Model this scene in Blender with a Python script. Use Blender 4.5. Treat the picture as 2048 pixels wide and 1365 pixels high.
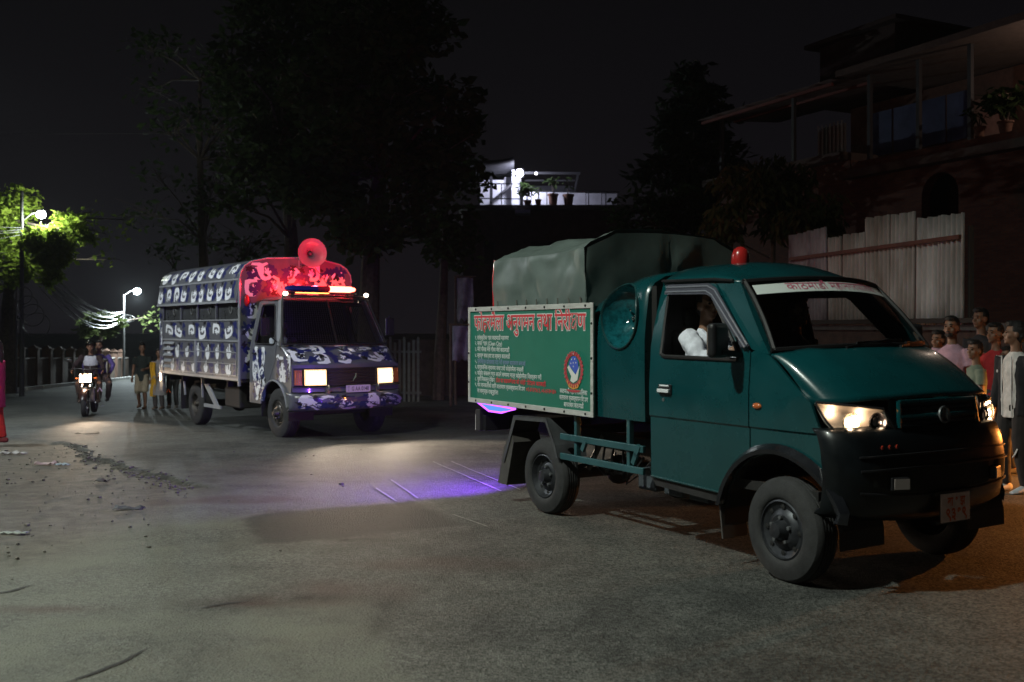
import bpy, bmesh, math, random
from mathutils import Vector, Matrix, noise as mnoise
from mathutils.geometry import tessellate_polygon
for o in list(bpy.data.objects): bpy.data.objects.remove(o)
sc = bpy.context.scene
COL = sc.collection
PI = math.pi
R = math.radians
rnd = random.Random(7)

# ------------------------------------------------------------------ camera
CAMH = 1.55
FPX, CX, CY = 1991.0, 1024.0, 657.0          # focal length and centre measured on the 2048 px photograph
cam = bpy.data.cameras.new('camera'); co = bpy.data.objects.new('camera', cam); COL.objects.link(co)
cam.lens = 36.0*FPX/2048; cam.sensor_width = 36; cam.shift_y = -(682.5-657)/2048
co.location = (0, 0, CAMH); co.rotation_euler = (R(90), 0, 0)
cam.clip_end = 2000; cam.clip_start = 0.05
cam.dof.use_dof = True; cam.dof.focus_distance = 9.5; cam.dof.aperture_fstop = 2.5
sc.camera = co
# ------------------------------------------------------------------ night sky
w = bpy.data.worlds.new('World'); sc.world = w; w.use_nodes = True
nt = w.node_tree; nt.nodes.clear()
tc = nt.nodes.new('ShaderNodeTexCoord'); sx = nt.nodes.new('ShaderNodeSeparateXYZ')
rp = nt.nodes.new('ShaderNodeValToRGB'); bg = nt.nodes.new('ShaderNodeBackground'); wo = nt.nodes.new('ShaderNodeOutputWorld')
nt.links.new(tc.outputs['Generated'], sx.inputs[0]); nt.links.new(sx.outputs['Z'], rp.inputs[0])
rp.color_ramp.elements[0].position = 0.0; rp.color_ramp.elements[0].color = (.0085, .0072, .0095, 1)
rp.color_ramp.elements[1].position = .45; rp.color_ramp.elements[1].color = (.0026, .0026, .0029, 1)
nt.links.new(rp.outputs[0], bg.inputs[0]); nt.links.new(bg.outputs[0], wo.inputs[0]); bg.inputs[1].default_value = 0.66
# ------------------------------------------------------------------ lights (lamps seen in the place)
def lamp(name, kind, loc, power, col, size=.1, direc=None, cone=None, blend=.5, parent=None):
    l = bpy.data.lights.new(name, kind); l.energy = power; l.color = col
    if kind in ('POINT', 'SPOT'): l.shadow_soft_size = size
    if kind == 'SPOT': l.spot_size = R(cone); l.spot_blend = blend
    o = bpy.data.objects.new(name, l); COL.objects.link(o); o.location = loc
    if direc is not None: o.rotation_euler = Vector(direc).to_track_quat('-Z', 'Y').to_euler()
    if parent: o.parent = parent
    return o
LED = (.93, 1.0, .93)
ASSUMED_LAMP_A = (-5.5, 3.0, 9.4)      # tall street lamp assumed left of the photographer
ASSUMED_LAMP_B = (-10.2, 15.0, 6.6)    # street lamp assumed left of the frame
LAMP_C = (-15.7, 33.2, 5.35)   # lamp in the leaves
LAMP_D = (-22.6, 60.0, 3.78)   # lamp on the far pole
LAMP_E = (0.42, 50.0, 9.38)    # terrace lamp
ASSUMED_LAMP_F = (7.0, 9.7, 1.0)     # assumed warm lantern under an added shade, right of the frame
ADDED_LAMP_G = (14.9, 25.0, 8.3)     # unseen bulb added to light the pink wall, under the house roof right of the frame
lamp('lamp_light', 'SPOT', (ASSUMED_LAMP_A[0], ASSUMED_LAMP_A[1], ASSUMED_LAMP_A[2]-.16), 5400, (.92, 1.0, .88), .14, (-.06, .06, -1), 164, .72)
lamp('lamp_light', 'SPOT', (ASSUMED_LAMP_B[0], ASSUMED_LAMP_B[1], ASSUMED_LAMP_B[2]-.16), 2500, (.9, .97, 1), .14, (0, 0, -1), 160, .5)
lamp('lamp_light', 'POINT', (LAMP_C[0], LAMP_C[1], LAMP_C[2]-.16), 680, (.9, 1, .88), .1)
lamp('lamp_light', 'POINT', (LAMP_D[0], LAMP_D[1], LAMP_D[2]-.34), 4200, (.82, .97, 1), .12)
lamp('lamp_light', 'POINT', (LAMP_E[0], LAMP_E[1]+.72, LAMP_E[2]), 520, (.78, .80, 1), .1)
lamp('lamp_light', 'POINT', ASSUMED_LAMP_F, 750, (1, .33, .06), .04)
lamp('lamp_light', 'POINT', ADDED_LAMP_G, 75, (1, .78, .62), .06)
# ------------------------------------------------------------------ exposure
sc.view_settings.view_transform = 'Standard'; sc.view_settings.look = 'None'
sc.view_settings.exposure = 0; sc.view_settings.gamma = 1; sc.view_settings.use_curve_mapping = False
sc.render.engine = 'CYCLES'
sc.cycles.use_denoising = True
try: sc.cycles.denoiser = 'OPENIMAGEDENOISE'
except Exception: pass
sc.cycles.max_bounces = 6; sc.cycles.diffuse_bounces = 3; sc.cycles.volume_bounces = 0
sc.cycles.sample_clamp_indirect = 3.0; sc.cycles.sample_clamp_direct = 0
sc.cycles.caustics_reflective = False; sc.cycles.caustics_refractive = False
sc.cycles.blur_glossy = 1.0

# ------------------------------------------------------------------ terrain helpers
def g(y):
    return -.03*.8*math.log1p(math.exp(min((min(y, 66)-9.5)/.8, 80)))
def gpos(px, py):                      # point of the ground seen at a photo pixel
    y = 20.
    for i in range(120):
        yn = FPX*(CAMH-g(y))/(py-CY); y = .5*y+.5*min(max(yn, 1), 150)
    return Vector(((px-CX)/FPX*y, y, g(y)))
def at(px, py, y): return Vector(((px-CX)/FPX*y, y, CAMH-(py-CY)/FPX*y))

# ------------------------------------------------------------------ materials
_m = {}
def mat(name, col, rough=.6, metal=0., var=.0, scale=6., bump=0., bscale=40., coat=0., spec=.5, emit=None, estr=1., col2=None, stretch=None, detail=5.):
    if name in _m: return _m[name]
    m = bpy.data.materials.new(name); m.use_nodes = True; n = m.node_tree.nodes; L = m.node_tree.links
    p = n['Principled BSDF']; c = tuple(col)+(1,)
    p.inputs['Base Color'].default_value = c; p.inputs['Roughness'].default_value = rough; p.inputs['Metallic'].default_value = metal
    p.inputs['Specular IOR Level'].default_value = spec
    if coat: p.inputs['Coat Weight'].default_value = coat; p.inputs['Coat Roughness'].default_value = .07
    if emit: p.inputs['Emission Color'].default_value = tuple(emit)+(1,); p.inputs['Emission Strength'].default_value = estr
    if var or bump or col2:
        t = n.new('ShaderNodeTexCoord'); mp = n.new('ShaderNodeMapping'); L.new(t.outputs['Object'], mp.inputs[0])
        if stretch: mp.inputs['Scale'].default_value = stretch
        if var or col2:
            nz = n.new('ShaderNodeTexNoise'); nz.inputs['Scale'].default_value = scale; nz.inputs['Detail'].default_value = detail; nz.inputs['Roughness'].default_value = .65
            L.new(mp.outputs[0], nz.inputs['Vector'])
            r = n.new('ShaderNodeValToRGB'); L.new(nz.outputs['Fac'], r.inputs[0])
            r.color_ramp.elements[0].position = .32; r.color_ramp.elements[1].position = .68
            a = col2 if col2 else tuple(x*(1-var) for x in col); b = col if col2 else tuple(min(1, x*(1+var)) for x in col)
            r.color_ramp.elements[0].color = tuple(a)+(1,); r.color_ramp.elements[1].color = tuple(b)+(1,)
            L.new(r.outputs[0], p.inputs['Base Color'])
            mr = n.new('ShaderNodeMapRange'); L.new(nz.outputs['Fac'], mr.inputs[0]); mr.inputs[3].default_value = max(.03, rough-.12); mr.inputs[4].default_value = min(1, rough+.12)
            L.new(mr.outputs[0], p.inputs['Roughness'])
        if bump:
            nb = n.new('ShaderNodeTexNoise'); nb.inputs['Scale'].default_value = bscale; nb.inputs['Detail'].default_value = 4
            L.new(mp.outputs[0], nb.inputs['Vector']); bm_ = n.new('ShaderNodeBump'); bm_.inputs['Strength'].default_value = bump; bm_.inputs['Distance'].default_value = .02
            L.new(nb.outputs['Fac'], bm_.inputs['Height']); L.new(bm_.outputs[0], p.inputs['Normal'])
    _m[name] = m
    return m
def emat(name, col, s):
    if name in _m: return _m[name]
    m = bpy.data.materials.new(name); m.use_nodes = True; n = m.node_tree.nodes; n.clear()
    e = n.new('ShaderNodeEmission'); o = n.new('ShaderNodeOutputMaterial'); m.node_tree.links.new(e.outputs[0], o.inputs[0])
    e.inputs[0].default_value = tuple(col)+(1,); e.inputs[1].default_value = s
    _m[name] = m; return m
def glass(name, tint=(.9, .9, .9), refl=.12, rough=.03):
    if name in _m: return _m[name]
    m = bpy.data.materials.new(name); m.use_nodes = True; n = m.node_tree.nodes; L = m.node_tree.links; n.clear()
    t = n.new('ShaderNodeBsdfTransparent'); t.inputs[0].default_value = tuple(tint)+(1,)
    q = n.new('ShaderNodeBsdfGlossy'); q.inputs['Roughness'].default_value = rough
    f = n.new('ShaderNodeLayerWeight'); f.inputs[0].default_value = .25
    mr = n.new('ShaderNodeMapRange'); L.new(f.outputs['Fresnel'], mr.inputs[0]); mr.inputs[3].default_value = refl*.35; mr.inputs[4].default_value = min(1, refl*4)
    x = n.new('ShaderNodeMixShader'); o = n.new('ShaderNodeOutputMaterial')
    L.new(mr.outputs[0], x.inputs[0]); L.new(t.outputs[0], x.inputs[1]); L.new(q.outputs[0], x.inputs[2]); L.new(x.outputs[0], o.inputs[0])
    _m[name] = m; return m

# ------------------------------------------------------------------ mesh builder
class MB:
    def __init__(s): s.v = []; s.f = []; s.m = []; s.mi = 0
    def add(s, vs, fs):
        b = len(s.v); s.v += [Vector(v) for v in vs]
        for f in fs: s.f.append(tuple(i+b for i in f)); s.m.append(s.mi)
        return s
    def box(s, x0, x1, y0, y1, z0, z1):
        return s.add([(x, y, z) for x in (x0, x1) for y in (y0, y1) for z in (z0, z1)],
                     [(0, 1, 3, 2), (4, 6, 7, 5), (0, 4, 5, 1), (2, 3, 7, 6), (0, 2, 6, 4), (1, 5, 7, 3)])
    def obox(s, c, h, M=None):
        M = M or Matrix.Identity(3); c = Vector(c)
        vs = [c+M @ Vector((x*h[0], y*h[1], z*h[2])) for x in (-1, 1) for y in (-1, 1) for z in (-1, 1)]
        return s.add(vs, [(0, 1, 3, 2), (4, 6, 7, 5), (0, 4, 5, 1), (2, 3, 7, 6), (0, 2, 6, 4), (1, 5, 7, 3)])
    def bar(s, a, b, wd, ht, up=(0, 0, 1)):                       # rectangular bar from a to b
        a = Vector(a); b = Vector(b); d = (b-a); l = d.length; d.normalize(); u = Vector(up)
        sd = d.cross(u)
        if sd.length < 1e-4: sd = d.cross(Vector((1, 0, 0)))
        sd.normalize(); u = sd.cross(d).normalized()
        M = Matrix((d, sd, u)).transposed()
        return s.obox((a+b)/2, (l/2, wd/2, ht/2), M)
    def tube(s, pts, r, n=8, cap=True, side=None):
        pts = [Vector(p) for p in pts]; N = len(pts)
        rs = [r]*N if not isinstance(r, (list, tuple)) else list(r)
        vs = []; prev = None
        for i, p in enumerate(pts):
            d = (pts[min(i+1, N-1)]-pts[max(i-1, 0)])
            if d.length < 1e-7: d = Vector((0, 0, 1))
            d.normalize()
            if side is not None:
                a = Vector(side); a = (a-d*a.dot(d))
                if a.length < 1e-4: a = d.orthogonal()
            elif prev is None: a = d.orthogonal()
            else:
                a = prev-d*prev.dot(d)
                if a.length < 1e-5: a = d.orthogonal()
            a.normalize(); prev = a; b = d.cross(a)
            rr = rs[i]; ra, rb = rr if isinstance(rr, (tuple, list)) else (rr, rr)
            for k in range(n):
                t = 2*PI*k/n; vs.append(p+a*(ra*math.cos(t))+b*(rb*math.sin(t)))
        fs = [(i*n+k, i*n+(k+1) % n, (i+1)*n+(k+1) % n, (i+1)*n+k) for i in range(N-1) for k in range(n)]
        if cap: fs += [tuple(range(n-1, -1, -1)), tuple((N-1)*n+k for k in range(n))]
        return s.add(vs, fs)
    def ball(s, c, r, nu=10, nv=7, M=None):
        c = Vector(c); r = (r, r, r) if not isinstance(r, (tuple, list)) else r; M = M or Matrix.Identity(3)
        vs = [c+M @ Vector((0, 0, -r[2]))]
        for j in range(1, nv):
            ph = -PI/2+PI*j/nv
            for i in range(nu):
                t = 2*PI*i/nu; vs.append(c+M @ Vector((r[0]*math.cos(ph)*math.cos(t), r[1]*math.cos(ph)*math.sin(t), r[2]*math.sin(ph))))
        vs.append(c+M @ Vector((0, 0, r[2])))
        fs = [(0, 1+(i+1) % nu, 1+i) for i in range(nu)]
        for j in range(nv-2):
            for i in range(nu):
                a = 1+j*nu+i; b = 1+j*nu+(i+1) % nu; fs.append((a, b, b+nu, a+nu))
        t = len(vs)-1; fs += [(t, 1+(nv-2)*nu+i, 1+(nv-2)*nu+(i+1) % nu) for i in range(nu)]
        return s.add(vs, fs)
    def lathe(s, prof, c, axis, n=24, flip=False):                # prof: (radius, distance along axis)
        c = Vector(c); d = Vector(axis).normalized(); a = d.orthogonal().normalized(); b = d.cross(a); vs = []
        for (r, h) in prof:
            for k in range(n):
                t = 2*PI*k/n; vs.append(c+d*h+(a*math.cos(t)+b*math.sin(t))*max(r, 1e-4))
        fs = [(i*n+k, i*n+(k+1) % n, (i+1)*n+(k+1) % n, (i+1)*n+k) for i in range(len(prof)-1) for k in range(n)]
        return s.add(vs, fs)
    def grid(s, fn, nu, nv):
        vs = [fn(i/nu, j/nv) for j in range(nv+1) for i in range(nu+1)]
        return s.add(vs, [(j*(nu+1)+i, j*(nu+1)+i+1, (j+1)*(nu+1)+i+1, (j+1)*(nu+1)+i) for j in range(nv) for i in range(nu)])
    def prism(s, poly, fa, fb=None, holes=()):                    # 2-D outline -> slab between mappings fa and fb
        loops = [[Vector((p[0], p[1], 0)) for p in poly]]+[[Vector((p[0], p[1], 0)) for p in h] for h in holes]
        flat = [p for l in loops for p in l]
        tris = tessellate_polygon(loops)
        va = [fa(p.x, p.y) for p in flat]; n = len(flat)
        if fb is None: return s.add(va, [tuple(t) for t in tris])
        vb = [fb(p.x, p.y) for p in flat]
        fs = [tuple(t) for t in tris]+[tuple(n+i for i in reversed(t)) for t in tris]; o = 0
        for l in loops:
            k = len(l)
            for i in range(k): fs.append((o+i, o+(i+1) % k, n+o+(i+1) % k, n+o+i))
            o += k
        return s.add(va+vb, fs)
    def build(s, name, mats, parent=None, smooth=False, bevel=0., loc=None, rot=None, recalc=True, seg=2, angle=35):
        me = bpy.data.meshes.new(name); me.from_pydata([tuple(v) for v in s.v], [], s.f)
        if not isinstance(mats, (list, tuple)): mats = [mats]
        for m in mats: me.materials.append(m)
        if len(mats) > 1: me.polygons.foreach_set('material_index', s.m)
        me.update()
        if recalc:
            b = bmesh.new(); b.from_mesh(me); bmesh.ops.recalc_face_normals(b, faces=b.faces); b.to_mesh(me); b.free()
        if smooth:
            me.polygons.foreach_set('use_smooth', [True]*len(me.polygons))
            try: me.set_sharp_from_angle(angle=R(angle))
            except Exception: pass
        o = bpy.data.objects.new(name, me); COL.objects.link(o)
        if parent: o.parent = parent
        if loc: o.location = loc
        if rot: o.rotation_euler = rot
        if bevel:
            md = o.modifiers.new('bevel', 'BEVEL'); md.width = bevel; md.segments = seg; md.limit_method = 'ANGLE'; md.angle_limit = R(40)
        return o
def tag(o, label=None, cat=None, group=None, kind=None):
    if label: o['label'] = label
    if cat: o['category'] = cat
    if group: o['group'] = group
    if kind: o['kind'] = kind
    return o
def empty(name, loc, rz=0., pitch=0.):
    o = bpy.data.objects.new(name, None); COL.objects.link(o); o.empty_display_size = .1
    o.rotation_mode = 'XYZ'; o.location = loc; o.rotation_euler = (0, pitch, rz); return o
def copy_thing(o, loc, rz, label, group=None):
    c = o.copy(); COL.objects.link(c); c.location = loc; c.rotation_euler.z = rz; c['label'] = label
    if group: c['group'] = group
    def rec(src, dst):
        for ch in src.children:
            k = ch.copy(); COL.objects.link(k); k.parent = dst; rec(ch, k)
    rec(o, c); return c
def text_shape(body, size, offset=0., align='CENTER'):
    """outline of a line of lettering: (verts2d, tris, islands); every island later gets a hair of its own height"""
    c = bpy.data.curves.new('t', 'FONT'); c.body = body; c.size = size; c.offset = offset; c.align_x = align; c.resolution_u = 3
    o = bpy.data.objects.new('t', c); COL.objects.link(o)
    me = bpy.data.meshes.new_from_object(o.evaluated_get(bpy.context.evaluated_depsgraph_get()))
    vs = [(v.co.x, v.co.y) for v in me.vertices]; fs = [tuple(p.vertices) for p in me.polygons]
    bpy.data.objects.remove(o); bpy.data.curves.remove(c); bpy.data.meshes.remove(me)
    pr = list(range(len(vs)))
    def find(i):
        while pr[i] != i: pr[i] = pr[pr[i]]; i = pr[i]
        return i
    for f in fs:
        for k in f[1:]: pr[find(k)] = find(f[0])
    ids = {}; isl = [ids.setdefault(find(i), len(ids)) for i in range(len(vs))]
    return vs, fs, isl
def letter(mb, body, size, fn, offset=0., align='CENTER', sx=1., lift=0., width=None):
    vs, fs, isl = text_shape(body, size, offset, align)
    if not vs: return
    if width:
        w_ = max(v[0] for v in vs)-min(v[0] for v in vs); sx = width/w_
    mb.add([fn(x*sx, y, lift+.00012*(k % 6)) for (x, y), k in zip(vs, isl)], fs)

# ------------------------------------------------------------------ common materials
M = dict(
 rubber=mat('tyre_rubber', (.026, .026, .027), .8, var=.35, scale=14, bump=.15, bscale=90),
 rim=mat('rim_steel', (.045, .048, .055), .45, .6, var=.3, scale=18),
 rim2=mat('worn_rim_steel', (.08, .072, .065), .45, .6, var=.4, scale=16),
 blackp=mat('black_plastic', (.012, .012, .014), .42, var=.3, scale=9),
 dark=mat('dark_underbody', (.014, .013, .013), .7, var=.4, scale=8),
 chrome=mat('chrome', (.75, .75, .75), .12, 1.),
 steel=mat('grey_steel', (.22, .23, .24), .45, .7, var=.3, scale=12),
 teal=mat('teal_paint', (.0015, .050, .057), .28, var=.16, scale=2.5, coat=.8),
 rail=mat('teal_grey_paint', (.025, .085, .095), .4, var=.2, scale=9),
 interior=mat('dark_interior', (.008, .008, .008), .8),
 rubberseal=mat('rubber_seal', (.008, .008, .009), .5),
 amber=mat('amber_lens', (.75, .16, .02), .2, coat=.5),
 redlens=mat('red_lens', (.6, .015, .02), .2, coat=.6),
 white=mat('white_paint', (.78, .78, .76), .4, var=.06, scale=20),
 skin=mat('brown_skin', (.23, .12, .075), .5, var=.10, scale=30),
 hair=mat('black_hair', (.010, .008, .008), .55, var=.4, scale=60, bump=.6, bscale=120),
 wire=mat('cable_sheath', (.10, .10, .10), .5),
 concrete=mat('concrete', (.26, .25, .23), .85, var=.3, scale=5, bump=.2, bscale=30),
 bark=mat('tree_bark', (.085, .065, .05), .9, var=.4, scale=9, bump=.7, bscale=25),
)

# dried road dust on the lower part of the green paint
n = M['teal'].node_tree.nodes; L = M['teal'].node_tree.links; p = n['Principled BSDF']; src = p.inputs['Base Color'].links[0].from_socket
t = n.new('ShaderNodeTexCoord'); s_ = n.new('ShaderNodeSeparateXYZ'); L.new(t.outputs['Object'], s_.inputs[0])
mr = n.new('ShaderNodeMapRange'); L.new(s_.outputs['Z'], mr.inputs[0]); mr.inputs[1].default_value = 1.0; mr.inputs[2].default_value = .42; mr.inputs[3].default_value = 0; mr.inputs[4].default_value = 1
nz = n.new('ShaderNodeTexNoise'); nz.inputs['Scale'].default_value = 5; nz.inputs['Detail'].default_value = 8; nz.inputs['Roughness'].default_value = .7; L.new(t.outputs['Object'], nz.inputs['Vector'])
m1 = n.new('ShaderNodeMath'); m1.operation = 'MULTIPLY'; L.new(mr.outputs[0], m1.inputs[0]); L.new(nz.outputs['Fac'], m1.inputs[1])
nz2 = n.new('ShaderNodeTexNoise'); nz2.inputs['Scale'].default_value = 1.6; nz2.inputs['Detail'].default_value = 9; nz2.inputs['Roughness'].default_value = .75; L.new(t.outputs['Object'], nz2.inputs['Vector'])
m3 = n.new('ShaderNodeMapRange'); L.new(nz2.outputs['Fac'], m3.inputs[0]); m3.inputs[1].default_value = .52; m3.inputs[2].default_value = .80; m3.inputs[3].default_value = 0; m3.inputs[4].default_value = .28
m2 = n.new('ShaderNodeMath'); m2.operation = 'MAXIMUM'; L.new(m1.outputs[0], m2.inputs[0]); L.new(m3.outputs[0], m2.inputs[1])
mx = n.new('ShaderNodeMix'); mx.data_type = 'RGBA'; L.new(m2.outputs[0], mx.inputs[0]); L.new(src, mx.inputs[6]); mx.inputs[7].default_value = (.022, .058, .056, 1); L.new(mx.outputs[2], p.inputs['Base Color'])
cr = n.new('ShaderNodeMapRange'); L.new(m2.outputs[0], cr.inputs[0]); cr.inputs[3].default_value = .8; cr.inputs[4].default_value = .0; L.new(cr.outputs[0], p.inputs['Coat Weight'])
# ------------------------------------------------------------------ road and verge: one sheet, real relief
def sstep(a, b, x):
    t = max(0., min(1., (x-a)/(b-a))); return t*t*(3-2*t)
EDGE = [gpos(*p) for p in ((-420, 862), (-150, 872), (0, 877), (100, 884), (150, 889), (172, 897), (182, 914), (235, 925), (280, 942), (336, 956), (374, 965), (470, 992), (560, 1030))]
EDGE = sorted([(p.x, p.y) for p in EDGE])
def edge_y(x):
    if x <= EDGE[0][0]: return EDGE[0][1]
    for (a, ya), (b, yb) in zip(EDGE, EDGE[1:]):
        if x <= b: return ya+(yb-ya)*(x-a)/(b-a)
    return EDGE[-1][1]
def dirt_mask(x, y):
    e = edge_y(x)+.32*mnoise.noise((x*2.3, y*2.3, 3))+.16*mnoise.noise((x*7, y*7, 9))
    d = e-y
    m = sstep(-.015, .03, d)*(1-sstep(2.6, 5.0, d+1.2*mnoise.noise((x*.5, y*.5, 1))))
    return m*(1-sstep(-3.5, -2.6, x))
def hfun(x, y):
    m = dirt_mask(x, y) if (-14 < x < -2 and 4 < y < 16.5) else 0.
    h = g(y)-.034*m
    if -16 < x < 9 and y < 24:
        h += .010*mnoise.noise((x*.6, y*.6, 0))+.0035*mnoise.noise((x*3, y*3, 2))
        if m > .02: h += m*(.007*mnoise.noise((x*5, y*5, 4))+.005*abs(mnoise.noise((x*16, y*16, 5))))
    return h
def axis(breaks):
    out = []
    for a, b, st in breaks:
        n = max(1, int(round((b-a)/st))); out += [a+(b-a)*i/n for i in range(n)]
    out.append(breaks[-1][1]); return out
gx = axis([(-300, -60, 40), (-60, -16, 4), (-16, -9, .35), (-9, -2.6, .04), (-2.6, .2, .06), (.2, 8, .12), (8, 20, 1.5), (20, 60, 8), (60, 300, 40)])
gy = axis([(-40, -4, 6), (-4, 1.5, .5), (1.5, 6.8, .12), (6.8, 15, .045), (15, 24, .25), (24, 70, 2), (70, 150, 10), (150, 600, 50)])
PQ = [gpos(*p) for p in ((488, 1040), (512, 1030), (700, 1013), (835, 1004), (930, 1050), (780, 1062), (700, 1074), (515, 1088))]
def patch_mask(x, y):
    if not (-3 < x < .6 and 6.5 < y < 9.5): return 0.
    x += .05*mnoise.noise((x*5, y*5, 1)); y += .07*mnoise.noise((x*4, y*4, 5)); ins = False; dm = 9.
    for a, b in zip(PQ, PQ[1:]+PQ[:1]):
        if (a.y > y) != (b.y > y) and x < (b.x-a.x)*(y-a.y)/(b.y-a.y)+a.x: ins = not ins
        t = max(0, min(1, ((x-a.x)*(b.x-a.x)+(y-a.y)*(b.y-a.y))/((b.x-a.x)**2+(b.y-a.y)**2))); dm = min(dm, math.hypot(x-a.x-(b.x-a.x)*t, y-a.y-(b.y-a.y)*t))
    return sstep(-.07, .07, dm if ins else -dm)
vs = []; dirt = []; dust = []; stain = []; patch = []; lip = []
SP_ = [gpos(*p) for p in ((-500, 1252), (200, 1232), (430, 1217), (600, 1197), (738, 1190), (792, 1290), (850, 1420), (900, 1900), (-500, 1900))]
def smooth_patch(x, y):
    x += .08*mnoise.noise((x*3, y*3, 21)); y += .06*mnoise.noise((x*3, y*3, 25)); ins = False; dm = 9.
    for a, b in zip(SP_, SP_[1:]+SP_[:1]):
        if (a.y > y) != (b.y > y) and x < (b.x-a.x)*(y-a.y)/(b.y-a.y)+a.x: ins = not ins
        t = max(0, min(1, ((x-a.x)*(b.x-a.x)+(y-a.y)*(b.y-a.y))/((b.x-a.x)**2+(b.y-a.y)**2+1e-9))); dm = min(dm, math.hypot(x-a.x-(b.x-a.x)*t, y-a.y-(b.y-a.y)*t))
    return .9*sstep(-.05, .10, dm if ins else -dm)
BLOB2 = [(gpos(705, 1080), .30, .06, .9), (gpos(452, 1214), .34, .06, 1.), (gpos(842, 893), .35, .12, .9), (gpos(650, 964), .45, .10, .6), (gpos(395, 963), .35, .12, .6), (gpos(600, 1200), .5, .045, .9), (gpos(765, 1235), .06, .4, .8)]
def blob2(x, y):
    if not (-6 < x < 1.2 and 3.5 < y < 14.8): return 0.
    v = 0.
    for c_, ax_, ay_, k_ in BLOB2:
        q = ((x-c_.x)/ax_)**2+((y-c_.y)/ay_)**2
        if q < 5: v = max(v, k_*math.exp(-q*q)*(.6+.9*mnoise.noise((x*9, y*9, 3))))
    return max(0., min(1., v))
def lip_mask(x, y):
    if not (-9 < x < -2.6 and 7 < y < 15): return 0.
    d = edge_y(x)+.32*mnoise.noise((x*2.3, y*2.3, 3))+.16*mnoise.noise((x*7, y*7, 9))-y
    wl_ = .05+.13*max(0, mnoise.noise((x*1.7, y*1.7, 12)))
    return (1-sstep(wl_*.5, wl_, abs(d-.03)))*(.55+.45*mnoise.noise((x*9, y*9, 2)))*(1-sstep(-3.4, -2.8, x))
BLOB = [(gpos(700, 1185), .42, .30), (gpos(560, 1205), .5, .12), (gpos(450, 1000), .8, .25), (gpos(60, 1222), .4, .08), (gpos(900, 1130), .6, .2)]
for y in gy:
    for x in gx:
        vs.append((x, y, hfun(x, y)))
        m = dirt_mask(x, y) if (-14 < x < -2 and 4 < y < 16.5) else 0.
        dirt.append(m)
        q = sstep(.8, -4.5, x+.9*mnoise.noise((x*.45, y*.45, 7)))*sstep(13.5, 9, y) if x < 3 else 0.
        if x > 4.3 and y > 9.5: q = max(q, sstep(4.3, 5.4, x)*.8)
        if y < 7.6 and -5 < x < 2: q = max(q, smooth_patch(x, y))
        dust.append(q)
        st_ = 0.
        if -5 < x < 2 and 3 < y < 11:
            for c_, ax_, ay_ in BLOB: st_ = max(st_, math.exp(-(((x-c_.x)/ax_)**2+((y-c_.y)/ay_)**2)**2)*(.7+.6*mnoise.noise((x*3, y*3, 6))))
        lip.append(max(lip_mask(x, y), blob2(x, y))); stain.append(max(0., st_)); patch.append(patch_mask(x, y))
nx = len(gx)
me = bpy.data.meshes.new('road')
me.from_pydata(vs, [], [(j*nx+i, j*nx+i+1, (j+1)*nx+i+1, (j+1)*nx+i) for j in range(len(gy)-1) for i in range(nx-1)])
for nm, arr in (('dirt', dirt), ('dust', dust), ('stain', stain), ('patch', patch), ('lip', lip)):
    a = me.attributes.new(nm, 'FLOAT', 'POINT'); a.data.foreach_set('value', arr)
me.polygons.foreach_set('use_smooth', [True]*len(me.polygons)); me.update()
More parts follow.
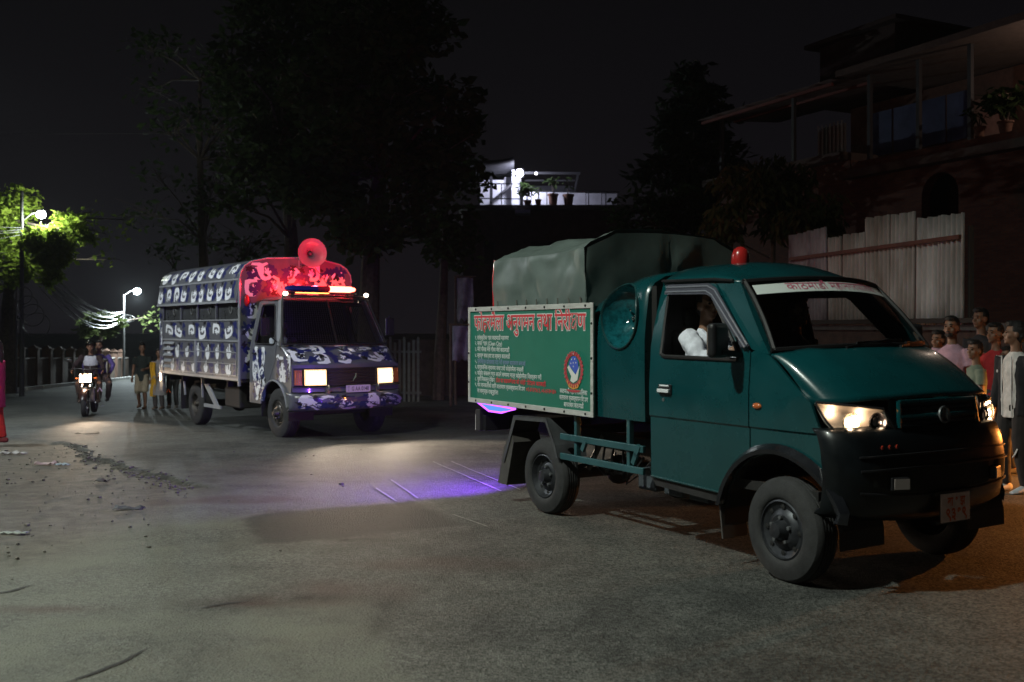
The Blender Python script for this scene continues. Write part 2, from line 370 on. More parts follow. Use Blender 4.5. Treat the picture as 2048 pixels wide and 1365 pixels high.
def road_mat(name, c1, c2, dustc, dirtc, attr=True, k=1.):
    m = bpy.data.materials.new(name); m.use_nodes = True; n = m.node_tree.nodes; L = m.node_tree.links; p = n['Principled BSDF']
    t = n.new('ShaderNodeTexCoord')
    def noise(sc_, det, rough=.6):
        z = n.new('ShaderNodeTexNoise'); z.inputs['Scale'].default_value = sc_; z.inputs['Detail'].default_value = det; z.inputs['Roughness'].default_value = rough
        L.new(t.outputs['Object'], z.inputs['Vector']); return z.outputs['Fac']
    def ramp(s, a, b):
        q = n.new('ShaderNodeMapRange'); L.new(s, q.inputs[0]); q.inputs[1].default_value = a; q.inputs[2].default_value = b; return q.outputs[0]
    def mix(f, a, b, mode='MIX'):
        q = n.new('ShaderNodeMix'); q.data_type = 'RGBA'; q.blend_type = mode
        for s, v in ((q.inputs[0], f), (q.inputs[6], a), (q.inputs[7], b)):
            if isinstance(v, tuple): s.default_value = v+(1,)
            elif isinstance(v, (int, float)): s.default_value = v
            else: L.new(v, s)
        return q.outputs[2]
    def mth(op, a, b):
        q = n.new('ShaderNodeMath'); q.operation = op; q.use_clamp = True
        for s, v in ((q.inputs[0], a), (q.inputs[1], b)):
            if isinstance(v, (int, float)): s.default_value = v
            else: L.new(v, s)
        return q.outputs[0]
    base = mix(ramp(noise(.42, 7, .62), .38, .60), c1, c2)
    base = mix(mth('MULTIPLY', ramp(noise(2.6, 7, .7), .46, .72), .55), base, tuple(x*1.5 for x in c2))
    vo = n.new('ShaderNodeTexVoronoi'); vo.inputs['Scale'].default_value = 78*k; L.new(t.outputs['Object'], vo.inputs['Vector'])
    sp = n.new('ShaderNodeSeparateColor'); L.new(vo.outputs['Color'], sp.inputs[0])
    base = mix(.62, base, mix(ramp(sp.outputs[0], .08, .95), (.22, .22, .22), (1.95, 1.95, 1.9)), 'MULTIPLY')
    base = mix(mth('MULTIPLY', ramp(noise(1.3, 8, .7), .60, .68), .5), base, tuple(x*.35 for x in c1))
    if attr:
        ad = n.new('ShaderNodeAttribute'); ad.attribute_name = 'dust'; ai = n.new('ShaderNodeAttribute'); ai.attribute_name = 'dirt'
        base = mix(mth('MULTIPLY', ad.outputs['Fac'], ramp(noise(1.1, 8, .68), .30, .62)), base, dustc)
        dc = mix(ramp(noise(7, 8, .7), .35, .65), tuple(x*.55 for x in dirtc), dirtc)
        base = mix(ai.outputs['Fac'], base, dc)
        as_ = n.new('ShaderNodeAttribute'); as_.attribute_name = 'stain'; base = mix(mth('MULTIPLY', as_.outputs['Fac'], .75), base, (.062, .040, .036))
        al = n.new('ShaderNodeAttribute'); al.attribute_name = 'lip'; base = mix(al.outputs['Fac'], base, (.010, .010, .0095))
        ap = n.new('ShaderNodeAttribute'); ap.attribute_name = 'patch'; base = mix(mth('MULTIPLY', ap.outputs['Fac'], .85), base, mix(ramp(noise(24, 4), .3, .7), (.024, .026, .026), (.036, .038, .038)))
    L.new(base, p.inputs['Base Color'])
    p.inputs['Roughness'].default_value = .62; p.inputs['Specular IOR Level'].default_value = .07
    p.inputs['Roughness'].default_value = .7
    h = mth('ADD', mth('MULTIPLY', noise(46*k, 4, .7), .8), mth('MULTIPLY', vo.outputs['Distance'], .5))
    b = n.new('ShaderNodeBump'); b.inputs['Strength'].default_value = .85; b.inputs['Distance'].default_value = .016; L.new(h, b.inputs['Height']); L.new(b.outputs[0], p.inputs['Normal'])
    return m
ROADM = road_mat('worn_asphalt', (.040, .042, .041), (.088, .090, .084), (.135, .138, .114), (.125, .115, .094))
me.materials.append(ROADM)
road = bpy.data.objects.new('road', me); COL.objects.link(road); tag(road, 'dusty worn asphalt road running downhill behind the trucks', kind='structure')
def sheet(name, pts, lift, m, label, step=.25, wob=.07):
    """thin patch lying on the road (pixel outline measured on the photo)"""
    P = [gpos(*p) for p in pts]; out = []
    for a, b in zip(P, P[1:]+P[:1]):
        n_ = max(1, int((b-a).length/step))
        for i in range(n_):
            q = a.lerp(b, i/n_); out.append((q.x+wob*mnoise.noise((q.x*6, q.y*6, 2)), q.y+wob*mnoise.noise((q.x*6, q.y*6, 8))))
    b = bmesh.new(); vs_ = [b.verts.new((x, y, 0)) for x, y in out]; f = b.faces.new(vs_)
    bmesh.ops.triangulate(b, faces=b.faces[:]); 
    for _ in range(3): bmesh.ops.subdivide_edges(b, edges=[e for e in b.edges if e.calc_length() > .3], cuts=1); bmesh.ops.triangulate(b, faces=b.faces[:])
    for v in b.verts: v.co.z = hfun(v.co.x, v.co.y)+lift
    me_ = bpy.data.meshes.new(name); b.normal_update(); b.to_mesh(me_); b.free()
    for p in me_.polygons:
        if p.normal.z < 0: p.flip()
    me_.materials.append(m); o = bpy.data.objects.new(name, me_); COL.objects.link(o); tag(o, label, kind='structure'); return o
MARK = mat('faded_road_paint', (.20, .20, .19), .8, var=.45, scale=30)
for i, (a, b) in enumerate((((866, 925), (1003, 986)), ((903, 925), (1040, 982)), (((782, 962)), (836, 999)), ((752, 978), (792, 1004)), ((905, 1030), (974, 1054)))):
    A, B = gpos(*a), gpos(*b); d = (B-A).normalized(); s_ = Vector((-d.y, d.x, 0))*.011
    mb = MB(); n_ = 30; vs_ = []
    for k in range(n_+1):
        p = A.lerp(B, k/n_); j = s_*(.8+.5*mnoise.noise((k*.9, i, 0)))
        for q in (p+j, p-j): vs_.append((q.x, q.y, hfun(q.x, q.y)+.010))
    mb.add(vs_, [(2*k, 2*k+1, 2*k+3, 2*k+2) for k in range(n_)])
    tag(mb.build('road_marking', MARK), 'thin scratched pale line on the asphalt beside the green truck', kind='structure')
CRACK = mat('tar_crack', (.02, .02, .019), .9)
for pts in (((-30, 1192), (20, 1185), (66, 1172)), ((120, 1372), (190, 1348), (252, 1322), (297, 1296)), ((392, 1222), (440, 1212), (500, 1204))):
    P = [gpos(*p) for p in pts]; mb = MB(); q = []
    for a, b in zip(P, P[1:]):
        for k in range(8): q.append(a.lerp(b, k/8))
    q.append(P[-1]); vs_ = []
    for k, p in enumerate(q):
        d = (q[min(k+1, len(q)-1)]-q[max(k-1, 0)]).normalized(); s_ = Vector((-d.y, d.x, 0))*.013*math.sin(PI*min(.95, (k+.4)/len(q)))
        o_ = .012*mnoise.noise((k*.8, pts[0][0], 1)); p = p+Vector((o_, o_, 0))
        for r in (p+s_, p-s_): vs_.append((r.x, r.y, hfun(r.x, r.y)+.006))
    mb.add(vs_, [(2*k, 2*k+1, 2*k+3, 2*k+2) for k in range(len(q)-1)])
    tag(mb.build('road_crack', CRACK), 'dark curved crack in the dusty asphalt', kind='structure')
# loose stones on the verge
mb = MB(); r_ = random.Random(3)
for k in range(2600):
    x = r_.uniform(-9, -1.6); y = r_.uniform(5.5, 14)
    if (dirt_mask(x, y) < .4 and r_.random() > .08) or r_.random() < .62: continue
    s_ = r_.choice((.005, .006, .008, .008, .010, .018)) * r_.uniform(.7, 1.3)
    mb.ball((x, y, hfun(x, y)+s_*.35), (s_*r_.uniform(.8, 1.5), s_*r_.uniform(.7, 1.2), s_*.7), 5, 3)
for k in range(170):                                                # rubble along the broken lip
    x = r_.uniform(-6.6, -3.2); y = edge_y(x)+r_.gauss(-.12, .16); s_ = r_.uniform(.008, .026)
    mb.ball((x, y, hfun(x, y)+s_*.3), (s_*r_.uniform(.8, 1.5), s_*r_.uniform(.7, 1.2), s_*.6), 5, 3)
tag(mb.build('gravel', mat('gravel_stone', (.11, .10, .085), .9, var=.6, scale=12)), 'loose stones and rubble scattered on the dirt verge', kind='stuff')
def litter(px, py, sx_, sy_, col, label, name='paper_scrap', hh=.03):
    p = gpos(px, py); mb = MB()
    mb.grid(lambda u, v: Vector((p.x+(u-.5)*sx_, p.y+(v-.5)*sy_, hfun(p.x, p.y)+.012+hh*abs(mnoise.noise((u*3+px, v*3, 1))))), 6, 5)
    o = mb.build(name, mat('litter_'+name+str(col), col, .7, var=.3, scale=30), smooth=True)
    md = o.modifiers.new('thickness', 'SOLIDIFY'); md.thickness = .002
    return tag(o, label, 'litter', 'litter on the dirt verge')
litter(28, 905, .34, .16, (.26, .25, .23), 'long pale crumpled paper at far left of the verge', 'paper_scrap', .06)
litter(92, 926, .24, .12, (.33, .24, .23), 'pinkish crumpled wrapper on the dirt verge', 'wrapper', .06)
litter(126, 927, .16, .10, (.22, .28, .31), 'pale bluish plastic scrap beside the pinkish wrapper', 'plastic_scrap', .05)
litter(30, 1061, .20, .08, (.20, .22, .19), 'flat greyish green scrap nearest the camera at left', 'plastic_scrap', .03)
litter(205, 958, .14, .09, (.05, .045, .04), 'dark clod shaped rag on the middle of the verge', 'rag', .06)
litter(258, 1013, .26, .09, (.03, .03, .035), 'dark torn leaf strip lying alone on the dusty asphalt', 'dry_leaf', .05)
litter(175, 868, .4, .1, (.12, .10, .08), 'flattened brown cardboard at the broken road edge', 'cardboard', .03)

# ------------------------------------------------------------------ street lamps and poles
POLEM = mat('galvanised_pole', (.07, .07, .07), .6, .3, var=.25, scale=5)
def street_lamp(base, lens, label, ht=None, glow=120, col=LED, k=1., ball=None):
    base = Vector(base); top = ht or lens[2]+.25
    e = empty('street_lamp', base); tag(e, label, 'street lamp')
    L_ = Vector(lens)-base
    mb = MB(); mb.tube([(0, 0, -.3), (0, 0, (top-base.z)*.5), (0, 0, top-base.z)], [.085, .07, .055], 10); mb.build('pole', POLEM, e, True)
    tip = Vector((L_.x, L_.y, L_.z+.09)); mb = MB(); a = Vector((0, 0, L_.z-.25))
    mb.tube([a, a.lerp(tip, .5)+Vector((0, 0, .10)), tip], .028, 8); mb.build('arm', POLEM, e, True)
    d = Vector((L_.x, L_.y, 0)); d = d.normalized() if d.length > .01 else Vector((1, 0, 0))
    s_ = Vector((-d.y, d.x, 0)); Mx = Matrix((d, s_, Vector((0, 0, 1)))).transposed()
    mb = MB(); mb.ball(tip+Vector((0, 0, .03 if k < 1 else 0)), (.30*k, .15*k, .06*k), 14, 8, Mx); mb.build('lamp_head', POLEM, e, True)
    mb = MB(); mb.ball(Vector((L_.x, L_.y, L_.z-.01)), ball or (.24, .16, .13), 14, 8, Mx); mb.build('lens', emat('led_lens_%d_%d' % (glow, int(col[0]*99)), col, glow), e, True)
    return e
street_lamp((-7.2, 2.6, 0), ASSUMED_LAMP_A, 'tall street lamp assumed to stand left of the photographer', glow=40)
street_lamp((-11.6, 15.4, g(15.4)), ASSUMED_LAMP_B, 'assumed street lamp left of the picture beyond the verge', glow=40)
street_lamp((-16.25, 33.0, g(33)), LAMP_C, 'bright street lamp glowing among the leaves at left', ht=6.1, glow=90, k=.55, ball=(.15, .14, .13))
street_lamp((-23.4, 60.0, g(60)), LAMP_D, 'far street lamp with brilliant glare above the coiled cables', ht=3.6, glow=170, col=(.84, .97, 1), k=.8, ball=(.21, .19, .19))
# ------------------------------------------------------------------ overhead cables
def cable(a, b, sag, r=.012, label='thin black overhead cable strung between the street lamp poles', group='overhead cables between the poles', name='overhead_cable'):
    a = Vector(a); b = Vector(b); mb = MB()
    mb.tube([a.lerp(b, k/22)-Vector((0, 0, sag*4*(k/22)*(1-k/22))) for k in range(23)], r, 5)
    return tag(mb.build(name, M['wire'], smooth=True), label, 'cable', group)
r_ = random.Random(11)
PC = Vector((-16.25, 33.0, 0)); PD = Vector((-23.4, 60.0, 0))
for k in range(11):
    cable(PD+Vector((r_.uniform(-.1, .1), r_.uniform(-.1, .1), 2.35+r_.uniform(-.28, .22))), PC+Vector((r_.uniform(-.1, .1), 0, 4.3+r_.uniform(-.6, .5))), r_.uniform(.55, 1.5), r_.uniform(.012, .024))
for k in range(9):
    cable(PC+Vector((0, 0, 4.3+r_.uniform(-.8, .6))), (-17.5+r_.uniform(-.5, .5), 14+r_.uniform(-2, 2), 4.8+r_.uniform(-.7, .9)), r_.uniform(.3, 1.2), r_.uniform(.008, .014), 'thin overhead cable running forward from the left pole', 'overhead cables left of the pole')
cable((-30, 40, 9.4), (-11, 44, 10.2), .05, .010, 'single thin cable high across the dark left sky', None)
for k in range(4):
    mb = MB(); rr = .24+.06*k; c = PD+Vector((.12*k-.25, -.12-.02*k, 1.95+.06*k))
    mb.tube([c+Vector((rr*1.5*math.cos(t), 0.05*math.sin(3*t+k), rr*.55*math.sin(t))) for t in [2*PI*i/24 for i in range(25)]], .022, 5)
    tag(mb.build('cable_coil', M['wire'], smooth=True), 'coil of spare cable hanging from the far lamp pole', 'cable coil', 'cable coils on the far pole')
for k in range(4):
    mb = MB(); c = PC+Vector((.1+.15*k, -.1, 2.9-.28*k)); rr = .3+.05*k
    mb.tube([c+Vector((rr*math.sin(t), .03*math.cos(2*t), .75*rr*(math.cos(t)-1)*1.2)) for t in [2*PI*i/20 for i in range(21)]], .014, 5)
    tag(mb.build('cable_coil', M['wire'], smooth=True), 'loop of loose cable hanging from the left pole', 'cable coil', 'cable loops on the left pole')
# triangular road sign on the trunk side
e = empty('warning_sign', at(43, 640, 35.2)); tag(e, 'small pale triangular sign beside the dark left tree trunk', 'sign')
mb = MB(); mb.prism([(-.18, -.02), (.22, -.13), (-.17, .27)], lambda x, y: Vector((x, 0, y)), lambda x, y: Vector((x, .012, y))); mb.build('sign_plate', mat('sign_white', (.6, .6, .58), .5, var=.1), e)
mb = MB(); mb.bar((-.13, -.004, .03), (-.13, -.004, .14), .004, .05); mb.bar((-.09, -.004, .02), (-.03, -.004, .12), .004, .04); mb.build('sign_lettering', M['blackp'], e)
mb = MB(); mb.tube([(-.19, .03, .3), (-.19, .03, -2.95)], .03, 8); mb.build('post', POLEM, e, True)

# ------------------------------------------------------------------ far wall
WALLM = mat('plaster_wall', (.095, .07, .055), .9, var=.35, scale=1.5, bump=.2, bscale=12)
PIL = mat('brick_pillar', (.12, .07, .05), .9, var=.35, scale=4, bump=.3, bscale=15)
WA = Vector((-20.2, 39.5, 0)); WB = Vector((-25.2, 64.5, 0)); wd = (WB-WA); wl = wd.length; wd.normalize(); ws = Vector((-wd.y, wd.x, 0))
e = empty('boundary_wall', (WA.x, WA.y, g(WA.y))); tag(e, 'low brown boundary wall with capped pillars across the far road', 'wall')
Wp = lambda u: WA+wd*u-e.location
for k in range(-3, 12):
    u0 = k*2.25; p = Wp(u0); q = Wp(u0+2.25); z0 = g(WA.y+wd.y*u0)-e.location.z
    p.z = q.z = z0
    mb = MB(); a = Vector((p.x, p.y, z0+.45)); b = Vector((q.x, q.y, z0+.45)); mb.bar(a, b, .16, 1.5); mb.build('wall_panel', WALLM, e)
    mb = MB(); a.z = b.z = z0+1.225; mb.bar(a, b, .22, .05); mb.build('coping', mat('pale_coping', (.42, .40, .38), .8, var=.2), e)
    mb = MB(); c = Vector((p.x, p.y, z0)); mb.obox(c+Vector((0, 0, .65)), (.19, .19, 1.0), Matrix.Rotation(math.atan2(wd.y, wd.x), 3, 'Z'))
    mb.obox(c+Vector((0, 0, 1.68)), (.24, .24, .03), Matrix.Rotation(math.atan2(wd.y, wd.x), 3, 'Z')); 
    mb.lathe([(.26, 1.71), (.02, 1.86)], c, (0, 0, 1), 4); mb.build('pillar', PIL, e)
kb = MB()
for k in range(14):
    p = WA+wd*(-6+k*2.4)-ws*1.1; q = p+wd*2.3; kb.bar((p.x, p.y, g(p.y)+.05), (q.x, q.y, g(q.y)+.05), .25, .18)
tag(kb.build('kerb', mat('kerb_concrete', (.45, .45, .44), .8, var=.2)), 'pale kerb along the far wall', kind='structure')

# ------------------------------------------------------------------ trees
def leafmat(name, c1, c2, trans=.35):
    if name in _m: return _m[name]
    m = mat(name, c1, .8, col2=c2, scale=1.7, spec=.08); n = m.node_tree.nodes; L = m.node_tree.links; p = n['Principled BSDF']
    src = p.inputs['Base Color'].links[0].from_socket
    t = n.new('ShaderNodeBsdfTranslucent'); L.new(src, t.inputs[0]); x = n.new('ShaderNodeMixShader'); x.inputs[0].default_value = trans
    o = n['Material Output']; L.new(p.outputs[0], x.inputs[1]); L.new(t.outputs[0], x.inputs[2]); L.new(x.outputs[0], o.inputs[0]); return m
LEAF_D = leafmat('dark_leaves', (.022, .040, .014), (.045, .070, .022))
LEAF_L = leafmat('young_leaves', (.10, .16, .02), (.20, .26, .035), .5)
LEAF_M = leafmat('grey_green_leaves', (.07, .10, .035), (.12, .15, .05), .3)
LEAF_N = leafmat('needle_leaves', (.018, .032, .018), (.03, .05, .025), .15)
LEAF_S = leafmat('shrub_leaves', (.05, .06, .022), (.10, .095, .04), .3)
def leaves(mb, c, rad, n_, size, rr, droop=0., long=1.7, flat=1.):
    for _ in range(n_):
        d = Vector((rr.gauss(0, 1), rr.gauss(0, 1), rr.gauss(0, 1)))
        d = d.normalized()*rr.random()**.42; p = Vector(c)+Vector((d.x*rad[0], d.y*rad[1], d.z*rad[2]))
        s_ = size*rr.uniform(.6, 1.35); ax = Vector((rr.uniform(-1, 1), rr.uniform(-1, 1), rr.uniform(-.7, .5)-droop)).normalized()
        sd = ax.orthogonal().normalized(); sd = (Matrix.Rotation(rr.uniform(0, 6.3), 3, ax) @ sd)*s_*.5; nn = ax.cross(sd).normalized()*s_*.12
        a = p; b = p+ax*s_*long*.5; t = p+ax*s_*long
        mb.add([a, b+sd*.9+nn, t, b-sd*.9+nn], [(0, 1, 2), (0, 2, 3)])
def tree(name, label, base, clumps, leafm, size, trunk, cat='tree', seed=1, droop=0., long=1.7, group=None, limb=.05, twigs=0):
    """clumps: (centre, (rx, ry, rz), leaves); trunk: list of (point, radius), world coordinates"""
    rr = random.Random(seed); base = Vector(base); e = empty(name, base); tag(e, label, cat, group)
    mb = MB(); P = [Vector(p)-base for p, r in trunk]; mb.tube(P, [r for p, r in trunk], 10)
    for c, rad, n_ in clumps:
        c = Vector(c)-base; k = min(range(len(P)), key=lambda i: (P[i]-c).length+ (2 if P[i].z > c.z+.5 else 0)); a = P[k]
        mid = a.lerp(c, .5)+Vector((rr.uniform(-.2, .2), rr.uniform(-.2, .2), .15*(c-a).length*.5)); mb.tube([a, mid, c], [limb, limb*.7, limb*.3], 6)
        for _ in range(4+twigs):
            d = Vector((rr.uniform(-1, 1)*rad[0], rr.uniform(-1, 1)*rad[1], rr.uniform(-.6, 1)*rad[2])); mb.tube([mid.lerp(c, rr.uniform(.3, 1)), c+d*.55+Vector((0, 0, .1)), c+d*.95], [limb*.35, limb*.22, limb*.1], 4)
    mb.build('trunk', M['bark'], e, True)
    mb = MB()
    for c, rad, n_ in clumps: leaves(mb, Vector(c)-base, rad, n_, size, rr, droop, long)
    mb.build('crown', leafm, e, recalc=False); return e
def scatter(px0, px1, py0, py1, y, n_, r0, r1, per, seed, dy=2.0, keep=lambda px, py: True):
    rr = random.Random(seed); out = []
    while len(out) < n_:
        px, py = rr.uniform(px0, px1), rr.uniform(py0, py1)
        if not keep(px, py): continue
        r = rr.uniform(r0, r1); out.append((at(px, py, y+rr.uniform(-dy, dy)), (r, r, r*.7), int(per*r*r)))
    return out
# leafy tree round the left lamp
D = 33.4
cl = [(at(92, 470, 33.0), (.62, .5, .35), 420), (at(112, 492, 32.8), (.62, .5, .35), 430), (at(72, 488, 32.9), (.5, .5, .3), 330), (at(122, 512, 33), (.45, .5, .3), 300), (at(100, 516, 33.1), (.5, .5, .35), 320),
      (at(110, 545, 33.1), (.30, .3, .4), 170), (at(96, 560, 33.2), (.2, .3, .35), 90), (at(150, 450, 33.6), (.5, .6, .35), 260), (at(166, 474, 33.8), (.4, .5, .3), 180), (at(128, 440, 34.0), (.4, .5, .3), 160),
      (at(20, 425, 34), (.8, .8, .6), 380), (at(40, 398, 34.6), (.7, .8, .5), 280), (at(4, 470, 34), (.8, .8, .6), 320), (at(-25, 420, 34.5), (1.2, 1, .9), 480), (at(-30, 500, 34), (1.0, 1, .8), 380), (at(35, 520, 34.2), (.7, .6, .5), 260), (at(20, 555, 34.4), (.7, .6, .45), 240), (at(60, 540, 34), (.45, .5, .4), 170),
      (at(215, 470, 34.5), (.9, .9, .5), 26), (at(185, 425, 34.8), (.7, .8, .5), 20), (at(255, 440, 35), (.9, .8, .6), 14), (at(215, 520, 34.5), (.7, .7, .4), 14)]
tree('leafy_tree', 'thick trunked tree with bright green leaves lit by the left lamp', (at(16, 700, 36).x, 36, g(36)), cl, LEAF_L, .13,
     [(at(14, 810, 36), .34), (at(15, 720, 36), .29), (at(17, 620, 35.8), .26), (at(24, 550, 35.2), .20), (at(42, 480, 34.4), .12), (at(90, 455, 33.6), .06), (at(20, 440, 34.4), .07)], seed=4, limb=.035)
# tree by the far lamp
cl = [(at(205, 640, 57), (1.0, .8, .45), 260), (at(228, 650, 57), (.7, .8, .35), 170), (at(180, 652, 57.5), (.7, .8, .5), 150), (at(214, 664, 57), (.4, .5, .3), 70), (at(306, 640, 63), (.9, 1, .8), 60), (at(172, 665, 57), (.5, .6, .4), 60)]
tree('roadside_tree', 'pale leafed tree drooping below the far street lamp', (at(196, 700, 60).x, 60, g(60)), cl, LEAF_M, .22, [(at(196, 770, 60), .2), (at(198, 700, 60), .16), (at(204, 655, 58.5), .08), (at(260, 640, 61), .05)], seed=5, limb=.04)
# dark mass right of the road
def insil(px, py):
    edge = [(-80, 850), (0, 872), (60, 905), (120, 928), (230, 962), (280, 950), (330, 905), (420, 900), (520, 880)]
    for (a, xa), (b, xb) in zip(edge, edge[1:]):
        if a <= py <= b: return px < xa+(xb-xa)*(py-a)/(b-a)-18
    return px < 880
cl = scatter(590, 960, -70, 470, 27, 62, .55, 1.15, 210, 21, 2.2, insil)
tree('dense_tree', 'tall dense dark tree rising behind the red lit horn', (at(735, 700, 28).x, 28, g(28)), cl, LEAF_D, .20, [(at(735, 800, 28), .36), (at(737, 650, 28), .30), (at(742, 500, 28), .25), (at(760, 350, 27.5), .2), (at(770, 180, 27.3), .13), (at(770, 40, 27), .07)], seed=6, limb=.06)
cl = scatter(470, 700, -60, 430, 32, 34, .7, 1.3, 120, 22, 2.5)
tree('dense_tree', 'dark spreading tree left of the tall dense tree', (at(590, 700, 33).x, 33, g(33)), cl, LEAF_D, .22, [(at(590, 800, 33), .34), (at(588, 650, 33), .28), (at(582, 480, 32.6), .22), (at(570, 300, 32.2), .15), (at(565, 120, 32), .08)], seed=7, limb=.06)
cl = scatter(290, 520, 60, 520, 40, 30, .8, 1.5, 34, 23, 3)
tree('sparse_tree', 'sparse thin leafed tree behind the camouflaged truck', (at(415, 700, 41).x, 41, g(41)), cl, LEAF_D, .2, [(at(415, 790, 41), .28), (at(412, 640, 41), .24), (at(405, 480, 40.6), .18), (at(400, 320, 40), .12), (at(400, 160, 40), .06)], seed=8, limb=.05, twigs=6)
cl = scatter(850, 960, 300, 520, 31, 13, .5, .9, 150, 24, 1.2)
tree('slender_tree', 'slender pale trunked tree right of the camouflaged truck', (at(878, 775, 30).x, 30, g(30)), cl, LEAF_D, .18, [(at(876, 800, 30), .20), (at(880, 700, 30), .17), (at(886, 600, 30), .14), (at(890, 480, 30.3), .1), (at(893, 400, 30.6), .06)], seed=9, limb=.04)
# conifer silhouette
cl = []; rr = random.Random(31); cp = 1392; yC = 40
for k in range(13):
    py = 135+k*24; half = 22+k*11 if k < 9 else 112-6*(k-9)
    for _ in range(5+k//2):
        u = rr.uniform(-1, 1); px = cp+u*half; q = at(px, py+abs(u)*26+rr.uniform(-8, 8), yC+rr.uniform(-1.3, 1.3)); r = rr.uniform(.38, .62); cl.append((q, (r*1.35, r, r*.38), 60))
tree('conifer', 'dark layered conifer against the sky left of the house', (at(cp, 700, yC).x, yC, g(yC)), cl, LEAF_N, .17, [(at(cp, 790, yC), .3), (at(cp, 400, yC), .2), (at(cp, 250, yC), .12), (at(cp, 120, yC), .03)], seed=10, long=2.6, limb=.03)
# shrub behind the fence
cl = scatter(1432, 1668, 325, 470, 20.5, 30, .28, .5, 520, 33, .8, lambda px, py: (px-1548)**2/125**2+(py-410)**2/110**2 < 1)+[(at(1520, 350, 19.8), (.35, .3, .2), 150), (at(1512, 385, 19.6), (.32, .3, .2), 140), (at(1600, 432, 19.6), (.35, .3, .25), 140), (at(1460, 420, 19.7), (.4, .3, .3), 160)]
tree('shrub', 'tall drooping shrub above the corrugated fence below the house', (at(1548, 700, 20.5).x, 20.5, g(20)), cl, LEAF_S, .085, [(at(1548, 690, 20.5), .07), (at(1545, 520, 20.5), .06), (at(1548, 420, 20.4), .045), (at(1550, 350, 20.4), .03)], 'shrub', 12, droop=.9, long=3.0, limb=.02)
cl = scatter(1235, 1400, 388, 470, 36, 18, .5, .9, 150, 35, 1.5)
tree('dark_bush', 'dark rounded bush between the lit terrace and the conifer', (at(1310, 700, 36).x, 36, g(36)), cl, LEAF_D, .16, [(at(1310, 760, 36), .12), (at(1312, 560, 36), .1), (at(1312, 450, 36), .05)], 'bush', 13, limb=.04)
# ------------------------------------------------------------------ terrace building
TB = 50.
TW = mat('terrace_brick', (.10, .055, .05), .9, var=.3, scale=3)
TPAN = mat('pale_terrace_panel', (.62, .62, .68), .55, var=.15, scale=2)
TDK = mat('terrace_steel', (.03, .03, .035), .6)
tz = lambda py: CAMH-(py-CY)/FPX*TB
txx = lambda px: (px-CX)/FPX*TB
e = empty('terrace_building', (0, TB, g(TB))); tag(e, 'two storey building with brightly lit roof terrace and translucent parapet', 'building')
O_ = e.location
def tbox(mb, px0, px1, y0, y1, py0, py1): mb.box(txx(px0), txx(px1), y0-O_.y, y1-O_.y, tz(py1)-O_.z, tz(py0)-O_.z)
mb = MB(); tbox(mb, 925, 1262, 50.6, 58, 419, 770); mb.build('lower_wall', TW, e)
mb = MB(); tbox(mb, 915, 1275, 50, 58, 410, 419); mb.build('floor_slab', mat('slab_concrete', (.16, .15, .15), .9, var=.2), e)
for a, b in ((700, 1020), (1060, 1150)):
    pass
for i, (a, b) in enumerate(((957, 978), (980, 1008), (1008, 1027), (1029, 1041))):
    mb = MB(); tbox(mb, a+.5, b-.5, 52.4, 52.5, 346-(6 if i > 1 else 0), 410); mb.build('wall_panel', TPAN, e)
for px in (981, 1027, 1041.5):
    mb = MB(); tbox(mb, px-3 if px < 1030 else px-1.3, px+3 if px < 1030 else px+1.3, 51.6, 51.8, 330, 410); mb.build('post', TDK if px != 1027 else mat('pale_post', (.45, .46, .5), .6), e)
mb = MB(); mb.bar((txx(982), 51.5-O_.y, tz(396)-O_.z), (txx(1026), 51.5-O_.y, tz(358)-O_.z), .1, .1); mb.build('brace', TDK, e)
mb = MB()
mb.grid(lambda u, v: Vector((txx(912)+(txx(1027)-txx(912))*u, 50.2-O_.y+2.9*v, tz(317)-O_.z-.08*math.sin(u*3)-(max(0, u-.55)**2)*-.5-.35*v)), 14, 3)
o = mb.build('canopy', mat('canopy_sheet', (.018, .018, .022), .8), e, True); o.modifiers.new('thickness', 'SOLIDIFY').thickness = .18
for py in (366, 396, 348):
    mb = MB(); mb.bar((txx(958), 50.25-O_.y, tz(py)-O_.z), (txx(1041), 50.25-O_.y, tz(py+1)-O_.z), .05, .05); mb.build('rail', TDK, e)
for px in (958, 1003, 1041):
    mb = MB(); tbox(mb, px-1, px+1, 50.2, 50.3, 366, 411); mb.build('baluster', TDK, e)
for k in range(6):
    a = 1047+k*32.5; mb = MB(); tbox(mb, a+.7, a+31.8, 51.7, 51.74, 375+k*.7, 411+k*.3)
    mb.build('parapet_panel', TPAN, e)
mb = MB(); mb.bar((txx(1045), 50.9-O_.y, tz(374)-O_.z), (txx(1243), 50.9-O_.y, tz(380)-O_.z), .06, .05); mb.build('rail', TDK, e)
for px in (1063, 1095, 1137, 1180, 1215):
    mb = MB(); tbox(mb, px-.9, px+.9, 50.85, 50.95, 376, 412); mb.build('baluster', TDK, e)
mb = MB(); mb.bar((txx(1050), 52-O_.y, tz(334)-O_.z), (txx(1166), 52-O_.y, tz(335)-O_.z), .12, .12); mb.bar((txx(1162), 52-O_.y, tz(335)-O_.z), (txx(1152), 52-O_.y, tz(380)-O_.z), .1, .1)
mb.bar((txx(1052), 54-O_.y, tz(338)-O_.z), (txx(1160), 54-O_.y, tz(338)-O_.z), .08, .08); mb.build('pergola', TDK, e)
mb = MB(); tbox(mb, 1070, 1160, 56, 56.1, 338, 374); mb.build('rear_wall', mat('dark_sheet', (.05, .05, .06), .8), e)
mb = MB(); tbox(mb, 1030, 1060, 49.6, 50.6, 421, 428); mb.build('awning', TPAN, e)
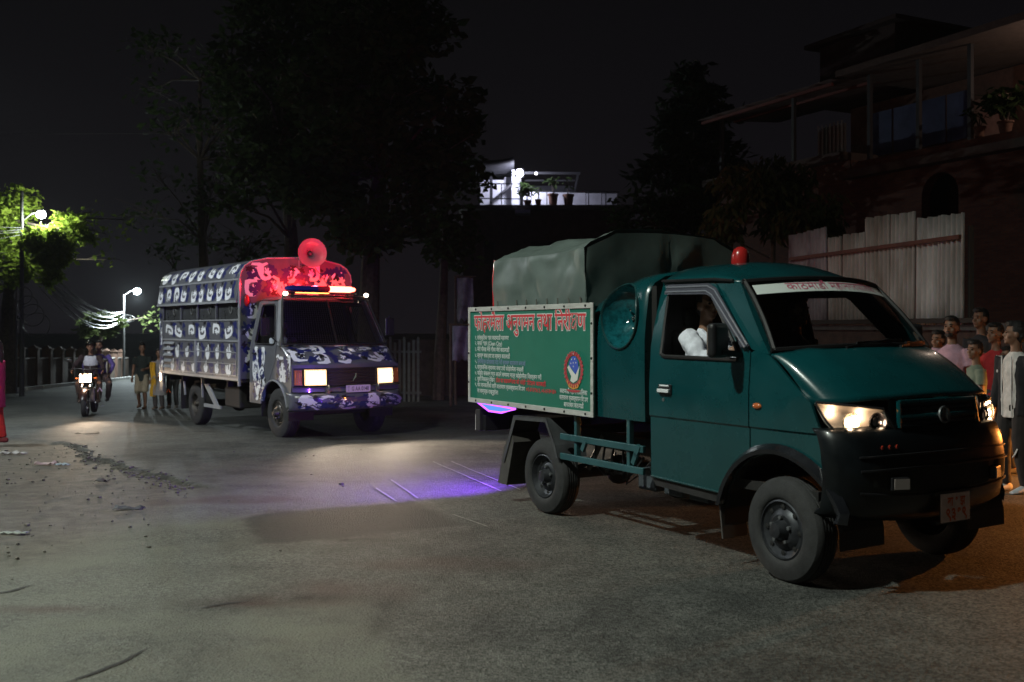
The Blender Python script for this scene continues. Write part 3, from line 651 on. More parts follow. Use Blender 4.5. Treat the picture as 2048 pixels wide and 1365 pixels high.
for a, b, c, d in ((965, 990, 480, 530), (1060, 1110, 480, 540), (1150, 1200, 480, 540)):
    mb = MB(); tbox(mb, a, b, 50.52, 50.6, c, d); w_ = mb.build('window', mat('window_frame_dark', (.05, .04, .035), .6), e)
    mb = MB(); tbox(mb, a+3, b-3, 50.48, 50.52, c+3, d-3); mb.build('pane', mat('dark_pane', (.02, .02, .025), .1), w_)
fl = empty('floodlight', (LAMP_E[0]-.03, LAMP_E[1]+.25, LAMP_E[2])); tag(fl, 'dazzling white floodlight fixed to the terrace post', 'lamp')
mb = MB(); mb.ball((0, -.05, 0), (.17, .08, .19), 14, 8); mb.build('lens', emat('flood_lens', (.80, .79, 1), 90), fl, True)
mb = MB(); mb.box(-.2, .2, .0, .08, -.2, .22); mb.bar((0, .05, 0), (0, 1.3, .1), .05, .05); mb.build('housing', TDK, fl)
gl = empty('globe_lamp', at(1072.5, 347.5, 50.6)); tag(gl, 'tiny white globe lamp right of the terrace floodlight', 'lamp')
mb = MB(); mb.ball((0, 0, 0), .07, 12, 8); mb.build('globe', emat('globe_lens', (.9, .88, 1), 9), gl, True)
mb = MB(); mb.tube([(0, .03, .05), (0, .5, .2), (0, 1.3, .3)], .02, 6); mb.build('bracket', TDK, gl)
POT = mat('terracotta', (.16, .075, .05), .85, var=.3, scale=8)
def pot(name, base, r, h, lab, stems, lf, n_, size, spread, seed, grp=None, cr=(0, 0)):
    rr = random.Random(seed); e = empty(name, base); tag(e, lab, 'potted plant', grp)
    mb = MB(); mb.lathe([(0, 0), (r*.7, 0), (r*.95, h*.85), (r*1.08, h*.85), (r*1.08, h), (r*.9, h), (r*.85, h*.8), (0, h*.8)], (0, 0, 0), (0, 0, 1), 14); mb.build('pot', POT, e, True)
    mb = MB(); tips = []
    for k in range(stems):
        t = Vector((rr.uniform(-1, 1)*spread, rr.uniform(-1, 1)*spread, h+rr.uniform(.5, 1)*cr[1])); tips.append(t); mb.tube([(0, 0, h*.7), (t.x*.3, t.y*.3, h+.4*(t.z-h)), t], [.014, .011, .006], 5)
    mb.build('stem', M['bark'], e, True); mb = MB()
    for t in tips: leaves(mb, t, (cr[0], cr[0], cr[0]*.8), n_, size, rr, .2, 2.4)
    mb.build('foliage', lf, e, recalc=False); return e
TBz = tz(410)
pot('potted_plant', (txx(1077), 50.5, TBz), .17, .33, 'smallest potted plant on the lit terrace edge', 2, LEAF_D, 5, .1, .05, 41, 'potted plants on the terrace', (.1, .7))
pot('potted_plant', (txx(1107), 50.5, TBz), .26, .62, 'middle potted plant on the lit terrace edge', 4, LEAF_D, 9, .12, .18, 42, 'potted plants on the terrace', (.2, .9))
pot('potted_plant', (txx(1138), 50.5, TBz), .28, .58, 'rightmost potted plant on the lit terrace edge', 3, LEAF_D, 6, .1, .1, 43, 'potted plants on the terrace', (.15, .9))
pot('potted_plant', (txx(1055), 50.45, TBz), .2, .3, 'bushy dark potted plant beside the terrace floodlight post', 7, LEAF_D, 26, .12, .3, 44, 'potted plants on the terrace', (.22, .75))

# ------------------------------------------------------------------ brick house on the right
HA = Vector((7.8, 37.4, 0)); HB = Vector((13.4, 26, 0)); hd = (HB-HA).normalized(); hn = Vector((hd.y, -hd.x, 0))   # hn towards the street
if hn.x > 0: hn = -hn
h0 = g(30)
house = empty('brick_house', (HA.x, HA.y, h0)); tag(house, 'dark brick house with roofed veranda above the corrugated fence', 'house')
def H3(u, w_, z): return HA+hd*u-hn*w_+Vector((0, 0, z))-house.location
def hpx(px, py, w_=0.):              # photo pixel -> (u, z) on the facade plane set back by w_
    o_ = HA-hn*w_; rx = (px-CX)/FPX
    y = (o_.x*hd.y-o_.y*hd.x)/(rx*hd.y-hd.x); u = (rx*y-o_.x)*hd.x+(y-o_.y)*hd.y
    return u, CAMH-(py-CY)/FPX*y
BRK = bpy.data.materials.new('brickwork'); BRK.use_nodes = True
n = BRK.node_tree.nodes; L = BRK.node_tree.links; t = n.new('ShaderNodeTexCoord'); bt = n.new('ShaderNodeTexBrick'); sx = n.new('ShaderNodeSeparateXYZ'); cb = n.new('ShaderNodeCombineXYZ'); ad = n.new('ShaderNodeMath')
L.new(t.outputs['Object'], sx.inputs[0]); L.new(sx.outputs[0], ad.inputs[0]); L.new(sx.outputs[1], ad.inputs[1]); L.new(ad.outputs[0], cb.inputs[0]); L.new(sx.outputs[2], cb.inputs[1]); L.new(cb.outputs[0], bt.inputs['Vector'])
bt.inputs['Scale'].default_value = 4.2; bt.inputs['Color1'].default_value = (.20, .075, .045, 1); bt.inputs['Color2'].default_value = (.13, .05, .035, 1); bt.inputs['Mortar'].default_value = (.10, .08, .07, 1)
L.new(bt.outputs['Color'], n['Principled BSDF'].inputs['Base Color']); n['Principled BSDF'].inputs['Roughness'].default_value = .9
def hbox(mb, u0, u1, w0, w1, z0, z1):
    vs_ = [H3(u, w_, z) for u in (u0, u1) for w_ in (w0, w1) for z in (z0, z1)]
    mb.add(vs_, [(0, 1, 3, 2), (4, 6, 7, 5), (0, 4, 5, 1), (2, 3, 7, 6), (0, 2, 6, 4), (1, 5, 7, 3)])
FZ = 7.0; FZ2 = 6.35; US = hpx(1700, 250)[0]
u_a, z_a = hpx(1843, 432); u_b, _ = hpx(1917, 432); zt = hpx(1880, 345)[1]
arch = [(u_a, h0+.0), (u_b, h0+.0)]; r_ar = (u_b-u_a)/2; zc = zt-r_ar
arch += [(u_a+r_ar+r_ar*math.cos(t), zc+r_ar*math.sin(t)) for t in [PI*i/14 for i in range(15)]]
arch[0] = (u_a, 3.0); arch[1] = (u_b, 3.0)
mb = MB(); mb.prism([(.0, h0-1), (17, h0-1), (17, FZ2-.12), (US, FZ2-.12), (US, FZ-.12), (.0, FZ-.12)], lambda u, z: H3(u, 0, z), lambda u, z: H3(u, .35, z), holes=[list(reversed(arch))]); mb.build('ground_storey_wall', BRK, house)
mb = MB(); hbox(mb, -.0, 17, 1.4, 1.5, h0-1, FZ2-.12); hbox(mb, 0, .3, .36, 7, h0-1, FZ-.13); mb.build('inner_wall', mat('dark_plaster', (.03, .025, .025), .9), house)
mb = MB(); hbox(mb, US+.002, 17.2, -.45, 8, FZ2-.12, FZ2+.12); hbox(mb, -.5, US, -.45, 8, FZ-.12, FZ+.12); mb.build('terrace_slab', mat('house_slab', (.14, .10, .085), .9, var=.2), house)
mb = MB(); hbox(mb, US+.1, 17, -.02, .12, FZ2+.12, FZ2+.42); mb.build('parapet', BRK, house)
mb = MB(); hbox(mb, 3.6, 17, 3.0, 3.2, FZ2+.12, 9.35); mb.build('upper_wall', mat('upper_wall_brick', (.11, .055, .04), .9, var=.3), house)
for px in (1441, 1585, 1737, 1835, 1938):
    u, z = hpx(px, 250); mb = MB(); hbox(mb, u-.06, u+.06, .0, .12, (FZ if px < 1700 else FZ2)+.12 if px != 1441 else h0, 9.42); mb.build('column', mat('dark_post', (.05, .045, .05), .6), house)
# corrugated veranda roof sheets
RS = mat('old_roof_sheet', (.30, .26, .26), .5, .4, col2=(.20, .10, .08), scale=3)
uR = hpx(1692, 160)[0]
k = 0; u = -.35
while u < uR:
    mb = MB(); u1 = min(uR+.1, u+.92); nn_ = 24
    mb.grid(lambda a, b: H3(u+(u1-u)*a, -.75+3.9*b, 9.36+.012*(k % 2)+.022*math.sin(a*12*2*PI)+.55*b*(.5)), nn_, 3)
    o = mb.build('roof_sheet', RS, house, True, angle=80); o.modifiers.new('thickness', 'SOLIDIFY').thickness = .006
    u += .86; k += 1
mb = MB(); hbox(mb, -.3, uR, -.62, -.52, 9.20, 9.30); hbox(mb, -.3, uR, .9, 1.0, 9.4, 9.5); mb.build('roof_beam', mat('red_beam', (.22, .05, .035), .7), house)
mb = MB(); hbox(mb, uR+.15, 17.5, -.6, 8, 9.42, 9.62); mb.build('roof_slab', mat('house_slab', (.14, .10, .085), .9), house)
mb = MB(); u, z = hpx(1640, 90, 3); u1, z1 = hpx(1790, 90, 3); hbox(mb, u, u1, 3, 6.5, 9.65, 11.9); hbox(mb, u-.4, u1+.4, 2.6, 6.9, 11.9, 12.05); mb.build('stair_tower', mat('tower_brick', (.07, .045, .04), .9), house)
# blue sheets on the veranda
BL = mat('blue_sheet', (.045, .06, .16), .45, var=.25, scale=2)
for a, b in ((1742, 1783), (1787, 1834), (1838, 1890), (1894, 1936)):
    ua = hpx(a, 250, 1.2)[0]; ub = hpx(b, 250, 1.2)[0]; mb = MB(); hbox(mb, ua, ub, 1.2, 1.24, FZ2+.75, 8.5); mb.build('blue_panel', BL, house)
# barred window
wa = hpx(1636, 250, 2.9)[0]; wb = hpx(1690, 250, 2.9)[0]
mb = MB(); hbox(mb, wa, wb, 2.9, 2.96, FZ+.7, FZ+1.9); wf = mb.build('window', mat('pale_window', (.30, .29, .28), .4), house)
for k in range(7):
    mb = MB(); u = wa+(wb-wa)*(k+.5)/7; hbox(mb, u-.02, u+.02, 2.82, 2.86, FZ+.6, FZ+2.0); mb.build('window_bar', mat('white_bar', (.5, .5, .5), .5), wf)
pa = hpx(1948, 240, 2.0)[0]; pb = hpx(2012, 240, 2.0)[0]
mb = MB(); hbox(mb, pa, pb, 2.0, 2.1, FZ2+.12, 8.35); mb.build('pink_wall', mat('pink_plaster', (.50, .34, .30), .85, var=.15), house)
q = H3(hpx(1972, 270, .3)[0], .35, FZ+.76)+house.location
pot('potted_plant', H3(hpx(1972, 270, .3)[0], .04, FZ2+.42)+house.location, .16, .30, 'spindly potted plant on the house parapet before the pink wall', 6, LEAF_D, 7, .11, .34, 45, None, (.12, .55))
pot('potted_plant', H3(hpx(2024, 262, .3)[0], .04, FZ2+.42)+house.location, .2, .3, 'bushy potted plant at the right end of the house parapet', 9, LEAF_D, 30, .12, .4, 46, None, (.25, .8))

# ------------------------------------------------------------------ corrugated fence on its bank
FR = Vector((6.38, 14.0, 0)); FL = Vector((5.29, 19.04, 0)); fd = (FL-FR); fl_ = fd.length; fd.normalize(); fn = Vector((-fd.y, fd.x, 0))
if fn.x > 0: fn = -fn
bank = empty('retaining_wall', (FR.x, FR.y, g(14))); tag(bank, 'dark brick retaining wall under the corrugated fence', 'wall')
def F3(u, w_, z): return FR+fd*u-fn*w_+Vector((0, 0, z))
mb = MB()
def fbox(mb, o_, u0, u1, w0, w1, z0, z1):
    mb.add([F3(u, w_, z)-o_.location for u in (u0, u1) for w_ in (w0, w1) for z in (z0, z1)], [(0, 1, 3, 2), (4, 6, 7, 5), (0, 4, 5, 1), (2, 3, 7, 6), (0, 2, 6, 4), (1, 5, 7, 3)])
fbox(mb, bank, -7, 12, .08, .5, -1, 1.52); mb.build('brick_face', mat('bank_brick', (.075, .045, .035), .95, var=.4, scale=5, bump=.3, bscale=20), bank)
mb = MB(); fbox(mb, bank, -7, 12, .02, .56, 1.52, 1.62); mb.build('coping', mat('bank_coping', (.10, .09, .085), .9, var=.3), bank)
def sheetmat():
    m = mat('galvanised_sheet', (.80, .79, .78), .5, .1, col2=(.30, .26, .24), scale=1.6, stretch=(1.2, 1.2, .35), detail=8); return m
SH = [sheetmat(), mat('rusty_sheet', (.66, .64, .62), .6, .05, col2=(.30, .24, .20), scale=1.8, stretch=(1.2, 1.2, .4), detail=8), mat('lilac_sheet', (.52, .49, .53), .55, .05, col2=(.17, .12, .14), scale=2, stretch=(1, 1, .4))]
fence = empty('corrugated_fence', (FR.x, FR.y, g(14))); tag(fence, 'fence of tall uneven corrugated iron sheets behind the green truck', 'fence')
def fpx(px, py):
    rx = (px-CX)/FPX; y = (FR.x*fd.y-FR.y*fd.x)/(rx*fd.y-fd.x); u = (rx*y-FR.x)*fd.x+(y-FR.y)*fd.y
    return u, CAMH-(py-CY)/FPX*y
sp = [(1928, 1880, 426, 432, 0), (1880, 1829, 432, 438, 0), (1829, 1780, 423, 431, 1), (1780, 1731, 430, 437, 1), (1731, 1686, 465, 470, 1), (1684, 1657, 473, 477, 1), (1655, 1616, 454, 464, 2), (1616, 1577, 464, 472, 2)]
rr = random.Random(5)
for i, (pa, pb, ya, yb, mi) in enumerate(sp):
    ua, za = fpx(pa, ya); ub, zb = fpx(pb, yb); nw = max(3, round((ub-ua)/.112)); w0 = .012*(i % 2)+rr.uniform(0, .006); ln = rr.uniform(-.012, .012)
    def fs_(a, b, ua=ua, ub=ub, za=za, zb=zb, nw=nw, w0=w0, ln=ln):
        top = za+(zb-za)*a+.01*math.sin(a*17); z = 1.60+(top-1.60)*b
        return F3(ua+(ub+.03-ua)*a, w0-.040*math.sin(a*nw*2*PI)+ln*b*2, z)-fence.location+Vector((0, 0, 0))
    mb = MB(); mb.grid(fs_, nw*8, 4); o = mb.build('corrugated_sheet', SH[mi], fence, True, angle=80); o.modifiers.new('thickness', 'SOLIDIFY').thickness = .003
ra = fpx(1926, 474); rb = fpx(1585, 519)
mb = MB(); mb.bar(F3(ra[0], -.05, ra[1])-fence.location, F3(rb[0], -.05, rb[1])-fence.location, .05, .06); mb.build('rail', mat('rusty_rail', (.16, .06, .04), .8, var=.3), fence)
mb = MB(); mb.bar(F3(-.3, -.05, 1.66)-fence.location, F3(fl_+2.5, -.05, 1.66)-fence.location, .07, .07); mb.build('bottom_rail', mat('dark_timber', (.05, .04, .035), .9), fence)
for u in (.02, 2.4, 4.8):
    mb = MB(); mb.bar(F3(u, .1, 1.5)-fence.location, F3(u, .1, 3.0)-fence.location, .06, .06, (1, 0, 0)); mb.build('post', mat('dark_timber', (.05, .04, .035), .9), fence)

# ------------------------------------------------------------------ gate, cloth sheets between the trees behind the trucks
gate = empty('barred_gate', at(800, 700, 29)); gate.location.z = g(29); tag(gate, 'pale green barred gate behind the camouflaged truck bonnet', 'gate')
for k in range(9):
    mb = MB(); x = -.55+k*.135; mb.bar((x, 0, 0), (x, 0, 1.72+.08*(k % 3)), .07, .03, (0, 1, 0)); mb.build('bar', mat('gate_green', (.12, .135, .115), .7, var=.25), gate)
for z in (.25, 1.45):
    mb = MB(); mb.bar((-.62, .04, z), (.62, .04, z), .04, .06); mb.build('rail', mat('gate_green', (.24, .27, .23), .7), gate)
def hung(px0, px1, py0, py1, y, label, col, seed, frag=.06):
    c = at((px0+px1)/2, py0, y); W_ = (px1-px0)/FPX*y; H_ = (py1-py0)/FPX*y; mb = MB()
    mb.grid(lambda u, v: Vector(((u-.5)*W_+.05*mnoise.noise((v*3, seed, 1)), .10*math.sin(u*7+v*2+seed)+.05*mnoise.noise((u*4, v*4, seed)), -H_*v*(1+.12*mnoise.noise((u*5, seed, 0))))), 14, 12)
    o = mb.build('cloth_sheet', mat('hung_cloth%d' % seed, col, .8, var=.45, scale=3), smooth=True, loc=c); o.modifiers.new('thickness', 'SOLIDIFY').thickness = .01
    mb2 = MB(); mb2.tube([(-W_*.7, .02, .03), (W_*.7, .02, .03)], .025, 6); mb2.tube([(-W_*.6, .02, .05), (-W_*.6, .02, -c.z+g(y)-.2)], .035, 6); p = mb2.build('frame', M['bark'], o, True)
    return tag(o, label, 'hanging cloth')
hung(914, 946, 556, 640, 27, 'upper pale blue cloth hanging left of the green tarpaulin', (.23, .25, .30), 1)
hung(905, 943, 652, 722, 26, 'lower lilac cloth hanging left of the green signboard', (.20, .19, .29), 2)
back = MB()
for k in range(16):
    x = -8+k*1.3; back.obox((x, 34+.4*math.sin(k), g(34)+.9), (.68, .12, 1.0))
tag(back.build('garden_wall', mat('garden_wall_brick', (.06, .045, .04), .9, var=.4, scale=3, bump=.3)), 'long dark garden wall under the trees behind both trucks', 'wall')

# assumed lantern with an added shade right of the frame and the added bulb under the house roof
ln = empty('lantern', (ASSUMED_LAMP_F[0], ASSUMED_LAMP_F[1], g(ASSUMED_LAMP_F[1]))); tag(ln, 'low assumed lantern with an added shade right of the picture beside the onlookers', 'lantern'); zf = ASSUMED_LAMP_F[2]-ln.location.z  # lantern assumed as the source of the orange light under the truck
mb = MB(); mb.tube([(.16, 0, 0), (.16, 0, zf+.20), (0, 0, zf+.18)], .02, 8); mb.lathe([(.001, .02), (.16, .02), (.16, 0), (.001, 0)], (.16, 0, 0), (0, 0, 1), 16); mb.build('post', POLEM, ln, True)
mb = MB(); mb.lathe([(.03, .16), (.10, .10), (.22, .012), (.24, -.012)], (0, 0, zf), (0, 0, 1), 28); o = mb.build('added_lamp_shade', TDK, ln, True); o.modifiers.new('t', 'SOLIDIFY').thickness = .004  # unseen shade, added to hold the warm light below the tarpaulin
mb = MB(); mb.ball((0, 0, zf+.07), .03, 10, 8); mb.build('bulb', emat('assumed_lantern_bulb', (1, .5, .15), 30), ln, True)
bl_ = empty('added_roof_bulb', ADDED_LAMP_G); tag(bl_, 'added bare bulb hanging unseen under the house roof right of the picture', 'lamp'); mb = MB(); mb.ball((0, 0, .10), .035, 10, 8); mb.build('bulb', emat('added_roof_bulb_glow', (1, .8, .6), 12), bl_, True)  # unseen bulb, added to brighten the pink wall and the blue panels
mb = MB(); mb.tube([(0, 0, .13), (0, 0, .8)], .008, 6); mb.build('flex', M['blackp'], bl_)
# ------------------------------------------------------------------ shared vehicle helpers
def panel(name, poly, fmap, m, parent, holes=(), levels=(), xlevels=(), thick=.018, inward=None, smooth=True, angle=30):
    """outline in side view -> curved sheet with thickness"""
    b = bmesh.new(); loops = [[Vector((p[0], p[1], 0)) for p in poly]]+[[Vector((p[0], p[1], 0)) for p in h] for h in holes]
    flat = [p for l in loops for p in l]; vs_ = [b.verts.new(p) for p in flat]
    for t in tessellate_polygon(loops):
        try: b.faces.new([vs_[i] for i in t])
        except ValueError: pass
    for z in levels:
        bmesh.ops.bisect_plane(b, geom=b.verts[:]+b.edges[:]+b.faces[:], plane_co=(0, z, 0), plane_no=(0, 1, 0))
    for x in xlevels:
        bmesh.ops.bisect_plane(b, geom=b.verts[:]+b.edges[:]+b.faces[:], plane_co=(x, 0, 0), plane_no=(1, 0, 0))
    bmesh.ops.recalc_face_normals(b, faces=b.faces[:])
    b.verts.ensure_lookup_table(); b.verts.index_update()
    V = [v.co.copy() for v in b.verts]; Fc = [[v.index for v in f.verts] for f in b.faces]
    edges = [(e.verts[0].index, e.verts[1].index) for e in b.edges if len(e.link_faces) == 1]; b.free()
    inw = inward or Vector((0, 1, 0)); n_ = len(V); A = [Vector(fmap(v.x, v.y)) for v in V]; B = [a+inw*thick for a in A]
    mb = MB(); mb.add(A+B, [tuple(f) for f in Fc]+[tuple(n_+i for i in reversed(f)) for f in Fc]+[(i, j, n_+j, n_+i) for i, j in edges])
    return mb.build(name, m, parent, smooth, angle=angle)
def arc(cx, cz, r, a0, a1, n_=14): return [(cx+r*math.cos(R(a0+(a1-a0)*i/n_)), cz+r*math.sin(R(a0+(a1-a0)*i/n_))) for i in range(n_+1)]
def wheel(parent, x, yout, z, Rr, wd, rimr, sgn, rimm, dish=.05, hub=.03, bolts=5, steer=0., dust=None):
    """sgn -1: outer face looks to -y"""
    w_ = empty('wheel', (x, yout, z)); w_.parent = parent; w_.rotation_euler = (0, 0, steer)
    ax = (0, sgn, 0); k = 40; h = wd
    prof = [(rimr, -h+.01), (rimr+.02, -h), (Rr-.05, -h), (Rr-.018, -h+.012), (Rr-.004, -h+.03), (Rr, -h+.045)]
    for i in range(4):
        a = -h+.045+(h-.09)*(i+.35)/4.2; prof += [(Rr+.001, a), (Rr-.009, a+.003), (Rr-.009, a+.011), (Rr+.001, a+.014)]
    prof += [(Rr, -.045), (Rr-.004, -.03), (Rr-.018, -.012), (Rr-.05, 0), (rimr+.045, .006), (rimr+.02, .004), (rimr+.006, -.004), (rimr, -.014)]
    mb = MB(); mb.lathe(prof, (0, 0, 0), ax, k)
    mb.build('tyre', M['rubber'], w_, True, angle=30)
    mb = MB(); mb.lathe([(rimr+.002, -.012), (rimr-.010, -.006), (rimr-.016, -.02), (rimr-.03, -dish*.75), (rimr*.70, -dish), (rimr*.62, -dish+.014), (rimr*.50, -dish+.024), (rimr*.36, -dish+.022), (rimr*.30, -dish+hub), (rimr*.24, -dish+hub+.03), (.001, -dish+hub+.034)], (0, 0, 0), ax, 32)
    mb.build('rim', rimm, w_, True, angle=28)
    mb = MB()
    for i in range(bolts):
        t = 2*PI*i/bolts+.3; c = Vector((math.cos(t)*rimr*.42, sgn*(-dish+.03), math.sin(t)*rimr*.42)); mb.lathe([(.013, -.01), (.013, .012), (.001, .014)], c, ax, 6)
    mb.build('wheel_nuts', M['steel'], w_, True)
    mb = MB()
    for i in range(8):
        t = 2*PI*i/8; c = Vector((math.cos(t)*rimr*.76, sgn*(-dish+.012), math.sin(t)*rimr*.76)); mb.lathe([(.017, 0), (.001, .003)], c, ax, 10)
    mb.build('vent_holes', M['interior'], w_, True)
    return w_
def hand_order(s):
    out = []
    for ch in s:
        if ch == '\u093f' and out:
            k = len(out)-1
            while k >= 2 and out[k-1] == '\u094d': k -= 2
            out.insert(k, ch)
        else: out.append(ch)
    return ''.join(out)

# ================================================================== GREEN PICK-UP
d1 = Vector((.52014653, -.85407704, 0)); n1 = Vector((-.85407704, -.52014653, 0))
T1 = empty('pickup_truck', Vector((.25554, 8.34068, g(8.34)))-n1*.80, math.atan2(d1.y, d1.x), -.0012)
tag(T1, 'dark green pick-up truck with canvas cover, signboard and a red roof beacon', 'truck')
TEAL = M['teal']
def tin(z):
    if z < .925: return .012
    if z < 1.15: return 0.
    if z < 1.42: return .02*(z-1.15)/.27
    return .02+.115*min(1, (z-1.42)/.44)**1.15
LV = (.6, .75, .918, .932, 1.15, 1.30, 1.42, 1.55, 1.68, 1.78)
def side_map(s): return lambda x, z: Vector((x, s*(.8-tin(z)), z))
AC = (2.63, .31, .47)
for s in (-1, 1):
    inw = Vector((0, -s, 0)); fm = side_map(s)
    door_pts = [(1.41, .50), (2.195, .475)]+arc(*AC, 159, 122, 6)+[(2.385, .72), (2.387, 1.40), (2.33, 1.47), (1.96, 1.845), (1.90, 1.872), (1.42, 1.882), (1.39, 1.86), (1.40, 1.3)]
    hole = [(1.52, 1.37), (1.56, 1.355), (2.27, 1.35), (2.285, 1.37), (2.25, 1.44), (1.945, 1.77), (1.90, 1.795), (1.50, 1.80), (1.49, 1.78)]
    dr = panel('door', door_pts, fm, TEAL, T1, [hole[::-1]], LV, (1.6, 1.9, 2.2), .02, inw)
    # window seal
    mb = MB(); P = [fm(x, z)+Vector((0, s*.004, 0)) for x, z in hole]; P.append(P[0]); mb.tube(P, .014, 6, False); mb.build('window_seal', M['rubberseal'], dr, True)
    vis = [(1.47, 1.795), (1.47, 1.865), (1.90, 1.86), (1.99, 1.825), (2.40, 1.44), (2.33, 1.43), (1.955, 1.765), (1.90, 1.785)]
    panel('rain_visor', vis, lambda x, z, s=s: Vector((x, s*(.8-tin(z)+.030-.12*max(0, z-1.80)), z)), mat('smoked_visor', (.06, .062, .08), .22, var=.2, coat=.7, scale=4), dr, (), (1.5, 1.6, 1.7, 1.8, 1.83), (1.6, 1.75), .004, inw)
    mb = MB()
    for dz in (.012, .045): mb.tube([Vector((x, s*(.8-tin(z)+.034-.12*max(0, z-1.80)), z)) for x, z in ((1.475, 1.80+dz), (1.90, 1.795+dz), (1.965+dz*.4, 1.765+dz), (2.36+dz*.6, 1.425+dz*.5))], .006, 6)
    mb.build('visor_highlight', mat('visor_highlight_pale', (.20, .21, .25), .18, coat=.8), dr, True)  # paler tubes stand in for the gloss streaks along the visor
    mb = MB(); mb.obox(fm(1.585, 1.125)+Vector((0, s*.005, 0)), (.068, .006, .034)); mb.build('handle_recess', M['blackp'], dr, bevel=.004)
    mb = MB(); mb.obox(fm(1.585, 1.115)+Vector((0, s*.022, 0)), (.060, .010, .013)); mb.obox(fm(1.58, 1.15)+Vector((0, s*.012, 0)), (.05, .004, .006)); mb.build('handle', mat('silver_handle', (.72, .74, .76), .25, coat=.8), dr, bevel=.004)
    mb = MB(); mb.tube([fm(1.42, .497)+Vector((0, s*.002, 0)), fm(2.19, .474)+Vector((0, s*.002, 0))], .009, 8); mb.build('door_lip', TEAL, dr, True)
    mb = MB(); mb.lathe([(.001, .004), (.013, .003), (.015, -.004)], fm(1.56, 1.05), (0, s, 0), 14); mb.build('key_lock', M['steel'], dr, True)
    fend = [(2.395, .716)]+arc(*AC, 120, 24, 14)+[(3.05, .56), (3.03, .66), (2.99, .80), (2.955, .93), (2.885, 1.11), (2.80, 1.18), (2.55, 1.385), (2.44, 1.415), (2.395, 1.40)]
    fe = panel('fender', fend, lambda x, z, s=s: Vector((x, s*(.8-tin(z)-.10*max(0, (x-2.72)/.33)**2*.4), z)), TEAL, T1, (), LV, (2.5, 2.62, 2.74, 2.84, 2.92), .02, inw)
    mb = MB(); mb.ball(fm(2.465, 1.065)+Vector((0, s*.004, 0)), (.038, .014, .020), 12, 8); mb.build('side_indicator', mat('side_amber', (.5, .12, .03), .25, coat=.5), fe, True)
    panel('pillar', [(2.345, 1.475), (2.395, 1.418), (2.55, 1.39), (2.175, 1.86), (1.93, 1.86), (1.975, 1.845)], fm, TEAL, T1, (), (1.5, 1.6, 1.7, 1.8), (), .05, inw)
    panel('door_sill', [(1.38, .495), (1.41, .49), (2.19, .465), (2.18, .40), (1.45, .43)], lambda x, z, s=s: Vector((x, s*.775, z)), M['dark'], T1, (), (), (), .03, inw)
    # arch flare and inner well
    mb = MB()
    A = [(2.155, .40)]+arc(AC[0], AC[1], .475, 168, 20, 22)+[(3.055, .43)]
    B = [(2.10, .40)]+arc(AC[0], AC[1], .535, 168, 20, 22)+[(3.12, .42)]
    vs_ = []; n_ = len(A)
    for (xa, za), (xb, zb) in zip(A, B):
        pull = .10*max(0, (xa-2.72)/.33)**2*.5
        for x, z, y in ((xa, za, .775), (xa, za, .842), (xa*.55+xb*.45, za*.55+zb*.45, .846), (xb, zb, .802)): vs_.append((x, s*(y-pull), z))
    mb.add(vs_, [(4*i+k, 4*i+k+1, 4*i+k+5, 4*i+k+4) for i in range(n_-1) for k in range(3)]); mb.build('wheel_arch', mat('arch_plastic', (.010, .011, .014), .24, var=.3, coat=.8), T1, True, angle=60)
    mb = MB(); vs_ = [(x, s*y, z) for x, z in arc(AC[0], AC[1], .47, 185, -5, 14) for y in (.79, .40)]
    mb.add(vs_, [(2*i, 2*i+1, 2*i+3, 2*i+2) for i in range(14)]); mb.build('wheel_well', M['dark'], T1)
    mb = MB(); mb.obox((2.145, s*.70, .33), (.006, .11, .15), Matrix.Rotation(R(-7), 3, 'Y')); mb.build('mud_flap', mat('grey_flap', (.06, .055, .05), .8, var=.3), T1)
# cab shell: roof, back, floor
def roof_fn(a, b):
    u = 2*a-1; xf = 2.175+.17*(1-u*u); x = xf+(1.39-xf)*b; bul = .03+.115*sstep(0, .55, b)
    return Vector((x, u*(.665+.005*b), 1.862+.02*min(1, b*4)+(1-abs(u)**3.2)*bul))
mb = MB(); mb.grid(roof_fn, 18, 10); o = mb.build('roof', TEAL, T1, True, angle=60); sm = o.modifiers.new('thickness', 'SOLIDIFY'); sm.thickness = .02
for s in (-1, 1):
    mb = MB(); mb.tube([(2.12, s*.672, 1.868), (1.95, s*.680, 1.884), (1.41, s*.682, 1.893)], .011, 6); mb.build('drip_rail', M['blackp'], T1, True)
mb = MB(); mb.grid(lambda a, b: Vector((1.395, (2*a-1)*(.78-.11*max(0, b-.55)/.45), .5+1.40*b)), 4, 6); mb.build('cab_back', M['interior'], T1)
mb = MB(); mb.box(1.40, 2.9, -.74, .74, .52, .58); mb.build('floor_pan', M['dark'], T1)
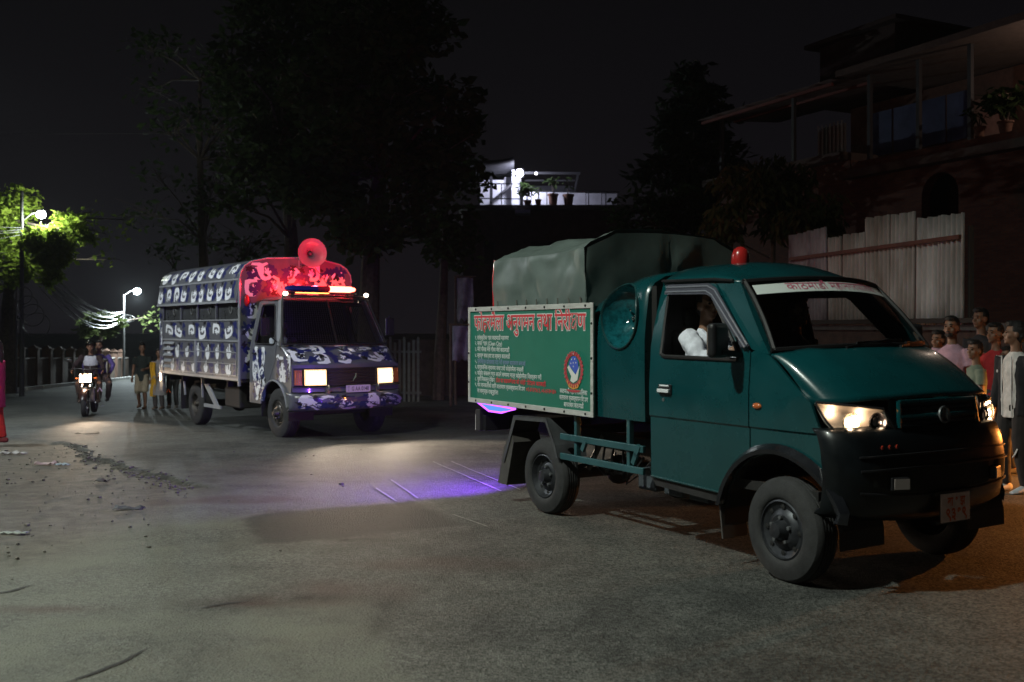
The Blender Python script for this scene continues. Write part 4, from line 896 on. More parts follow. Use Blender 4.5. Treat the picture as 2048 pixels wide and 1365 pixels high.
# bonnet
def hood(a, b):
    u = 2*a-1; xb = 2.57+.19*(1-u*u); xf = 3.165-.09*u*u-.20*abs(u)**9; x = xb+(xf-xb)*b
    z = 1.435-.03*abs(u)**2-.29*b**1.35+.012*math.exp(-((abs(u)-.72)/.10)**2)*(1-b*.4)-.012*abs(u)**6
    return Vector((x, u*(.788-.04*max(0, (x-2.72)/.33)**2*abs(u)**8), z))
mb = MB(); mb.grid(hood, 28, 14); o = mb.build('bonnet', TEAL, T1, True, angle=60); o.modifiers.new('thickness', 'SOLIDIFY').thickness = .015
mb = MB(); mb.grid(lambda a, b: (lambda u: Vector((2.55+.19*(1-u*u)-.07*(1-b)+.03, u*.77, 1.395+.03*(1-u*u)+.012*b)))(2*a-1), 16, 2); mb.build('cowl', M['blackp'], T1, True)
def ws(a, b, off=0.):
    u = 2*a-1; w_ = .77+(.655-.77)*b
    x = (2.55+.20*(1-u*u))*(1-b)+(2.175+.17*(1-u*u))*b+.025*math.sin(PI*b); z = (1.405+.03*(1-u*u))*(1-b)+(1.862+.03*(1-u*u))*b
    return Vector((x+off*.77, u*w_, z+off*.63))
mb = MB(); mb.grid(ws, 20, 10); wsc = mb.build('windscreen', glass('windscreen_glass', (.62, .66, .66), .10), T1, True, angle=80)
mb = MB()
for f_, n_ in ((lambda t: ws(t, .012, .006), 20), (lambda t: ws(t, .985, .006), 20), (lambda t: ws(.012, t, .006), 8), (lambda t: ws(.988, t, .006), 8)):
    mb.tube([f_(i/n_) for i in range(n_+1)], .017, 6)
mb.build('windscreen_seal', M['rubberseal'], wsc, True)
mb = MB(); mb.grid(lambda a, b: ws(.035+.93*a, .80+.135*b-.012*(2*a-1)**2, .004), 24, 3); mb.build('banner', mat('banner_white', (.62, .68, .66), .5), wsc, True)
mb = MB(); letter(mb, hand_order('काठमाडौं महानगरपालिका'), 1, lambda x, y, l: ws(.52+x, .825+y*.155, .0065+l), width=.66); mb.build('banner_lettering', mat('banner_red', (.50, .08, .16), .6), wsc)
mb = MB(); c_ = [(.05+.92+.045*math.cos(t), .10+.10*math.sin(t)) for t in [2*PI*i/24 for i in range(24)]]
mb.prism([(.915+.045*math.cos(t), .135+.105*math.sin(t)) for t in [2*PI*i/24 for i in range(24)]], lambda x, y: ws(x, y, .006)); stk = mb.build('sticker', mat('sticker_white', (.6, .62, .58), .5), wsc)
mb = MB()
mb.tube([ws(.925+.013*math.cos(t), .115+.035*math.sin(t), .009) for t in [2*PI*i/16 for i in range(17)]], .006, 5); mb.build('sticker_emblem', M['blackp'], wsc, True)
for a0, a1 in ((.30, .66), (.62, .93)):                              # wipers
    mb = MB(); mb.bar(ws(a0, -.03, .02), ws(a1-.10, .055, .022), .018, .018); mb.bar(ws(a0+.06, .02, .022), ws(a1, .06, .02), .010, .022); mb.build('wiper', M['blackp'], T1)
# dashboard and seats
mb = MB(); mb.grid(lambda a, b: Vector((2.42+.22*(1-(2*a-1)**2)*b-.28*(1-b), (2*a-1)*.72, 1.33+.02*b)), 12, 3); mb.box(2.10, 2.30, -.72, .72, .9, 1.325); mb.build('dashboard', M['interior'], T1)
for y in (-.36, .36):
    mb = MB(); mb.obox((1.72, y, .93), (.24, .24, .07)); mb.build('seat', M['interior'], T1, bevel=.03)
    mb = MB(); mb.obox((1.40, y, 1.25), (.05, .23, .30), Matrix.Rotation(R(-9), 3, 'Y')); mb.obox((1.38, y, 1.63), (.045, .12, .07)); mb.build('seat_back', M['interior'], T1, bevel=.03)
mb = MB(); mb.tube([Vector((2.02, -.36, 1.20))+Matrix.Rotation(R(-58), 3, 'Y') @ Vector((.17*math.cos(t), .17*math.sin(t), 0)) for t in [2*PI*i/24 for i in range(25)]], .013, 6); mb.tube([(2.02, -.36, 1.20), (2.25, -.36, 1.08)], .02, 6); mb.build('steering_wheel', M['blackp'], T1, True)
p_ = T1
pap = MB(); pap.obox((2.40, -.47, 1.362), (.05, .13, .004)); tag(pap.build('paper_sheet', mat('paper', (.55, .55, .5), .8), loc=None), 'pale paper lying on the truck dashboard by the wiper', 'paper'); PAP1 = bpy.context.scene.objects[-1] if False else None
# the sheet of paper and the little box rest on the dashboard: top-level things placed in world space
def place_on_truck(o, T): o.matrix_world = Matrix.Translation(T.location) @ T.rotation_euler.to_matrix().to_4x4()
for o in list(COL.objects):
    if o.name.startswith('paper_sheet'): place_on_truck(o, T1)
mb = MB(); mb.obox((2.50, .40, 1.385), (.035, .06, .03), Matrix.Rotation(.3, 3, 'Z')); o = mb.build('tissue_box', mat('paper', (.55, .55, .5), .8), bevel=.004); place_on_truck(o, T1); tag(o, 'small white box on the far side of the truck dashboard', 'box')
# front bumper
BP = [(3.165, .985), (3.21, .955), (3.245, .87), (3.265, .74), (3.262, .60), (3.235, .46), (3.16, .405)]
def bump(a, b, off=0.):
    u = 2*a-1; t = b*(len(BP)-1); i = min(int(t), len(BP)-2); f = t-i
    x = BP[i][0]*(1-f)+BP[i+1][0]*f; z = BP[i][1]*(1-f)+BP[i+1][1]*f
    au = abs(u); zz = z+(.045*(au**2) if b > .5 else -.02*au**4)
    return Vector((x+off-.09*au*au-.17*au**9, u*(.80+.025*math.sin(PI*b)), zz))
mb = MB(); mb.grid(bump, 32, 12); bmp = mb.build('front_bumper', mat('bumper_black', (.0045, .0065, .008), .34, var=.4, scale=5, coat=.12, spec=.35), T1, True, angle=60); bmp.modifiers.new('thickness', 'SOLIDIFY').thickness = .02
for zc_, u0, u1, hh in ((.62, .26, .74, .10), (.62, .12, .22, .07), (.62, .78, .88, .07)):
    mb = MB(); mb.grid(lambda a, b: bump(u0+(u1-u0)*a, .58+hh*(b-.5)*2, .004), 12, 2); mb.build('air_slot', M['interior'], bmp, True)
for b_ in (.40, .50, .70):
    mb = MB(); mb.tube([bump(.08+.84*i/24, b_, .006) for i in range(25)], .007, 5); mb.build('bumper_ridge', M['blackp'], bmp, True)
for s in (.22, .78):
    c = bump(s, .62, .012); mb = MB(); mb.obox(c, (.02, .058, .038), Matrix.Rotation((s-.5)*1.2, 3, 'Z')); fg = mb.build('fog_lamp', M['blackp'], bmp, bevel=.006)
    mb = MB(); mb.obox(c+Vector((.022, 0, 0)), (.004, .048, .030), Matrix.Rotation((s-.5)*1.2, 3, 'Z')); mb.build('lens', mat('fog_lens', (.35, .30, .28), .12, coat=.8), fg)
for k in range(3):
    c = bump(.165+.032*k, .34, .002); mb = MB(); mb.ball(c, (.006, .011, .014), 8, 6); mb.build('bumper_reflector', mat('dim_red', (.32, .035, .02), .2, coat=.6), bmp, True)
# number plate
pc = Vector((3.288, .0, .485)); mb = MB(); mb.obox(pc, (.006, .135, .085)); pl = mb.build('number_plate', mat('plate_pale', (.82, .60, .54), .45, var=.15, scale=20), T1, bevel=.003)
mb = MB(); letter(mb, 'बा १ झ', .075, lambda x, y, l: Vector((pc.x+.008+l, pc.y+x, pc.z+.012+y)), .002, width=.17); letter(mb, '९३१९', .10, lambda x, y, l: Vector((pc.x+.008+l, pc.y+x, pc.z-.070+y)), .003, width=.2)
mb.build('plate_lettering', mat('plate_orange', (.80, .12, .01), .5), pl)
mb = MB(); mb.obox((3.262, 0, .57), (.02, .18, .012)); mb.obox((3.262, 0, .40), (.02, .17, .008)); mb.build('plate_bracket', M['blackp'], T1)
# headlights and grille
def face(u, z, off=0.): return Vector((3.175-.09*u*u-.20*abs(u)**9+(1.12-z)*.12+off, u*.792, z))
for s in (-1, 1):
    def zr(a): return (1.080+.035*a-.02*(1-a)**2*0, .945-.016*math.sin(PI*a)+.15*(max(0, a-.86)/.14)**1.6)
    def lens_fn(a, b, off=.006, s=s):
        t_, b_ = zr(a); z = t_+(b_-t_)*b; u = s*(.50+.10*(1-b)*(1-a)+.485*a); return face(u, z, off+.012*math.sin(PI*a)*math.sin(PI*b))
    hl = empty('headlight', (0, 0, 0)); hl.parent = T1
    mb = MB(); mb.grid(lambda a, b: lens_fn(a, b, -.055+.05*(2*max(abs(a-.5), abs(b-.5)))**4), 16, 10); mb.build('reflector', mat('reflector', (.74, .68, .60), .5, .25, var=.2, scale=10), hl, True)
    mb = MB(); mb.grid(lens_fn, 16, 10); mb.build('lens', glass('headlight_glass', (.93, .93, .93), .16), hl, True)
    mb = MB(); mb.tube([lens_fn(i/16, 0) for i in range(17)]+[lens_fn(1, i/6) for i in range(7)]+[lens_fn(1-i/16, 1) for i in range(17)]+[lens_fn(0, 1-i/6) for i in range(7)], .008, 5); mb.build('bezel', M['blackp'], hl, True)
    for a_, lit in ((.66, 1), (.22, 0)):
        c = lens_fn(a_, .56, -.03); mb = MB(); mb.lathe([(.056, .022), (.058, .012), (.050, .0), (.036, -.02), (.012, -.03)], c, (1, s*.3, 0), 22); mb.build('lamp_bowl', mat('bowl_%d' % lit, (.8, .72, .6) if lit else (.10, .10, .11), .2, .9), hl, True)
        if lit:
            mb = MB(); mb.ball(c+Vector((.002, 0, -.006)), (.018, .018, .018), 10, 7); mb.build('bulb', emat('warm_bulb', (1, .72, .42), 60), hl, True)
            [lamp('lamp_light', 'POINT', lens_fn(a0, b0, -.013), pw, (1, .68, .42), .012, parent=T1) for a0, b0, pw in ((.46, .35, .45), (.88, .35, .45), (.70, .75, .7), (.12, .6, .25))]
        else:
            mb = MB(); mb.ball(c, (.022, .040, .040), 14, 9); mb.build('projector', mat('projector_glass', (.12, .12, .13), .06, .7), hl, True)
    ii = MB(); ii.grid(lambda a, b: face(s*(.455+.03*a-.02*b), 1.055-.07*b+.02*a, .012+.006*math.sin(PI*a)), 4, 6); ii.build('indicator', mat('amber_ind', (.85, .30, .05), .2, coat=.5), hl, True)
mb = MB(); mb.grid(lambda a, b: face(-.52+1.04*a, 1.125-.165*b, -.02), 14, 4); gr = mb.build('grille', M['blackp'], T1, True)
for z in (1.10, 1.072, 1.044, 1.016, .988):
    mb = MB(); mb.tube([face(-.44+.88*i/12, z, .0) for i in range(13)], .006, 5); mb.build('grille_bar', mat('grille_dark', (.02, .03, .035), .3, coat=.4), gr, True)
mb = MB(); mb.tube([face(-.45, 1.115, .012), face(.45, 1.115, .012)], .014, 6); mb.tube([face(-.46+.92*i/10, 1.03, .012) for i in range(11)], .014, 6)
for s in (-1, 1): mb.tube([face(s*.455, 1.12, .01), face(s*.475, .965, .01)], .013, 6)
mb.build('grille_frame', TEAL, gr, True)
mb = MB(); mb.tube([face(.058*math.cos(t), 1.03+.045*math.sin(t), .03) for t in [2*PI*i/24 for i in range(25)]], .008, 6); mb.tube([face(-.035, 1.0, .03), face(-.012, 1.06, .03), face(0, 1.01, .03), face(.012, 1.06, .03), face(.035, 1.0, .03)], .007, 6); mb.build('emblem', M['steel'], gr, True)
# beacon
mb = MB(); mb.lathe([(.075, 0), (.075, .02), (.001, .02)], (1.62, -.12, 1.995), (0, 0, 1), 20); bc = mb.build('beacon', M['blackp'], T1, True)
mb = MB(); mb.lathe([(.066, .02), (.068, .05), (.064, .10), (.050, .135), (.022, .155), (.001, .158)], (1.62, -.12, 1.995), (0, 0, 1), 20); mb.build('dome', mat('beacon_red', (.38, .018, .016), .25, coat=.5, var=.15, scale=20), bc, True)
# mirror
for s, yo in ((-1, -.95), (1, .95)):
    mb = MB(); mb.grid(lambda a, b: Vector((2.30-.02*math.cos((a-.5)*2.4), yo+(a-.5)*.17*-s, 1.375+.235*b)), 8, 8)
    mb = MB(); mb.obox((2.27, yo, 1.475), (.035, .090, .110), Matrix.Rotation(s*-.25, 3, 'Z')); mr = mb.build('wing_mirror', M['blackp'], T1, bevel=.03, seg=4)
    mb = MB(); mb.bar((2.30, s*.79, 1.385), (2.285, yo, 1.40), .05, .04); mb.build('mirror_arm', M['blackp'], mr, bevel=.01)
    mb = MB(); mb.obox((2.232, yo, 1.475), (.002, .075, .095), Matrix.Rotation(s*-.25, 3, 'Z')); mb.build('mirror_glass', M['chrome'], mr)
# ---- fairing behind the cab with the horn let into it
def fsec(x):
    t = (x-.62)/.70; top = 1.80+.175*math.sin(min(1, t*1.12)*PI/2); k = .02*(1-t)
    h = [(.79, .875), (.795, 1.2), (.795, 1.46), (.785, 1.60), (.755, top-.16), (.70, top-.075), (.60, top-.025), (.42, top+.005), (.2, top+.02)]
    return [Vector((x, -y, z)) for y, z in h]+[Vector((x, 0, top+.025))]+[Vector((x, y, z)) for y, z in reversed(h)]
xs_ = [.62, .66, .74, .84, .95, 1.06, 1.17, 1.26, 1.31, 1.33]; mb = MB(); sec = [fsec(x) for x in xs_]
for q in sec[0]: q.y *= .985; q.z -= .02 if q.z > 1.5 else 0
for q in sec[-1]: q.y *= .985; q.z -= .015 if q.z > 1.5 else 0
m_ = len(sec[0]); mb.add([v for r in sec for v in r], [(i*m_+k, i*m_+(k+1) % m_, (i+1)*m_+(k+1) % m_, (i+1)*m_+k) for i in range(len(sec)-1) for k in range(m_)]+[tuple(range(m_)), tuple((len(sec)-1)*m_+k for k in reversed(range(m_)))])
fa = mb.build('storage_fairing', TEAL, T1, True, angle=40)
HC = Vector((1.045, -.80, 1.645)); hrx, hrz = .215, .245
cut = MB(); cut.tube([HC+Vector((0, -.2, 0)), HC+Vector((0, .42, 0))], [(hrx, hrz)]*2, 36, True, (1, 0, 0)); co_ = cut.build('cutter', TEAL, T1)
md = fa.modifiers.new('b', 'BOOLEAN'); md.object = co_; md.operation = 'DIFFERENCE'; md.solver = 'EXACT'
bpy.context.view_layer.update(); dg = bpy.context.evaluated_depsgraph_get()
nm_ = bpy.data.meshes.new_from_object(fa.evaluated_get(dg)); fa.modifiers.clear(); fa.data = nm_; bpy.data.objects.remove(co_)
nm_.polygons.foreach_set('use_smooth', [True]*len(nm_.polygons)); nm_.set_sharp_from_angle(angle=R(40))
hn_ = empty('horn_speaker', HC); hn_.parent = T1
def bell(prof, name, m, ang=70):
    mb = MB(); vs_ = []
    for r, dd in prof:
        for k in range(36):
            t = 2*PI*k/36; tp = .105*max(0, math.sin(t))**2*r                  # the top leans in with the body side
            vs_.append((hrx*r*math.cos(t), dd+tp, hrz*r*math.sin(t)))
    mb.add(vs_, [(i*36+k, i*36+(k+1) % 36, (i+1)*36+(k+1) % 36, (i+1)*36+k) for i in range(len(prof)-1) for k in range(36)]); return mb.build(name, m, hn_, True, angle=ang)
bell([(1.0, .02), (1.02, -.008), (.985, -.012), (.96, .0)], 'horn_rim', TEAL)
bell([(.97, -.004), (.93, .035), (.82, .085), (.66, .135), (.48, .175), (.30, .22), (.22, .30), (.001, .30)], 'horn_bell', mat('horn_teal', (.006, .085, .10), .18, var=.5, scale=22, coat=.8))
rr = random.Random(2)
for k in range(14):
    t = rr.uniform(0, 6.28); r = rr.uniform(.1, .55); mb = MB(); mb.ball((hrx*r*math.cos(t), .12+.10*(1-r), hrz*(r*math.sin(t)-.15)), (rr.uniform(.006, .02), .006, rr.uniform(.006, .016)), 6, 4)
    mb.build('horn_stud', M['chrome'], hn_, True)
mb = MB(); mb.box(1.335, 1.39, -.72, .72, .9, 1.86); mb.build('cab_gap', M['interior'], T1)
# ---- load bed, tarpaulin, signboard
mb = MB(); mb.box(-1.20, .615, -.77, .77, .86, .93); mb.build('bed_floor', M['dark'], T1)
for s in (-1, 1):
    mb = MB(); mb.box(-1.20, .615, s*.74-.02, s*.74+.02, .93, 1.72); mb.build('bed_side', TEAL, T1)
mb = MB(); mb.box(-1.22, -1.18, -.77, .77, .93, 1.35); mb.build('tailgate', TEAL, T1)
TARP = mat('green_tarpaulin', (.105, .135, .125), .44, var=.22, scale=2.2, bump=.12, bscale=5, spec=.5)
def tsec(x):
    e0 = .04*math.exp(-((x+.77)/.12)**2); rz = 2.185-.02*math.sin((x+.77)/1.4*PI)-e0*.6; tz_ = 2.325-.03*math.sin((x+.77)/1.4*2*PI)**2-e0
    h = [(.805, 1.73), (.812, 1.86), (.815, 2.00), (.808, 2.10), (.80, rz), (.70, rz+.045), (.60, tz_-.055), (.52, tz_-.015), (.30, tz_), (.1, tz_+.008)]
    return [Vector((x, -y, z)) for y, z in h]+[Vector((x, y, z)) for y, z in reversed(h)]
NX = 34; sec = [tsec(-.775+1.42*i/NX) for i in range(NX+1)]; m_ = len(sec[0])
def dense(sec_row, k=3):
    out = []
    for a, b in zip(sec_row, sec_row[1:]): out += [a.lerp(b, i/k) for i in range(k)]
    return out+[sec_row[-1]]
sec = [dense(r) for r in sec]; m_ = len(sec[0]); V = []
for r in sec:
    for q in r:
        s = -1 if q.y < 0 else 1; rg = .030*(.5-abs(mnoise.noise((q.x*2.1+q.z*1.2, q.z*2.4-q.x*.6, 7+s))))**2*4*.5+.012*(.5-abs(mnoise.noise((q.x*4.7, q.z*5.5, 2+s)))); wv = rg+.022*mnoise.noise((q.x*2.6, q.z*2.2+s, 1))+.010*mnoise.noise((q.x*7, q.z*5, s*3))+.012*mnoise.noise((q.x*1.3+q.z*3.4, 4, s))
        fold = -.018*math.exp(-((q.x+.15+(q.z-1.95)*.5)/.05)**2)-.014*math.exp(-((q.x-.28-(q.z-1.9)*.7)/.04)**2)
        side_ = 1 if q.z < 2.2 else .25
        V.append(q+Vector((0, s*(wv+fold)*side_, (wv+fold*.6) if q.z > 2.2 else 0)))
mb = MB(); mb.add(V, [(i*m_+k, i*m_+k+1, (i+1)*m_+k+1, (i+1)*m_+k) for i in range(NX) for k in range(m_-1)])
def tend(x, s_, i):
    """end sheets of the cover, with sagging folds"""
    def f(a, b):
        r = sec[i]; lo = 1.73; q = r[int(round(a*(m_-1)))]; z = lo+(q.z-lo)*b
        return Vector((x+s_*(.02*math.sin(PI*b))*mnoise.noise((q.y*4, z*3, 1))+s_*.05*math.exp(-((q.y-.15-(z-2.1)*.9)/.06)**2)*math.sin(PI*min(1, b))*.5-s_*.035*math.exp(-((q.y-.02)/.035)**2)*b*(1-b)*3, q.y, z))
    return f
mb.grid(tend(.645, 1, NX), m_-1, 9); mb.grid(tend(-.775, -1, 0), m_-1, 9)
tp = mb.build('tarpaulin', TARP, T1, True, angle=50)
mb = MB(); mb.tube([(-.79, -.81, 1.75), (-.792, -.815, 2.0), (-.785, -.80, 2.17)], .009, 6); mb.build('red_trim', M['redlens'], tp, True)
mb = MB()
for k in range(9): mb.tube([(-.7+.16*k, -.822, 1.80), (-.7+.16*k+.01, -.825, 1.745)], .007, 5)
mb.build('eyelet_ropes', mat('rope', (.10, .10, .09), .9), tp)
BX0, BX1, BZ0, BZ1, BY = -1.205, .765, .872, 1.746, -.832
sb = MB(); sb.box(BX0, BX1, BY, BY+.02, BZ0, BZ1); SB = sb.build('signboard', mat('board_green', (.010, .155, .105), .45, var=.06, scale=4), T1)
FRM = mat('white_trim_strip', (.52, .52, .50), .5, col2=(.36, .35, .33), scale=9, stretch=(1, 1, 6))
for b_ in ((BX0-.01, BX1+.01, BZ1-.036, BZ1+.006), (BX0-.01, BX1+.01, BZ0-.006, BZ0+.036), (BX0-.01, BX0+.024, BZ0+.037, BZ1-.037), (BX1-.024, BX1+.01, BZ0+.037, BZ1-.037)):
    mb = MB(); mb.box(b_[0], b_[1], BY-.010, BY+.002, b_[2], b_[3]); mb.build('frame_strip', FRM, SB, bevel=.002)
mb = MB(); mb.lathe([(.011, 0), (.009, .006), (.001, .008)], (0, 0, 0), (0, -1, 0), 8); b0_ = mb.build('bolt', M['blackp'], SB); first = True
for x, z in [(BX0+.14+.29*k, zz) for k in range(7) for zz in (BZ1-.015, BZ0+.015)]+[(xx, BZ0+.18+.27*k) for k in range(3) for xx in (BX0+.007, BX1-.007)]:
    if first: bb = b0_; first = False
    else: bb = b0_.copy(); COL.objects.link(bb)
    bb.location = (x, BY-.010, z)
BW_, BH_ = BX1-BX0, BZ1-BZ0
def bd(px, py, l=0.): return Vector((BX0+BW_*px, BY-.0025-l, BZ1-BH_*py))      # fractions of the board
WT = mat('letter_white', (.58, .64, .62), .5); RD = mat('letter_red', (.62, .035, .05), .5); BU = mat('letter_blue', (.16, .24, .38), .5)
def P2W(p): return (p/7.7)/((1-p)/9.38+p/7.7)
def bline(mb, s_, x0, x1, yb, size, lift=0., off=0., bold=0.):
    x0 = P2W(x0); x1 = P2W(x1)
    letter(mb, hand_order(s_), size, lambda x, y, l: bd(x0, yb, l)+Vector((x, 0, y)), off, 'LEFT', lift=lift, width=None if x1 is None else (x1-x0)*BW_)
# heading: white outline below, red on top
tsz = .165
pre = hand_order('फोहरमैला अनुगमन तथा निरी')
vs_, fs_, is_ = text_shape(pre, tsz, 0, 'LEFT'); W1 = max(v[0] for v in vs_); vs2, _, _ = text_shape('ण', tsz, 0, 'LEFT'); W2 = max(v[0] for v in vs2)
KW = tsz*.60; TOT = W1+KW+W2; fx = (.953-.050)*BW_/TOT; hl_ = max(v[1] for v in vs2)
KS = [[(0.0, .60), (.60, .60)], [(.47, .60), (.47, 0)], [(.22, .60), (.10, .50), (.12, .40), (.24, .36), (.36, .42)], [(.36, .42), (.22, .36), (.08, .22), (.12, .08), (.26, .06), (.36, .16), (.47, .30)]]
for mm, off, lift, th, nm in ((WT, .0085, 0., .044, 'heading_outline'), (RD, .0020, .0012, .026, 'heading_lettering')):
    mb = MB(); base = bd(.050, .232)
    f_ = lambda x, y, l: base+Vector((x*fx, -l, y*1.22))
    letter(mb, pre, tsz, f_, off, 'LEFT', lift=lift); letter(mb, 'ण', tsz, lambda x, y, l: f_(x+W1+KW, y, l), off, 'LEFT', lift=lift)
    for k, st in enumerate(KS):
        for i, (a, b) in enumerate(zip(st, st[1:])):
            A = Vector((a[0], a[1])); B = Vector((b[0], b[1])); dd = (B-A).normalized()*th*1.0; nn = Vector((-dd.y, dd.x)); A = A-dd*.8; B = B+dd*.8; sc_ = hl_/.60
            mb.add([f_(W1+q.x*tsz, q.y*sc_, lift+.0001*(k*4+i)) for q in (A+nn, A-nn, B-nn, B+nn)], [(0, 1, 2, 3)])
    mb.build(nm, mm, SB)
rows = [('१.', 'सांस्कृतिक शहर काठमाडौं महानगर', .335, .32), ('२.', 'सफा शहर (Clean City)', .395, .265), ('३.', 'मेरो पौरख मेरो गौरव मेरो काठमाडौं', .457, .325), ('४.', 'स्वच्छ सफा हराभरा स्वस्थ काठमाडौं', .522, .33),
        ('५.', 'प्लास्टिक झोलालाई रद्द गरौं स्वच्छ वातावरण बनाऔं', .585, .455), ('६.', 'सार्वजनिक स्थानमा जथाभावी फोहोरमैला नफालौं', .645, .44), ('७.', 'फोहोर संकलन गर्न आउने समयमा मात्र फोहोरमैला विसर्जन गरौं', .708, .585), ('८.', 'धुवाँ निकाल्नु देखिन', .770, .205), ('९.', 'थप जानकारीको लागि वातावरण व्यवस्थापन विभाग', .832, .45), ('', 'मा सम्पर्क राख्नुहोला', .895, .235)]
for nb, tx, yb, x1 in rows:
    mw = MB()
    if nb: bline(mw, nb, .045, .06, yb, .05, off=.0006); mw.build('line_number', WT, SB); mw = MB()
    bline(mw, tx, .066, x1, yb, .052, off=.0010); mw.build('lettering', BU if nb == '५.' else WT, SB)
mr_ = MB(); bline(mr_, 'टोल वा सडकछेउमा जो कोही भेटिएमा कारबाही', .215, .62, .770, .052, off=.001); mr_.build('lettering', RD, SB); mr_ = MB(); bline(mr_, '०१-४२३१४८१, ०१-४२२७२४०', .46, .70, .832, .052, off=.001); mr_.build('lettering', RD, SB)
for tx, yb, x0, x1 in (('काठमाडौं महानगरपालिका', .815, .733, .955), ('वातावरण व्यवस्थापन विभाग', .875, .73, .96), ('बागदरबार काठमाडौं', .937, .765, .925)):
    mw = MB(); bline(mw, tx, x0, x1, yb, .052, off=.001); mw.build('lettering', WT, SB)
# emblem: oval wreath, blue sky with stars, white ridge, gold scroll
em = empty('emblem', bd(.868, .60)); em.parent = SB
def E2(l): return lambda x, y: Vector((x*1.0, -l, y))
ov = [(.125*math.cos(t), .135*math.sin(t)+.005) for t in [2*PI*i/40 for i in range(40)]]; ov2 = [(.098*math.cos(t), .112*math.sin(t)+.005) for t in [2*PI*i/40 for i in range(40)]]
mb = MB(); mb.prism(ov, E2(.0008), None, [ov2[::-1]])
for k in range(26):
    t = 2*PI*k/26; mb.ball((.125*math.cos(t), -.002, .135*math.sin(t)+.005), (.012, .002, .014), 6, 4)
mb.build('wreath', mat('emblem_red', (.42, .05, .06), .5), em)
mb = MB(); mb.prism([(-.07, -.01), (-.06, .06), (-.02, .11), (.03, .11), (.065, .065), (.07, .0), (.02, -.03), (-.03, .02)], E2(.0012)); mb.build('sky_patch', mat('emblem_blue', (.05, .10, .50), .5), em)
mb = MB(); mb.prism([(-.085, .02), (-.06, .04), (-.02, .0), (.03, -.035), (.085, .04), (.07, -.02), (.055, -.075), (.0, -.10), (-.045, -.085), (-.03, -.05)], E2(.0018)); mb.build('ridge', mat('emblem_white', (.66, .66, .62), .5), em)
mb = MB(); mb.prism([(-.085, -.075), (-.06, -.105), (0, -.12), (.06, -.105), (.085, -.075), (.09, -.10), (.06, -.138), (0, -.152), (-.06, -.138), (-.09, -.10)], E2(.0024)); mb.build('scroll', mat('emblem_gold', (.62, .30, .05), .5), em)
mb = MB(); mb.prism([(.1*math.cos(t), -.155-.02*math.sin(t)) for t in [PI*i/12 for i in range(13)]], E2(.003)); mb.build('scroll_base', mat('emblem_red', (.42, .05, .06), .5), em)
mb = MB()
for x, y in ((-.02, .085), (.02, .09), (-.035, .055), (.0, .06), (.035, .06), (.0, .03), (.0, .128)):
    mb.prism([(x+(.009 if i % 2 == 0 else .004)*math.cos(PI*i/5+PI/2), y+(.009 if i % 2 == 0 else .004)*math.sin(PI*i/5+PI/2)) for i in range(10)], E2(.0026))
mb.build('stars', mat('emblem_white', (.66, .66, .62), .5), em)
# ---- underbody
mb = MB()
for y in (-.36, .36): mb.bar((-1.15, y, .66), (2.4, y, .58), .07, .13)
for x in (-.9, -.35, .4, 1.2): mb.bar((x, -.36, .64), (x, .36, .64), .06, .08)
mb.build('chassis', M['dark'], T1)
mb = MB(); mb.tube([(0, -.55, .315), (0, .55, .315)], .045, 10); mb.ball((0, 0, .315), (.13, .12, .13)); mb.tube([(0, 0, .33), (1.4, 0, .46)], .04, 8); mb.build('rear_axle', mat('rusty_steel', (.07, .05, .04), .7, .4, var=.4), T1, True)
for y in (-.48, .48):
    mb = MB()
    for k in range(3): mb.tube([(-.55+.1*k, y, .50-.03*k), (0, y, .38-.012*k), (.55-.1*k, y, .50-.03*k)], [(.030, .007)]*3, 6, True, (0, 1, 0))
    mb.build('leaf_spring', M['dark'], T1); mb = MB(); mb.tube([(.08, y*.8, .36), (.30, y*.8, .66)], .025, 8); mb.build('damper', mat('damper_pale', (.16, .15, .14), .6, var=.3), T1, True)
mb = MB(); mb.box(.62, 1.30, .10, .55, .40, .62); mb.build('fuel_tank', M['dark'], T1, bevel=.03)
mb = MB(); mb.tube([(1.9, .15, .36), (.9, .05, .36), (.45, .15, .38), (-.3, .30, .48), (-1.0, .35, .46)], .032, 8); mb.tube([(1.25, .1, .36), (.80, .06, .36)], .07, 10); mb.build('exhaust', mat('rusty_steel', (.07, .05, .04), .7, .4), T1, True)
for x, h in ((1.15, .10), (1.45, .10), (1.72, .09)):
    mb = MB(); mb.box(x-.10, x+.10, -.62, -.40, .34, .34+h+.06); mb.build('tray_box', mat('grey_part', (.05, .06, .07), .6, var=.3), T1, bevel=.01)
mb = MB(); mb.tube([(2.0, -.55, .43), (2.0, -.55, .33)], .03, 8); mb.build('drain_pipe', mat('brass', (.20, .15, .07), .5, .6), T1, True)
rr = random.Random(9); 
for k in range(5):
    mb = MB(); x = .35+.12*k; mb.tube([(x, -.5, .60), (x+.05*rr.uniform(-1, 1), -.52, .45-.03*k), (x+.12, -.50, .36+.02*k), (x+.2, -.45, .55)], .010, 5); mb.build('hose', M['blackp'], T1, True)
